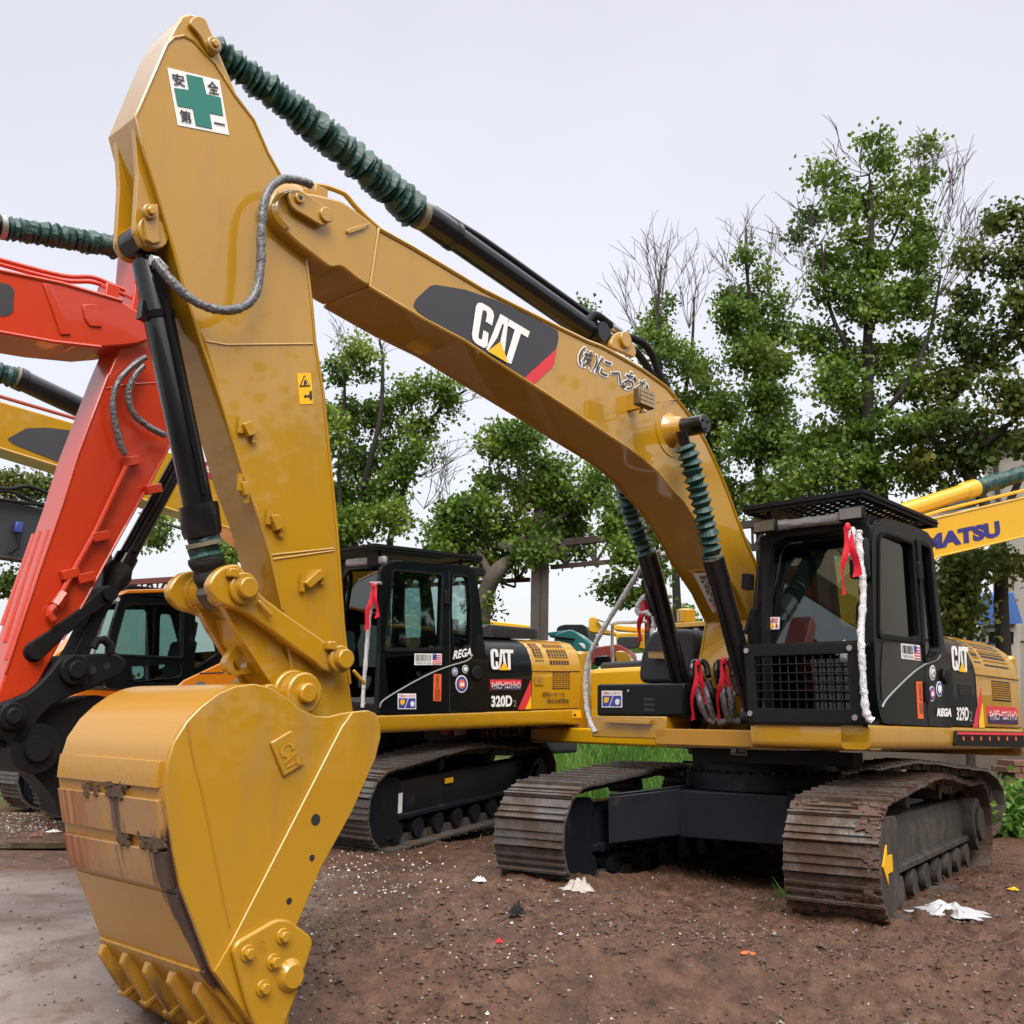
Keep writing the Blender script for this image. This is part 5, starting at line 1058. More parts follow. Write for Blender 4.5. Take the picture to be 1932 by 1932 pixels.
def dog2(c0, r0, c1, r1, S_, th, nm, par, m_=BLM):
    c0 = V((*c0, 0)); c1 = V((*c1, 0)); d_ = (c1-c0).normalized(); pr = V((-d_.y, d_.x, 0)); P = []
    for k in range(13): an = math.pi*k/12; P.append(c0+pr*math.cos(an)*r0-d_*math.sin(an)*r0)
    P += [c0.lerp(c1, .3)-pr*r0*.72, c0.lerp(c1, .7)-pr*r1*.72]
    for k in range(13): an = math.pi*k/12; P.append(c1-pr*math.cos(an)*r1+d_*math.sin(an)*r1)
    P += [c1.lerp(c0, .3)+pr*r1*.72, c1.lerp(c0, .7)+pr*r0*.72]
    return MB().prism(S_(*[(p.x, p.y) for p in P]), V((0, th, 0))).build(nm, m_, par, bevel=.012)
for yy in (-.24, .17):
    S_ = Surf(F3, (0, YN, 0), (0, -1, 0)); l_ = dog2((64, 1230), 20, (204, 1121), 17, S_, .07, "idler_link", red)
    if yy > 0: l_.location.y = .40
    for c_ in ((64, 1230), (204, 1121)):
        q = S_(c_)[0]; MB().cyl(V((q.x, YN-.05, q.z)), V((q.x, YN, q.z)), .05, 20).build("pin", BLM, l_)
S_ = Surf(F3, (0, -.10, 0), (0, -1, 0)); dog2((204, 1121), 17, (142, 1262), 20, S_, .2, "bucket_link", red)
R6 = Surf(F3, (0, -.22, 0), (0, -1, 0))
cp = rnd(R6(*z5a((0, 1410), (230, 1325), (330, 1240), (420, 1140), (490, 1040), (610, 1012), (830, 992), (1000, 1005), (1062, 1070), (1020, 1170), (900, 1215), (760, 1290), (600, 1340), (430, 1430), (310, 1560), (245, 1690), (200, 1760), (100, 1750), (0, 1650), (-160, 1560), (-120, 1440))), .05)
hb_ = MB().prism(cp, V((0, .07, 0))); hb_.prism([p+V((0, .36, 0)) for p in cp], V((0, .07, 0))); hb_.prism([p+V((0, .07, 0)) for p in R6(*z5a((480, 1060), (830, 1010), (900, 1180), (430, 1400), (300, 1500)))], V((0, .29, 0)))
ht = hb_.build("quick_hitch", BLM, red, bevel=.015)
for c_, r in (((605, 1130), .10), ((85, 1510), .085)):
    q = R6(z5a(c_))[0]; m = MB(); m.cyl(q-V((0, .05, 0)), q+V((0, .48, 0)), r, 26); m.cyl(q-V((0, .08, 0)), q, r*.6, 22); m.build("pin", BLM, ht, bevel=.01)
for c_, r in (((885, 1100), .024), ((705, 1225), .022), ((760, 1130), .03)):
    q = R6(z5a(c_))[0]; MB().cyl(q-V((0, .002, 0)), q, r, 18).build("bolt_hole", INK, ht)
q = R6(*z5a((770, 950), (800, 890), (860, 880), (905, 920), (915, 985))); MB().tube(q, .03, 10).build("lifting_hook", BLM, ht)
bkp = rnd(R6((-140, 1370), (0, 1395), (26, 1398), (60, 1350), (120, 1330), (190, 1310), (235, 1320), (240, 1400), (200, 1500), (125, 1545), (112, 1505), (55, 1441), (36, 1432), (22, 1412)), .04)
o = MB().prism([p+V((0, .09, 0)) for p in bkp], V((0, .24, 0))).build("bucket_ear", BLM, red, bevel=.015); q = R6((68, 1412))[0]
MB().cyl(q, q+V((0, .5, 0)), .16, 26).build("pin_boss", BLM, o); MB().cyl(q-V((0, .04, 0)), q+V((0, .1, 0)), .08, 22).build("pin", BLM, o)
# ================================================================ 4. orange digger cab between red and yellow arms
P4 = at(330, 1200, 13.0); l4 = V((math.cos(math.radians(45)), -math.sin(math.radians(45)), 0)); O4 = P4-l4*1.5; O4.z = 0
F4 = Frame(heading(O4, 45)); org = thing("excavator", "orange excavator with a black-framed cab seen between the red arm and the yellow linkage", "excavator", F4.M, "tracked excavators in the yard")
S4 = Surf(F4, (0, 1.5, 0), (0, 1, 0)); ident = lambda *p: (list(p) if len(p) > 1 else p[0])
cab4, SC4, out4, (xf4, xr4, zt4, zb4) = cab(org, F4, ident, dict(ys=1.5, outer=[(196, 1300), (203, 1210), (228, 1124), (240, 1119), (340, 1116), (412, 1119), (428, 1140), (440, 1300)], holes=[[(238, 1141), (343, 1141), (342, 1240), (214, 1234), (222, 1200)], [(246, 1256), (340, 1253), (340, 1277), (252, 1286)], [(368, 1150), (390, 1150), (412, 1232), (366, 1262)]], holenames=["door_window", "lower_window", "rear_side_window"], glass=[GLC, GLC, GLC], W=1.0, far=GLC))
rp = S4((226, 1123), (240, 1113), (340, 1110), (412, 1113), (430, 1126), (412, 1121), (340, 1117), (241, 1120)); MB().prism([p+V((0, .01, 0)) for p in rp], V((0, -1.04, 0))).build("roof_panel", ORG, cab4, bevel=.01)
hd = S4((326, 1300), (346, 1283), (420, 1248), (440, 1243), (640, 1238), (700, 1330), (700, 1420), (326, 1420)); h4 = MB().prism([p+V((0, .012, 0)) for p in hd], V((0, -1.1, 0))).build("engine_cover", ORG, org, bevel=.02)
MB().tube([p+V((0, .014, 0)) for p in S4((376, 1270), (420, 1269))], .008, 6).build("panel_gap", INK, h4); SO = Surf(F4, (0, 1.512, 0), (0, 1, 0)); SO.disc("round_badge", (378, 1297), 12, SILV, h4, .005)
seat(cab4, (xf4+xr4)/2-.1, 1.0, zb4-.05)
wp = [F4.px(*p, 0, xf4+.02) for p in ((222, 1130), (203, 1142), (190, 1175), (180, 1205), (172, 1240))]; MB().tube(smoothpath(wp, 5), [.035*random.uniform(.8, 1.2) for _ in range(21)], 9, True, .15).build("wrapped_handrail", WRAPW, org)
m = MB(); m.box(xr4-1.6, xf4+.2, -1.3, 1.45, 1.05, 1.3); m.build("deck_skirt", ORG, org, bevel=.02)
for y_0 in (.85, -1.5): make_track(org, y_0, y_0+.6, -3.6, .4, CHAIN2, NAVY, 1)
m = MB(); m.bar(V((xf4-.9, -.2, 1.4)), V((xf4-.1, -.2, 2.3)), .35, .45); m.build("boom", ORG, org, bevel=.02)
m = MB(); m.cyl(V((-1.4, 0, .6)), V((-1.4, 0, 1.1)), .6, 32); m.build("swing_bearing", NAVY, org)
# ================================================================ 5. dark digger at the far left
F5 = Frame(heading(at(40, 1400, 13.6)*1, 40)); F5 = Frame(heading((at(70, 1400, 16.2).x, 16.2, 0), 40)); blk = thing("excavator", "charcoal excavator behind the red arm at the left edge, blue light on boom", "excavator", F5.M, "tracked excavators in the yard")
S5 = Surf(F5, (0, .2, 0), (0, 1, 0)); bp5 = S5((-120, 915), (0, 940), (120, 968), (200, 1000), (215, 1060), (195, 1180), (150, 1180), (130, 1085), (62, 1058), (0, 1049), (-120, 1030))
bo5 = MB().prism(bp5, V((0, -.42, 0))).build("boom", TANK, blk, bevel=.015); MB().tube(S5((-120, 1033), (0, 1051), (62, 1060), (130, 1087)), .03, 6).build("flange", RUSTY, bo5)
for pts, r in (((( -60, 915), (0, 930), (45, 925), (80, 937), (92, 945))), .03), (((-40, 945), (30, 955), (100, 963))  , .03), (((-60, 940), (10, 935), (60, 955), (110, 965)), .025): 
    q = smoothpath([p+V((0, .1, .05)) for p in S5(*pts)], 5); MB().tube(q, r, 8).build("hydraulic_hose", BLM, bo5)
q = S5((31, 998))[0]; l_ = MB().box(q.x-.06, q.x+.06, .22, .30, q.z-.07, q.z+.10).build("work_lamp", mat("lamp_blue", (.03, .05, .25), .4), bo5, bevel=.02); MB().tube([q+V((0, .1, -.1)), q+V((0, .1, -.3)), q+V((.1, .08, -.4))], .03, 8).build("lamp_bracket", BLM, l_)
t = make_track(blk, -.35, .25, -4.2, .35, CHAIN2, NAVY, 1); t = make_track(blk, 1.5, 2.1, -4.2, -.2, CHAIN2, NAVY, 1)
MB().box(-3.5, -.2, .0, 2.0, .5, 1.15).build("carbody", NAVY, blk, bevel=.03); MB().box(-4, -.6, -.6, 2.2, 1.2, 1.75).build("deck", TANK, blk, bevel=.05)
# ================================================================ 6. bright yellow digger behind the front one
thk = 237.3; PK = at(1180, 1390, 13.0); fk = V((-math.sin(math.radians(thk)), -math.cos(math.radians(thk)), 0)); OK_ = PK+fk*2.8; OK_.z = 0
FK = Frame(heading(OK_, thk)); kom = thing("excavator", "bright yellow excavator behind the front one, its lettered boom rising to the right edge", "excavator", FK.M, "tracked excavators in the yard")
SK = Surf(FK, (-2.8, 0, 0), (-1, 0, 0)); r_ = SK((1000, 1371), (1330, 1398), (1330, 1416), (1000, 1399)); ya, yb = min(p.y for p in r_), max(p.y for p in r_)
m = MB(); m.box(-2.8, 2.2, ya, yb, r_[3].z, r_[0].z); sk6 = m.build("deck_skirt", BRY, kom, bevel=.03)
cwk = SK((1100, 1262), (1330, 1262), (1330, 1380), (1100, 1380)); m = MB(); m.prism(rnd([V((-2.8+.25, p, 1.2)) for p in ()]+[V((-2.72, ya+.05, r_[0].z)), V((-2.72, cwk[0].y, r_[0].z)), V((-.9, cwk[0].y, r_[0].z)), V((-.9, ya+.05, r_[0].z))], .12), V((0, 0, cwk[0].z-r_[0].z))); ck = m.build("counterweight", BRY, kom, bevel=.06, seg=3)
hk = SK((1108, 1256), (1330, 1256), (1330, 1280), (1108, 1280)); MB().box(-2.6, -.9, ya+.1, max(p.y for p in hk), hk[2].z, hk[0].z+.05).build("hood_top", TANK, kom, bevel=.04)
rl = smoothpath([FK.px(*p, 0, -2.5) for p in cr(1400, 1600, 800, (1110, 1035), (1070, 1015), (1058, 900), (1055, 700), (1075, 652), (1200, 645), (1310, 640), (1338, 680), (1345, 900))], 5); MB().tube(rl, .022, 8).build("handrail", STEEL, kom)
q = FK.px(*cr(1400, 1600, 800, (1060, 1025)), 0, -2.5); MB().box(q.x-.1, q.x+.1, q.y-.25, q.y+.15, q.z-.04, q.z+.04).build("rail_foot", BRY, kom, bevel=.01)
SKB = Surf(FK, (0, -.28, 0), (0, -1, 0)); kp = SKB((1560, 1120), (1640, 1040), (1700, 998), (1760, 978), (1932, 938), (2150, 890), (2150, 965), (1932, 1012), (1770, 1050), (1720, 1080), (1660, 1140), (1600, 1230), (1530, 1230))
bk6 = MB().prism(kp, V((0, .56, 0))).build("boom", BRY, kom, bevel=.012); MB().tube(SKB((1640, 1042), (1700, 999), (1760, 979), (1932, 939), (2150, 891)), .018, 6).build("flange", BRY, bk6); MB().tube(SKB((1720, 1080), (1770, 1050), (1932, 1012), (2150, 965)), .018, 6).build("flange", BRY, bk6)
SKB.text("KOMATSU", [(1668, 1026), (1884, 982), (1888, 1012), (1664, 1056)], KBLUE, bk6, bold=.06)
a, b, c, d = [FK.px(*p, 1, 0) for p in ((1640, 985), (1838, 921), (1844, 919), (2080, 850))]; r = FK.r_(b, 17)
o = MB().tube([a, b.lerp(a, .12), b.lerp(a, .11), b], [r*.85, r*.85, r, r], 20).build("stick_cylinder", BRY, kom); bellows(MB(), b, d, r*.95, 26, .22).build("green_boot", GREEN, o, smooth=25)
MB().tube([FK.px(*p, 1, -.1) for p in ((1690, 990), (1780, 962), (1932, 925), (2100, 885))], .03, 8).build("steel_pipe", BRY, bk6)
for y_0 in (.8, -1.4): make_track(kom, y_0, y_0+.6, -1.0, 2.9, CHAIN2, NAVY, -1)
MB().cyl(V((0, 0, .5)), V((0, 0, 1.3)), .7, 32).build("swing_bearing", NAVY, kom); MB().box(-.8, .8, -1.0, 1.0, .4, .8).build("carbody", NAVY, kom, bevel=.03)
MB().box(.2, 1.9, .35, 1.4, 1.35, 2.9).build("cab", BLG, kom, bevel=.08, seg=3)
# ================================================================ 7. machines in the far yard
def farmachine(label, depth, parts, group="excavators parked in the far yard"):
    u0 = sum(p[0] for p in parts[0][1])/len(parts[0][1]); P = at(u0, 1400, depth); P.z = 0; e = thing("excavator", label, "excavator", Matrix.Translation(P), group)
    for nm, pts, m_, off, th in parts:
        poly = rnd([at(u, v, depth+off)-P for u, v in pts], .12); MB().prism(poly, V((th*.25, th, 0))).build(nm, m_, e, bevel=.03)
    tr = MB().box(-1.6, 1.6, .6, 1.5, .3, .95).build("track", CHAIN2, e, bevel=.3, seg=3)
    return e
zz = lambda *p: cr(1400, 1600, 800, *p)
farmachine("teal excavator in the far yard between the black hood and the wrapped handrail", 27, [("cab", zz((640, 730), (760, 690), (900, 800), (925, 900), (880, 970), (780, 960), (600, 960)), TEAL, 0, 1.5), ("boom", zz((560, 720), (740, 700), (800, 740), (600, 745)), TEAL, .3, .4), ("bucket_cylinder", zz((600, 740), (780, 760), (780, 772), (600, 752)), BLM, -.1, .15), ("decal", zz((800, 790), (860, 800), (860, 850)), WHITE, -.03, .03)])
farmachine("yellow excavator in the far yard with a raised knuckle and a slatted side vent", 30, [("body", zz((1075, 720), (1320, 720), (1320, 850), (1250, 830), (1090, 840)), BRY, 0, 2), ("boom", zz((880, 715), (885, 610), (925, 598), (990, 690), (1090, 715), (1090, 740)), BRY, .5, .5), ("vent", zz((1088, 748), (1255, 748), (1262, 800), (1225, 835), (1095, 835)), INK, -.1, .05), ("bucket_cylinder", zz((940, 612), (1060, 655), (1060, 668), (938, 628)), STEEL, .3, .15), ("stick", zz((1060, 660), (1330, 690), (1330, 720), (1060, 700)), BRY, 1.2, .5)])
farmachine("small excavator in the far yard with a dark hood behind the teal one", 34, [("hood", zz((650, 680), (700, 660), (855, 660), (885, 760), (885, 900), (650, 900)), BLM, 0, 2), ("boom", zz((130, 630), (330, 650), (450, 665), (450, 690), (130, 690)), BRY, .6, .4)])
farmachine("red-brown excavator body in the far yard beside a yellow linkage", 26, [("body", zz((900, 830), (1100, 800), (1180, 850), (1180, 950), (900, 950)), mat("faded_red", (.25, .03, .02), .5), 0, 1.5), ("linkage", zz((1070, 850), (1150, 850), (1190, 900), (1190, 960), (1085, 960)), YEL, -.3, .5), ("cab", zz((920, 890), (1040, 880), (1040, 960), (920, 960)), GLD, -.5, .6)])
# dark rear counterweight with a phone number, seen under the skirt of the second digger
P = at(870, 1400, 15.5); P.z = 0; e = thing("excavator", "dark excavator rear with a white phone number showing under the yellow skirt", "excavator", Matrix.Translation(P), "tracked excavators in the yard")
q = [at(u, v, d_)-P for u, v, d_ in ((700, 1330, 16.0), (1000, 1330, 15.0), (1000, 1424, 15.0), (700, 1432, 16.0))]
cwm = MB().prism(q, V((.8, 1.6, 0))).build("counterweight", TANK, e, bevel=.05)
Fp = Frame(Matrix.Translation(P)); Sp = Surf(Fp, q[0], (q[1]-q[0]).cross(V((0, 0, 1))))
if Sp.n.y > 0: Sp.n = -Sp.n
Sp.text("0476 430 530", [(908, 1372), (990, 1370), (990, 1388), (908, 1393)], WHITE, cwm, .01, .03); Sp.decal("red_mark", [(830, 1370), (852, 1370), (850, 1384), (840, 1388), (832, 1383)], DRED, cwm, .006); Sp.decal("white_mark", [(855, 1374), (882, 1372), (880, 1386), (858, 1388)], WHITE, cwm, .006)
MB().box(-1.4, .4, 1.0, 1.6, .0, 1.0).build("track", CHAIN2, e, bevel=.2, seg=3)
# ================================================================ structures
P = at(1016, 1300, 24); P.z = 0; col = thing("column", "weathered concrete crane column standing behind the black hood", "column", Matrix.Translation(P))
tz = at(1016, 1052, 24).z; m = MB(); hw = 16.5*24/FP
for y in (0, .5): pass
m.box(-hw, 0, -.25, .25, 0, tz); m.box(.001, hw, -.19, .22, 0, tz); m.build("shaft", CONC, col, bevel=.02)
m = MB(); m.prism([V((-hw-.35, -.25, tz)), V((hw+.42, -.25, tz)), V((hw+.42, -.25, tz+.22)), V((hw+.1, -.25, tz+.5)), V((-hw-.1, -.25, tz+.5)), V((-hw-.8, -.25, tz+.30)), V((-hw-.8, -.25, tz+.18))], V((0, .5, 0))); m.build("bracket_head", CONC, col, bevel=.02)
def truss(label, A, B, hgt, n, m_):
    d_ = B-A; e = thing("crane_truss", label, "truss", Matrix.Translation(A), "rusty crane runway trusses"); mb = MB(); mb.bar(V((0, 0, 0)), d_, .14, .16); mb.build("top_chord", m_, e)
    dn = V((0, 0, -hgt)); mb = MB(); mb.bar(dn, d_+dn, .10, .10); mb.build("bottom_chord", m_, e); mb = MB()
    for i in range(n):
        a, b, c = d_*(i/n), d_*((i+.5)/n), d_*((i+1)/n); mb.bar(a, b+dn, .06, .06); mb.bar(b+dn, c, .06, .06); mb.bar(b, b+dn, .05, .05)
    mb.build("lattice", m_, e)
A, B = at(1040, 1026, 24), at(1450, 986, 22.5); truss("dark lattice truss right of the concrete column", A, B, (A.z-at(1032, 1070, 24).z), 7, RUSTY)
A, B = at(1000, 1052, 25), at(225, 1100, 31); truss("long red-brown lattice truss running behind the orange cab to the column", A, B, .55, 22, mat("truss_red_brown", (.12, .03, .022), .7))
m = MB(); q = at(972, 1100, 24.5); e = thing("hanging_hook", "bent steel bracket hanging left of the concrete column", "bracket", Matrix.Translation(q)); m.bar(V((0, 0, .75)), V((0, 0, -.1)), .08, .05); m.bar(V((0, 0, -.1)), V((-.35, 0, .0)), .08, .05); m.build("hook_bar", RUSTY, e)
# building at the right edge
P = V((12.1, 25.5, 0)); bd = thing("building", "beige rendered building at the right edge with a dark drainpipe", "building", Matrix.Translation(P))
dr = V((.62, -.78, 0)).normalized(); nb = V((-.78, -.62, 0))
W_ = MB(); L_ = 17.0; H_ = 8.6
W_.prism([V((0, 0, 0)), dr*L_, dr*L_-nb*6, -nb*6], V((0, 0, H_))); wl = W_.build("wall", WALLM, bd)
m = MB(); m.prism([-dr*.2+nb*.25, dr*(L_+.2)+nb*.25, dr*(L_+.2)-nb*6.2, -dr*.2-nb*6.2], V((0, 0, .25))); o = m.build("roof", mat("roof_grey", (.12, .12, .12), .7), bd); o.location.z = H_+.003
mb = MB(); mb.cyl(dr*.35+nb*.08, dr*.35+nb*.08+V((0, 0, H_)), .06, 10); mb.build("drainpipe", INK, bd)
for k in range(4):
    for z_ in (2.2, 5.2):
        c = dr*(3.0+k*3.6)+nb*.02+V((0, 0, z_)); f_ = MB(); f_.obox(c, dr*.85, nb*.02, V((0, 0, .75))); f_ = f_.build("window", mat("window_frame_white", (.6, .6, .6), .5), bd)
        MB().obox(c+nb*.022, dr*.78, nb*.008, V((0, 0, .68))).build("pane", GLD if False else mat("dark_pane", (.02, .025, .03), .08), f_)
mb = MB()
for z_ in (3.6, 6.8): mb.bar(nb*.012+V((0, 0, z_)), dr*L_+nb*.012+V((0, 0, z_)), .01, .03)
mb.build("wall_groove", INK, bd)
# lean-to with a blue sheet and small white-framed windows
Pq = at(1885, 1200, 23); Pq.z = 0; sh = thing("shed", "low pale shed with a blue sheet roof below the tree at the right", "shed", Matrix.Translation(Pq))
q = [at(u, v, 23)-Pq for u, v in ((1855, 1180), (1925, 1172), (1925, 1420), (1855, 1420))]; MB().prism(q, V((.3, 1.5, 0))).build("wall", WALLM, sh)
q = [at(u, v, 22.7)-Pq for u, v in ((1848, 1180), (1930, 1176), (1912, 1118), (1860, 1126))]; MB().prism(q, V((0, .5, .1))).build("blue_sheet", AWN, sh)
for a, b in (((1862, 1185), (1885, 1212)), ((1890, 1185), (1914, 1212))):
    q = [at(u, v, 22.96)-Pq for u, v in (a, (b[0], a[1]), b, (a[0], b[1]))]; f_ = MB().prism(q, V((0, .06, 0))).build("window", WHITE, sh); c = sum(q, V((0, 0, 0)))/4; MB().prism([c+(p-c)*.8+V((0, -.02, -.05)) for p in q], V((0, .02, 0))).build("pane", mat("dark_pane", (.02, .025, .03), .08), f_)
# far roof behind the lettered boom
P = at(1760, 945, 34); P.z = 0; e = thing("building", "distant dark flat roof showing behind the lettered boom", "building", Matrix.Translation(P))
q = [at(u, v, 34)-P for u, v in ((1715, 944), (1850, 936), (1850, 950), (1715, 958))]; MB().prism(q, V((0, 4, 0))).build("roof", mat("roof_dark", (.03, .03, .035), .6), e); q = [at(u, v, 34.3)-P for u, v in ((1725, 955), (1850, 948), (1850, 1390), (1725, 1390))]; MB().prism(q, V((0, 3.4, 0))).build("wall", WALLM, e)
# timber, stumps and bricks under the skirt at right
def heap(name, label, cat, u, v, dep, n, m_, sz, spread):
    P = at(u, v, dep); P.z = 0; e = thing(name, label, cat, Matrix.Translation(P)); mb = MB()
    for i in range(n):
        a = random.uniform(-.5, .5); c = V((random.uniform(-1, 1)*spread, random.uniform(-.4, .4), .12+.14*(i//3))); d_ = V((math.cos(a), math.sin(a), random.uniform(-.25, .25))); mb.bar(c-d_*sz, c+d_*sz, .16, .10)
    mb.build("planks", m_, e, bevel=.008); return e
heap("timber_pile", "loose pile of grey planks behind the muddy track", "timber", 1620, 1440, 17, 16, WOOD, .8, .5)
heap("timber_pile", "dark stack of old boards right of the tree stump", "timber", 1850, 1440, 18, 14, mat("dark_timber", (.06, .05, .042), .9, var=.4), .7, .8)
P = at(1925, 1440, 17); P.z = 0; e = thing("brick_stack", "stack of red bricks at the right edge behind the digger", "bricks", Matrix.Translation(P)); mb = MB()
for k in range(10):
    for j in range(6): x = -.35+j*.22+(.11 if k % 2 else 0); mb.box(x, x+.205, -.3, .3, .1*k, .1*k+.088)
mb.build("bricks", BRICK, e, bevel=.006)
P = at(1730, 1430, 19.5); P.z = 0; e = thing("boundary_wall", "old low brown wall behind the timber at right", "wall", Matrix.Translation(P)); MB().box(-2.5, 5, 0, .25, 0, 1.5).build("wall_face", mat("old_wall", (.10, .08, .065), .9, var=.4, vs=3, bump=.4), e)
# ================================================================ trees
def leaves(pts, size, up=.35, m=None):
    n = len(pts); d = rng.normal(size=(n, 3)); d[:, 2] -= .5; d /= np.linalg.norm(d, axis=1)[:, None]
    nn = rng.normal(size=(n, 3)); nn[:, 2] += .9; s = np.cross(d, nn); s /= np.linalg.norm(s, axis=1)[:, None]
    L = size*rng.uniform(.7, 1.35, (n, 1)); w = L*rng.uniform(.30, .46, (n, 1)); k = np.cross(s, d)*L*.12
    v = np.empty((n, 4, 3)); v[:, 0] = pts; v[:, 1] = pts+d*L*.5+s*w+k; v[:, 2] = pts+d*L; v[:, 3] = pts+d*L*.5-s*w+k
    return v.reshape(-1, 3)
def np_mesh(name, v, k, m, parent):
    n = len(v)//k; me = bpy.data.meshes.new(name); me.vertices.add(len(v)); me.vertices.foreach_set("co", v.astype(np.float32).ravel()); me.loops.add(len(v)); me.loops.foreach_set("vertex_index", np.arange(len(v), dtype=np.int32)); me.polygons.add(n); me.polygons.foreach_set("loop_start", np.arange(0, n*k, k, dtype=np.int32)); me.update(calc_edges=True); me.validate(); me.materials.append(m)
    o = bpy.data.objects.new(name, me); COL.objects.link(o)
    if parent: o.parent = parent
    return o
def tree(label, u, depth, trunks, clumps, twigs, lm=LEAF, dens=1.0, leaf=.115, group="broad-leaved trees behind the yard", bm=BARK):
    P = at(u, 1400, depth); P.z = 0; e = thing("tree", label, "tree", Matrix.Translation(P), group); k = depth/FP
    tk = MB(); ends = []
    for path, r0, r1 in trunks:
        q = smoothpath([at(a, b, depth+random.uniform(-.4, .4)*(i > 0))-P for i, (a, b) in enumerate(path)], 5); n = len(q)
        if path[0][1] > 1380: q[0].z = -.1
        tk.tube(q, [(r0+(r1-r0)*i/(n-1))*k for i in range(n)], 8, True, .08); ends += q
    pts = []
    for c in clumps:
        cu, cv, ru, rv = c[:4]; C0 = np.array(at(cu, cv, depth)-P); R = np.array([ru*k, max(ru, rv)*k*.9, rv*k])
        C0[1] += rng.uniform(-.8, .8)
        nt = max(5, int(108*dens*(ru*k*rv*k)))
        for _ in range(nt):
            d = rng.normal(size=3); d /= np.linalg.norm(d); t = C0+d*R*rng.uniform(.1, 1.1)**.6
            nl = int(rng.integers(22, 54)); sg = rng.uniform(.09, .21); pts.append(t+rng.normal(size=(nl, 3))*sg*np.array([1.1, 1.1, .75]))
            if rng.random() < .09 and ends:
                tv = V(t); b_ = min(ends, key=lambda x: (x-tv).length); md = (b_+tv)/2+V((0, 0, -.15)); tk.tube([b_, md, tv], [1.6*k, 1.1*k, .4*k], 5)
    tk.build("trunk", bm, e, smooth=60)
    if twigs:
        for a, b, spread, n in twigs:     # base pixel, tip pixel
            tb = MB(); A_ = at(*a, depth)-P; B_ = at(*b, depth)-P
            for i in range(n):
                tip = B_+V((random.gauss(0, spread*k), random.gauss(0, spread*k), random.gauss(0, spread*k*.45))); md = A_.lerp(tip, .5)+V((random.gauss(0, .2), random.gauss(0, .2), -.1)); q = smoothpath([A_, md, tip], 4); tb.tube(q, [max(.007, (1.0-.8*j/len(q))*k) for j in range(len(q))], 4)
                for _ in range(5):
                    s = q[random.randint(3, len(q)-2)]; tt = s+(tip-A_)*random.uniform(.15, .3)+V((random.gauss(0, .22), random.gauss(0, .22), random.uniform(0, .2))); tb.tube([s, (s+tt)/2+V((random.gauss(0, .04), 0, .04)), tt], [.010, .008, .005], 4)
            tb.build("bare_twigs", TWIG, e)
    np_mesh("crown", leaves(np.concatenate(pts), leaf), 4, lm, e)
    return e
tree("leafy tree with two dark forked trunks behind the stick, left of the black cab roof", 690, 25, [([(668, 1420), (668, 1040), (680, 940), (715, 800), (722, 690), (716, 640)], 9, 2), ([(735, 1420), (732, 1060), (770, 900), (800, 810), (845, 760), (880, 735)], 8, 2), ([(650, 1100), (640, 900), (650, 760), (648, 690)], 6, 2)],
 [(640, 700, 28, 28), (690, 690, 36, 40), (650, 780, 40, 45), (720, 770, 40, 45), (770, 740, 34, 30), (830, 745, 40, 30), (660, 860, 45, 40), (730, 850, 40, 38), (790, 810, 40, 30), (640, 940, 45, 45), (710, 930, 45, 42), (755, 890, 30, 30), (680, 1000, 50, 40), (745, 985, 40, 36), (795, 860, 30, 24), (620, 1010, 40, 50), (620, 820, 30, 60), (850, 775, 22, 16)], [((660, 690), (640, 610), 14, 4), ((720, 680), (725, 640), 22, 4), ((790, 900), (860, 840), 25, 5), ((800, 960), (850, 870), 25, 4), ((845, 760), (890, 745), 10, 3)])
tree("round dense tree with a leaning grey trunk left of the concrete column", 890, 24, [([(895, 1440), (900, 1230), (915, 1130), (940, 1075), (985, 1040), (1010, 1000)], 24, 8), ([(930, 1090), (900, 1040), (880, 1010)], 9, 4), ([(985, 1040), (1020, 960), (980, 900), (985, 850)], 8, 3), ([(1020, 1000), (1080, 960), (1110, 920)], 6, 3)],
 [(940, 830, 40, 38), (990, 850, 45, 40), (1040, 890, 42, 40), (930, 900, 30, 28), (1000, 930, 50, 42), (1070, 950, 50, 45), (1115, 920, 36, 40), (900, 960, 50, 40), (850, 990, 36, 36), (950, 1000, 50, 40), (1020, 1010, 50, 34), (1080, 1010, 45, 32), (880, 1020, 45, 30), (920, 1060, 45, 28), (1010, 1045, 60, 22), (840, 1030, 28, 20), (820, 1010, 20, 26), (910, 1150, 14, 36)], [((840, 990), (850, 880), 25, 4)], bm=BARKL, dens=1.35)
tree("slim tree behind the arched boom hanging low over the crane truss", 1215, 22, [([(1222, 1420), (1222, 1150), (1210, 1040), (1190, 980), (1200, 900)], 7, 3)],
 [(1190, 960, 36, 36), (1165, 1000, 32, 30), (1225, 1010, 30, 34), (1180, 1050, 40, 30), (1230, 1080, 30, 34), (1170, 1095, 36, 26), (1200, 1125, 30, 20), (1240, 1130, 20, 24), (1150, 960, 20, 24)], None, dens=1.3)
tree("tall tree above the arch of the boom with a bare twiggy top", 1245, 27, [([(1290, 1420), (1270, 1000), (1255, 850), (1245, 700), (1240, 600), (1248, 500)], 9, 2), ([(1270, 900), (1290, 760), (1305, 660), (1310, 560)], 6, 2)],
 [(1240, 590, 26, 30), (1235, 650, 34, 36), (1270, 690, 36, 36), (1225, 720, 30, 30), (1290, 760, 44, 40), (1310, 830, 45, 45), (1320, 690, 30, 34), (1335, 760, 34, 34), (1075, 575, 12, 12), (1095, 600, 10, 10), (1340, 880, 36, 50), (1255, 560, 20, 16)],
 [((1240, 600), (1240, 460), 32, 10), ((1300, 620), (1300, 480), 24, 7), ((1230, 660), (1175, 520), 16, 6), ((1250, 560), (1262, 450), 18, 5)])
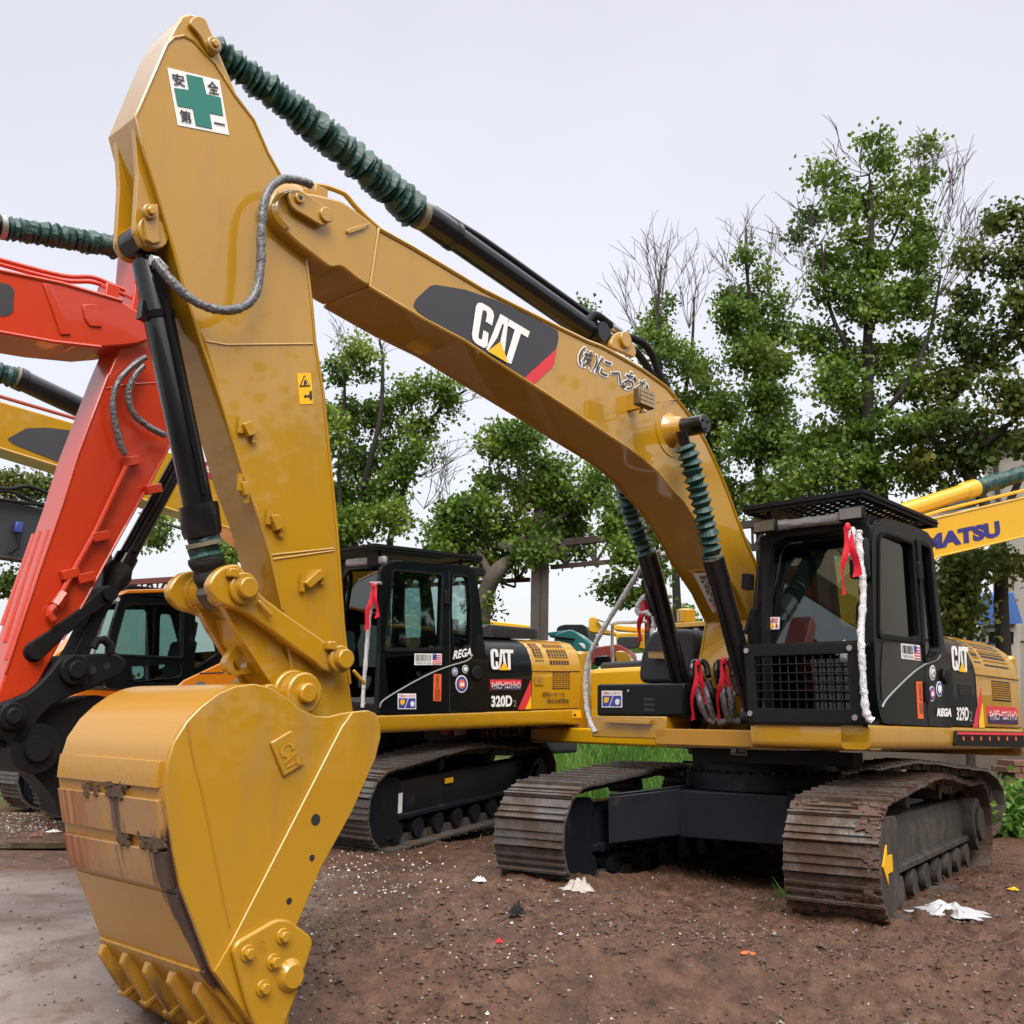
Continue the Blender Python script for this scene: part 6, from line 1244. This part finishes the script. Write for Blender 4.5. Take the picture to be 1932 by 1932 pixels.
tree("narrow leafy tree with a thin bare crown between the boom and the tallest tree", 1425, 25, [([(1440, 1420), (1432, 900), (1428, 780), (1420, 620), (1410, 520), (1408, 430)], 9, 2), ([(1428, 760), (1460, 660), (1480, 590)], 5, 2)],
 [(1405, 500, 20, 18), (1440, 520, 20, 18), (1395, 550, 34, 28), (1445, 560, 36, 28), (1380, 610, 40, 34), (1435, 630, 44, 36), (1470, 620, 24, 30), (1400, 690, 45, 36), (1455, 700, 36, 40), (1375, 760, 40, 40), (1430, 770, 50, 40), (1480, 780, 30, 36), (1400, 850, 50, 45), (1460, 860, 50, 45), (1380, 930, 45, 45), (1440, 950, 55, 40), (1490, 930, 40, 40)],
 [((1410, 520), (1410, 415), 26, 7), ((1450, 560), (1460, 440), 12, 4), ((1380, 560), (1350, 480), 12, 4), ((1480, 590), (1530, 500), 12, 3)], dens=1.15)
tree("tallest tree above the front cab with a dark central trunk and thinning top", 1690, 21, [([(1695, 1460), (1690, 1300), (1670, 1000), (1640, 850), (1636, 700), (1640, 560), (1645, 420), (1640, 330)], 24, 2), ([(1640, 800), (1700, 740), (1750, 640), (1775, 520)], 8, 2), ([(1650, 860), (1720, 800), (1790, 760), (1850, 700)], 9, 3), ([(1640, 720), (1590, 640), (1560, 560), (1550, 460)], 6, 2), ([(1640, 520), (1690, 440), (1720, 340)], 4, 1.5)],
 [(1570, 320, 26, 18), (1640, 275, 30, 10), (1690, 280, 24, 12), (1735, 285, 26, 12), (1765, 310, 12, 24), (1650, 310, 28, 14), (1545, 380, 22, 20), (1600, 350, 18, 14), (1660, 370, 36, 26), (1710, 350, 30, 26), (1560, 430, 30, 26), (1640, 430, 36, 34), (1700, 410, 40, 34), (1745, 430, 28, 30), (1570, 490, 34, 32), (1640, 510, 42, 38), (1720, 490, 40, 36), (1760, 500, 26, 34), (1560, 560, 36, 38), (1630, 590, 50, 42), (1710, 570, 46, 40), (1540, 640, 34, 40), (1600, 670, 45, 42), (1670, 660, 45, 40), (1740, 640, 40, 38), (1560, 740, 50, 45), (1640, 750, 50, 40), (1720, 730, 45, 36), (1540, 830, 50, 45), (1610, 830, 50, 40), (1690, 820, 50, 38), (1760, 790, 45, 34), (1560, 900, 60, 40), (1640, 895, 60, 36), (1720, 890, 55, 36), (1500, 900, 40, 40), (1530, 350, 10, 12), (1520, 420, 10, 14)],
 [((1640, 330), (1620, 275), 30, 6), ((1720, 350), (1740, 285), 24, 6), ((1760, 480), (1800, 320), 22, 8), ((1770, 560), (1830, 400), 25, 9), ((1540, 470), (1535, 360), 14, 5), ((1550, 530), (1495, 440), 10, 4), ((1780, 560), (1850, 440), 25, 6)], dens=1.1)
tree("spreading tree at the right edge with yellowing leaves over the lettered boom", 1870, 20, [([(1905, 1430), (1890, 1180), (1880, 1000), (1800, 850), (1790, 760), (1850, 690), (1932, 600)], 16, 3), ([(1800, 850), (1700, 800)], 8, 3), ([(1850, 840), (1932, 780)], 8, 3), ([(1880, 1000), (1950, 850)], 9, 4)],
 [(1880, 430, 36, 30), (1925, 450, 24, 34), (1840, 480, 30, 30), (1900, 510, 44, 36), (1835, 560, 36, 30), (1900, 590, 46, 34), (1800, 640, 44, 34), (1880, 660, 50, 36), (1935, 640, 30, 40), (1800, 720, 50, 36), (1890, 750, 56, 36), (1790, 800, 50, 34), (1880, 820, 56, 34), (1940, 760, 30, 40), (1840, 870, 40, 22), (1760, 860, 40, 28), (1820, 850, 50, 26), (1925, 850, 36, 30), (1800, 910, 30, 10)], None, lm=LEAFD, dens=.95, leaf=.125)
tree("low dense tree filling the gap under the lettered boom beside the blue sheet", 1830, 19, [([(1830, 1430), (1828, 1250), (1835, 1120), (1850, 1060)], 9, 4)],
 [(1800, 1070, 36, 30), (1850, 1060, 40, 28), (1895, 1045, 34, 22), (1790, 1120, 34, 36), (1830, 1110, 28, 36), (1878, 1078, 24, 16), (1800, 1170, 30, 24), (1822, 1155, 18, 20), (1775, 1140, 20, 40), (1815, 1190, 24, 16)], None, dens=1.6, lm=LEAFD)
tree("leafy tree at the far left showing above and below the charcoal boom", 60, 26, [([(70, 1440), (62, 1260), (55, 1100), (60, 960)], 9, 4), ([(62, 1260), (20, 1230), (-10, 1220)], 4, 2), ([(88, 1440), (85, 1250), (100, 1100)], 6, 3)],
 [(20, 915, 36, 24), (70, 920, 40, 26), (120, 925, 36, 26), (0, 960, 30, 30), (110, 960, 30, 24), (20, 1100, 40, 24), (0, 1260, 36, 30), (60, 1300, 40, 30), (20, 1320, 40, 36), (110, 1290, 30, 40), (150, 950, 30, 20)], None, lm=LEAFD, dens=1.2)
tree("small leaf cluster of a tree showing between the red arm and the yellow boom", 285, 27, [([(430, 1420), (432, 1100), (390, 1020), (300, 985)], 6, 2)], [(290, 975, 22, 16), (280, 1000, 24, 16), (275, 1015, 12, 10), (420, 1010, 24, 30), (400, 1060, 20, 20), (440, 1040, 24, 30)], None)
tree("distant pale tree on the horizon beside the boom foot", 1290, 45, [([(1290, 1420), (1290, 1160)], 3, 1)], [(1285, 1160, 16, 16), (1300, 1185, 24, 16), (1330, 1190, 20, 14), (1280, 1200, 16, 16)], None, dens=.7, leaf=.25)
def bush(label, u, v, dep, r, n, lm=GRASS):
    P = at(u, v, dep); P.z = 0; e = thing("bush", label, "bush", Matrix.Translation(P), "green bushes and weeds at the yard edge"); d = rng.normal(size=(n, 3))*np.array([r, r*.5, r*.45]); d[:, 2] = np.abs(d[:, 2])+.05
    np_mesh("foliage", leaves(d, .12), 4, lm, e)
bush("bright green weeds at the right edge beyond the rear of the muddy track", 1925, 1480, 15.5, .55, 5000); bush("low green weeds growing in front of the timber behind the front skirt", 1720, 1440, 16.5, .35, 1600); bush("green shrub behind the wrapped handrail in front of the far yellow digger", 1225, 1230, 24, .5, 2500, LEAF)
# far belt that closes the horizon
m_ = []
for i in range(340):
    u = rng.uniform(-900, 2900); P_ = np.array(at(u, 1370, 75)); P_[2] = rng.uniform(1.0, 3.2); m_.append(P_+rng.normal(size=(60, 3))*np.array([2.2, 1.5, .8]))
o = np_mesh("far_hedge", leaves(np.concatenate(m_), .55), 4, LEAFD, None); tag(o, "dark far hedge line along the horizon", "hedge", kind="stuff")

# added building and trees, never in view: block low sky and darken reflections
e = thing("unseen_warehouse", "added unseen building behind the viewpoint, for darker reflections", "building", Matrix.Translation(V((4, -13, 0)))); MB().box(-38, 34, -10, 0, 0, 7.5).build("wall", mat("unseen_warehouse_wall", (.22, .20, .18), .85, var=.3, vs=.6), e); MB().box(-39, 35, -10.5, .5, 7.505, 7.9).build("roof", mat("roof_grey", (.12, .12, .12), .7), e)
mb = MB()
for k in range(9): mb.box(-34+k*7.5, -30.5+k*7.5, .003, .05, 0, 4.2)
mb.build("door_panels", mat("door_dark", (.05, .06, .07), .5), e)
for k, (x, y) in enumerate(((22, -4), (27, 4), (16, -12), (31, 12))):  # trees added out of view so paint and glass mirror dark green
    e = thing("tree", "added unseen tree, there to be mirrored in paint and glass", "tree", Matrix.Translation(V((x, y, 0))), "unseen trees added for reflections"); MB().tube([V((0, 0, 0)), V((.2, 0, 3)), V((0, .3, 7))], [.3, .25, .1], 8).build("trunk", BARK, e); d = rng.normal(size=(9000, 3))*np.array([2.2, 2.2, 2.4])+np.array([0, 0, 6.5]); np_mesh("crown", leaves(d, .42), 4, LEAF, e)
# ================================================================ ground
def hgt(x, y):
    n = noise.noise; q = max(0, min(1, (7.3-y)/2.2)); z = .05*n((x*.35, y*.35, 1))-.42*q*q*(3-2*q)
    rough = max(0, min(1, (x+2.3-.25*(y-6)+.7*n((x*.6, y*.6, 5)))/1.2))*max(0, min(1, (y-4.75-.35*n((x*.9, 3, 8))-max(0, .18*(x-1)))/1.0))
    rough = max(rough, max(0, min(1, (y-9.3)/1.0))*max(0, min(1, (x+4.3)/1.2)))
    z += rough*(.06*n((x*1.5, y*1.5, 2))+.055*abs(n((x*4.3, y*4.3, 3)))+.045*abs(n((x*9, y*9, 4)))+.030*abs(n((x*17, y*17, 6)))+.016*abs(n((x*34, y*34, 7))))
    dx, dy = x-2.5, y-10.3; xl = -.545*dx-.839*dy; ys_ = .839*dx-.545*dy; yl = abs(ys_)
    pr = math.exp(-((yl-1.27)/.36)**4)*max(0, min(1, (xl-2.3)/.3))*max(0, min(1, (4.6-xl)/.5))*max(0, min(1, .5+2.2*n((x*.9, y*.9, 12)))); z += rough*pr*(.030*max(-.5, math.sin(xl*31))-.03)
    d = math.hypot(max(0, abs(xl+.22)-2.15), max(0, abs(yl-1.275)-.36)); z += (.075+.05*n((x*3, y*3, 9)))*(.1 if ys_ > 1.62 and xl < 1.9 else 1)*math.exp(-((d-.08)/.16)**2) if d > 0 else -.02
    z += .15*math.exp(-((x+.3)**2/1.6+(y-8.9)**2/.7))+.10*math.exp(-((x-1.1)**2/1.0+(y-6.9)**2/.35)) * rough
    if x > 1.5 and 4.6 < y < 8.5: z += .018*rough*math.sin((x*.83+y*.55)*22)
    return z
def bank(y):
    q = max(0, min(1, (y-17.2)/6)); return .85*q*q*(3-2*q)
def onterrain(u, v):
    p = onground(u, v, 0)
    for _ in range(6): p = onground(u, v, hgt(p.x, p.y))
    return p
def axis(lo, hi, d, far, g=1.16):
    a = list(np.arange(lo, hi, d)); s = d; 
    while a[-1] < far: s *= g; a.append(a[-1]+s)
    s = d; b = [lo]
    while b[-1] > -far: s *= g; b.append(b[-1]-s)
    return b[:0:-1]+a
X = axis(-4.2, 5.2, .03, 400, 1.2); Y = axis(3.2, 10.0, .03, 500, 1.2)
nx, ny = len(X), len(Y); G = [(x, y, hgt(x, y) if (-7 < x < 8 and 2 < y < 13) else (.05*noise.noise((x*.35, y*.35, 1)) if abs(x) < 40 and y < 60 else 0)+bank(y)-(.42 if y < 5.1 else .42*(lambda q: q*q*(3-2*q))(max(0, min(1, (7.3-y)/2.2))))) for y in Y for x in X]
me = bpy.data.meshes.new("ground"); me.from_pydata(G, [], [(j*nx+i, j*nx+i+1, (j+1)*nx+i+1, (j+1)*nx+i) for j in range(ny-1) for i in range(nx-1)]); me.polygons.foreach_set("use_smooth", [True]*len(me.polygons))
def groundmat():
    m, n, l, b = nt("wet_brown_mud"); ge = n.new("ShaderNodeNewGeometry"); P = ge.outputs["Position"]
    def noi(sc, det=6, ro=.6, st=None):
        v = P
        if st: mp = n.new("ShaderNodeMapping"); mp.inputs["Scale"].default_value = st[:3]; mp.inputs["Rotation"].default_value = (0, 0, st[3]); l.new(P, mp.inputs[0]); v = mp.outputs[0]
        z = n.new("ShaderNodeTexNoise"); z.inputs["Scale"].default_value = sc; z.inputs["Detail"].default_value = det; z.inputs["Roughness"].default_value = ro; l.new(v, z.inputs[0]); return z.outputs["Fac"]
    def rg(s, a, b_, c=0, d=1):
        r = n.new("ShaderNodeMapRange"); r.inputs[1].default_value = a; r.inputs[2].default_value = b_; r.inputs[3].default_value = c; r.inputs[4].default_value = d; l.new(s, r.inputs[0]); return r.outputs[0]
    def mix(f, a, b_):
        x = n.new("ShaderNodeMixRGB"); l.new(f, x.inputs[0])
        for i, c in ((1, a), (2, b_)):
            if isinstance(c, tuple): x.inputs[i].default_value = (*c, 1)
            else: l.new(c, x.inputs[i])
        return x.outputs[0]
    def ma(op, a, b_):
        r = n.new("ShaderNodeMath"); r.operation = op; r.use_clamp = op != "ADD"
        for i, x in enumerate((a, b_)):
            if isinstance(x, (int, float)): r.inputs[i].default_value = x
            else: l.new(x, r.inputs[i])
        return r.outputs[0]
    sx = n.new("ShaderNodeSeparateXYZ"); l.new(P, sx.inputs[0])
    big_, fine, grit = noi(.55, 4), noi(6, 9, .7), noi(45, 4, .7)
    mud = mix(rg(fine, .32, .68), (.038, .019, .012), (.150, .080, .050)); mud = mix(rg(grit, .58, .72), mud, (.19, .13, .098))
    mud = mix(rg(noi(1.3, 5), .52, .66, 0, .6), mud, (.050, .029, .021))
    smooth_ = mix(rg(noi(3.5, 8, .65), .3, .7), (.098, .058, .040), (.172, .108, .077)); smooth_ = mix(rg(noi(30, 4), .62, .75, 0, .6), smooth_, (.07, .045, .035))
    asp = mix(rg(noi(1.3, 7, .65), .32, .68), (.125, .092, .078), (.245, .20, .185)); asp = mix(rg(noi(60, 3), .6, .75, 0, .4), asp, (.06, .045, .04)); asp = mix(rg(noi(1.9, 8, .7), .54, .64, 0, .75), asp, (.105, .062, .045))
    # rough mud to the right and beyond, smooth packed strip nearest the camera, paved hard-standing at the left
    fr = ma("MULTIPLY", rg(ma("ADD", sx.outputs[1], rg(big_, 0, 1, -.6, .6)), 4.8, 5.7), rg(ma("ADD", sx.outputs[0], rg(big_, 0, 1, -.7, .7)), -1.9, -1.1))
    fr = ma("MAXIMUM", fr, rg(sx.outputs[1], 9.3, 10.2))
    fa = rg(ma("ADD", sx.outputs[0], rg(fine, 0, 1, -.5, .5)), -1.3, -1.9)
    fa = ma("MULTIPLY", fa, rg(ma("ADD", sx.outputs[1], rg(fine, 0, 1, -.5, .5)), 5.2, 5.7))
    c = mix(fa, smooth_, asp); c = mix(fr, c, mud); far = rg(sx.outputs[1], 16, 18); c = mix(far, c, (.07, .085, .035)); l.new(c, b.inputs["Base Color"])
    wet = rg(noi(1.7, 5, .6), .40, .64); r0 = rg(wet, 0, 1, .72, .30); rf = n.new('ShaderNodeMath'); rf.operation = 'MAXIMUM'; l.new(r0, rf.inputs[0]); l.new(rg(sx.outputs[1], 11, 16), rf.inputs[1]); l.new(rf.outputs[0], b.inputs["Roughness"]); l.new(rg(sx.outputs[1], 11, 18, .22, 0), b.inputs["Specular IOR Level"])
    h = ma("ADD", ma("MULTIPLY", fine, .5), ma("MULTIPLY", grit, .35)); bp = n.new("ShaderNodeBump"); bp.inputs["Distance"].default_value = .05; l.new(h, bp.inputs["Height"]); l.new(rg(fr, 0, 1, .28, .85), bp.inputs["Strength"]); l.new(bp.outputs[0], b.inputs["Normal"])
    return m
me.materials.append(groundmat()); go_ = bpy.data.objects.new("ground", me); COL.objects.link(go_); go_["kind"] = "structure"
# puddle on the hard-standing
pm = bpy.data.materials.new("puddle_water"); pm.use_nodes = True; b = pm.node_tree.nodes["Principled BSDF"]; b.inputs["Base Color"].default_value = (.075, .055, .030, 1); b.inputs["Roughness"].default_value = .03
c = onterrain(45, 1598); P = [c+V((math.cos(a)*(1.25+.25*math.sin(3*a+1)), math.sin(a)*(.27+.08*math.sin(2*a)), 0)) for a in np.linspace(0, 2*math.pi, 40, endpoint=False)]
zt_ = sorted(hgt(p.x, p.y) for p in P+[c])[30]+.004
MB().add([(p.x, p.y, zt_) for p in P], [tuple(range(40))]).build("puddle", pm, None, smooth=0)["kind"] = "structure"
# stones, clods and scraps
def stones(n, region, smin, smax, m_, name, label, cat):
    vs = []; B = np.array([[1, 0, 0], [-1, 0, 0], [0, 1, 0], [0, -1, 0], [0, 0, 1], [0, 0, -1]], float); F_ = [(0, 2, 4), (2, 1, 4), (1, 3, 4), (3, 0, 4), (2, 0, 5), (1, 2, 5), (3, 1, 5), (0, 3, 5)]
    k = 0
    while k < n:
        x, y = region()
        s = random.uniform(smin, smax)*(1 if random.random() < .9 else 1.8); q = B*s*rng.uniform(.5, 1.2, (6, 1))*np.array([1, random.uniform(.6, 1), random.uniform(.6, 1.0)]); a = random.uniform(0, 6.28); ca, sa = math.cos(a), math.sin(a)
        q = np.stack([q[:, 0]*ca-q[:, 1]*sa, q[:, 0]*sa+q[:, 1]*ca, q[:, 2]], 1)+np.array([x, y, hgt(x, y)+s*.12])
        for f in F_: vs.append(q[list(f)])
        k += 1
    o = np_mesh(name, np.concatenate(vs), 3, m_, None); tag(o, label, cat, kind="stuff"); return o
def reg_mud():
    while True:
        v = 1560+(1932-1560)*random.random()**.8; u = random.uniform(560, 1932); p = onterrain(u, v)
        w = 1 if p.y > 5.4+.15*p.x else .18
        if random.random() < w: return p.x, p.y
def reg_left():
    u = random.uniform(-60, 640); v = random.choice((random.gauss(1555, 14), random.gauss(1555, 22), random.uniform(1600, 1930))); p = onterrain(u, max(1525, v)); return p.x, p.y
CL = mat("mud_clods", (.085, .050, .035), .85, var=.5, vs=3, bump=.5, bs=40); ST = mat("grey_stones", (.20, .17, .15), .8, var=.4, vs=2.5); WS = mat("white_scraps", (.62, .60, .56), .6, var=.2, vs=3)
stones(9000, reg_mud, .004, .022, CL, "mud_clods", "crumbled brown soil clods around the tracks", "soil"); stones(1500, reg_mud, .005, .016, ST, "gravel", "small grey stones in the mud", "gravel")
stones(1500, reg_left, .006, .022, ST, "gravel", "grey gravel strewn on the hard-standing at left", "gravel"); stones(500, reg_left, .006, .02, CL, "mud_clods", "brown soil crumbs on the hard-standing at left", "soil")
def reg_m2():
    u, v = random.choice(((random.gauss(720, 70), random.gauss(1640, 28)), (random.gauss(1000, 260), random.uniform(1600, 1900)), (random.gauss(60, 60), random.gauss(1550, 14)))); p = onterrain(u, max(1535, v)); return p.x, p.y
stones(900, reg_m2, .004, .014, WS, "litter_scraps", "tiny white scraps mixed into the mud", "litter")
# larger litter, each piece a thing
def crumple(name, label, cat, u, v, w, h, m_, seed, group=None):
    p = onterrain(u, v); p.z = hgt(p.x, p.y); random.seed(seed); n = 15; ph = [random.uniform(0, 6) for _ in range(4)]
    g = [[V(((i/(n-1)-.5)*w*(1+.2*math.sin(j+ph[0])), (j/(n-1)-.5)*w*.8*(1+.25*math.sin(i*1.3+ph[1])), .006+h*min(1, 3.2*max(0, .5-abs(i/(n-1)-.5)))*min(1, 3.2*max(0, .5-abs(j/(n-1)-.5)))*(.30+1.1*abs(noise.noise((i*.30+seed*3.1, j*.30, seed)))+.07*random.random()))) for i in range(n)] for j in range(n)]
    e = thing(name, label, cat, Matrix.Translation(p)@Matrix.Rotation(random.uniform(0, 3), 4, 'Z'), group); o = MB().sheet(g).build("crumpled_sheet", m_, e, smooth=25); return e
GP = "larger scraps of litter on the mud"
SHEET = mat("white_sheet_litter", (.42, .42, .44), .55, var=.15, vs=12, dirt=(.1, .08, .06), ds=9, dlo=.66, dhi=.7)
crumple("plastic_sheet", "white plastic sheet lying against the near track at right", "litter", 1795, 1722, .50, .09, SHEET, 3, GP)
crumple("plastic_bag", "crumpled grey-white bag on the mud in front of the far track", "litter", 1092, 1682, .26, .10, mat("dull_bag", (.42, .37, .34), .6, var=.2, bump=.6), 4, GP)
crumple("paper_scrap", "pale folded paper scrap near the bottom right corner", "litter", 1740, 1855, .17, .04, SHEET, 5, GP)
crumple("paper_scrap", "small dirty tissue left of the folded paper scrap at bottom right", "litter", 1555, 1884, .09, .03, SHEET, 6, GP)
crumple("red_wrapper", "tiny red wrapper in the mud below the black lump", "litter", 942, 1775, .05, .02, RIB, 7, GP)
crumple("red_wrapper", "orange-red scrap in the mud left of the near track", "litter", 1411, 1795, .08, .02, DORG, 8, GP)
crumple("yellow_wrapper", "yellow wrapper on the mud at the right edge", "litter", 1912, 1683, .09, .03, DYEL, 9, GP)
crumple("cloth_lump", "small black lump of cloth with a white tag in the middle of the mud", "litter", 975, 1738, .11, .10, CLOTH, 10, GP)
crumple("brick_fragment", "red brick fragment in the puddle at the left edge", "litter", 70, 1578, .14, .07, BRICK, 11, GP)
crumple("white_scrap", "white plastic scrap on the mud between the bucket and the far track", "litter", 905, 1668, .10, .05, WS, 12, GP)
crumple("white_scrap", "white paper scrap on the gravel left of the bucket", "litter", 100, 1570, .16, .03, WS, 13, GP)
random.seed(21)
# grass
def grass(u0, u1, d0, d1, n, hmin, hmax, label):
    d = rng.uniform(d0, d1, n); u = rng.uniform(u0, u1, n); b = np.stack([(u-966)/FP*d/.98, d, np.array([bank(q) for q in d])-.03], 1); h = rng.uniform(hmin, hmax, n); ln = rng.normal(size=(n, 2))*.12; w = .012+.0006*d; a = rng.uniform(0, 3.14, n); s = np.stack([np.cos(a)*w, np.sin(a)*w, np.zeros(n)], 1)
    t = b+np.stack([ln[:, 0], ln[:, 1], h], 1); v = np.stack([b-s, b+s, t], 1).reshape(-1, 3); o = np_mesh("grass", v, 3, GRASS, None); tag(o, label, "grass", kind="stuff")
grass(1020, 1420, 18, 60, 60000, .2, .5, "green grass verge beyond the tracks"); grass(1560, 2300, 15.5, 26, 14000, .10, .5, "patchy green weeds along the right boundary"); grass(300, 1020, 22, 60, 20000, .2, .4, "grass strip behind the parked machines")
grass(1455, 1475, 8.6, 9.0, 60, .08, .25, "a tuft of weeds under the front machine")
# ================================================================ sky and light
w = bpy.data.worlds.new("World"); S.world = w; w.use_nodes = True; n = w.node_tree.nodes; l = w.node_tree.links; bg = n["Background"]; out = n["World Output"]
SUN_EL, SUN_AZ = math.radians(48), math.radians(172)     # azimuth from +Y towards +X
sky = n.new("ShaderNodeTexSky"); sky.sky_type = 'NISHITA'; sky.sun_disc = False; sky.sun_elevation = SUN_EL; sky.sun_rotation = SUN_AZ; sky.dust_density = 6; sky.air_density = 1; l.new(sky.outputs[0], bg.inputs[0]); bg.inputs[1].default_value = .05
tc = n.new("ShaderNodeTexCoord"); sx = n.new("ShaderNodeSeparateXYZ"); l.new(tc.outputs["Generated"], sx.inputs[0])
rp = n.new("ShaderNodeValToRGB"); cr_ = rp.color_ramp; cr_.elements[0].position = 0; cr_.elements[0].color = (.425, .415, .41, 1); cr_.elements[1].position = 1; cr_.elements[1].color = (1.5, 1.5, 1.5, 1)
for p_, c_ in ((.30, (.40, .385, .39)), (.62, (.375, .36, .37)), (.78, (1.15, 1.15, 1.15))):
    e = cr_.elements.new(p_); e.color = (*c_, 1)
l.new(sx.outputs[2], rp.inputs[0])
nz = n.new("ShaderNodeTexNoise"); nz.inputs["Scale"].default_value = 1.6; nz.inputs["Detail"].default_value = 4; l.new(tc.outputs["Generated"], nz.inputs[0])
mr = n.new("ShaderNodeMapRange"); mr.inputs[1].default_value = .3; mr.inputs[2].default_value = .7; mr.inputs[3].default_value = .90; mr.inputs[4].default_value = 1.09; l.new(nz.outputs["Fac"], mr.inputs[0])
vm = n.new("ShaderNodeVectorMath"); vm.operation = 'SCALE'; l.new(rp.outputs[0], vm.inputs[0]); l.new(mr.outputs[0], vm.inputs["Scale"])
b2 = n.new("ShaderNodeBackground"); l.new(vm.outputs[0], b2.inputs[0]); b2.inputs[1].default_value = 1.0
ad = n.new("ShaderNodeAddShader"); l.new(bg.outputs[0], ad.inputs[0]); l.new(b2.outputs[0], ad.inputs[1]); l.new(ad.outputs[0], out.inputs[0])
sd = bpy.data.lights.new("sun", 'SUN'); sd.energy = 1.5; sd.angle = math.radians(40); sd.color = (1, .97, .92); so = bpy.data.objects.new("sun", sd); COL.objects.link(so)
so.rotation_euler = V((-math.cos(SUN_EL)*math.sin(SUN_AZ), -math.cos(SUN_EL)*math.cos(SUN_AZ), -math.sin(SUN_EL))).to_track_quat('-Z', 'Y').to_euler()
S.view_settings.view_transform = 'Standard'; S.view_settings.look = 'None'; S.view_settings.exposure = .85; S.view_settings.gamma = 1
S.cycles.max_bounces = 8; S.cycles.transparent_max_bounces = 16
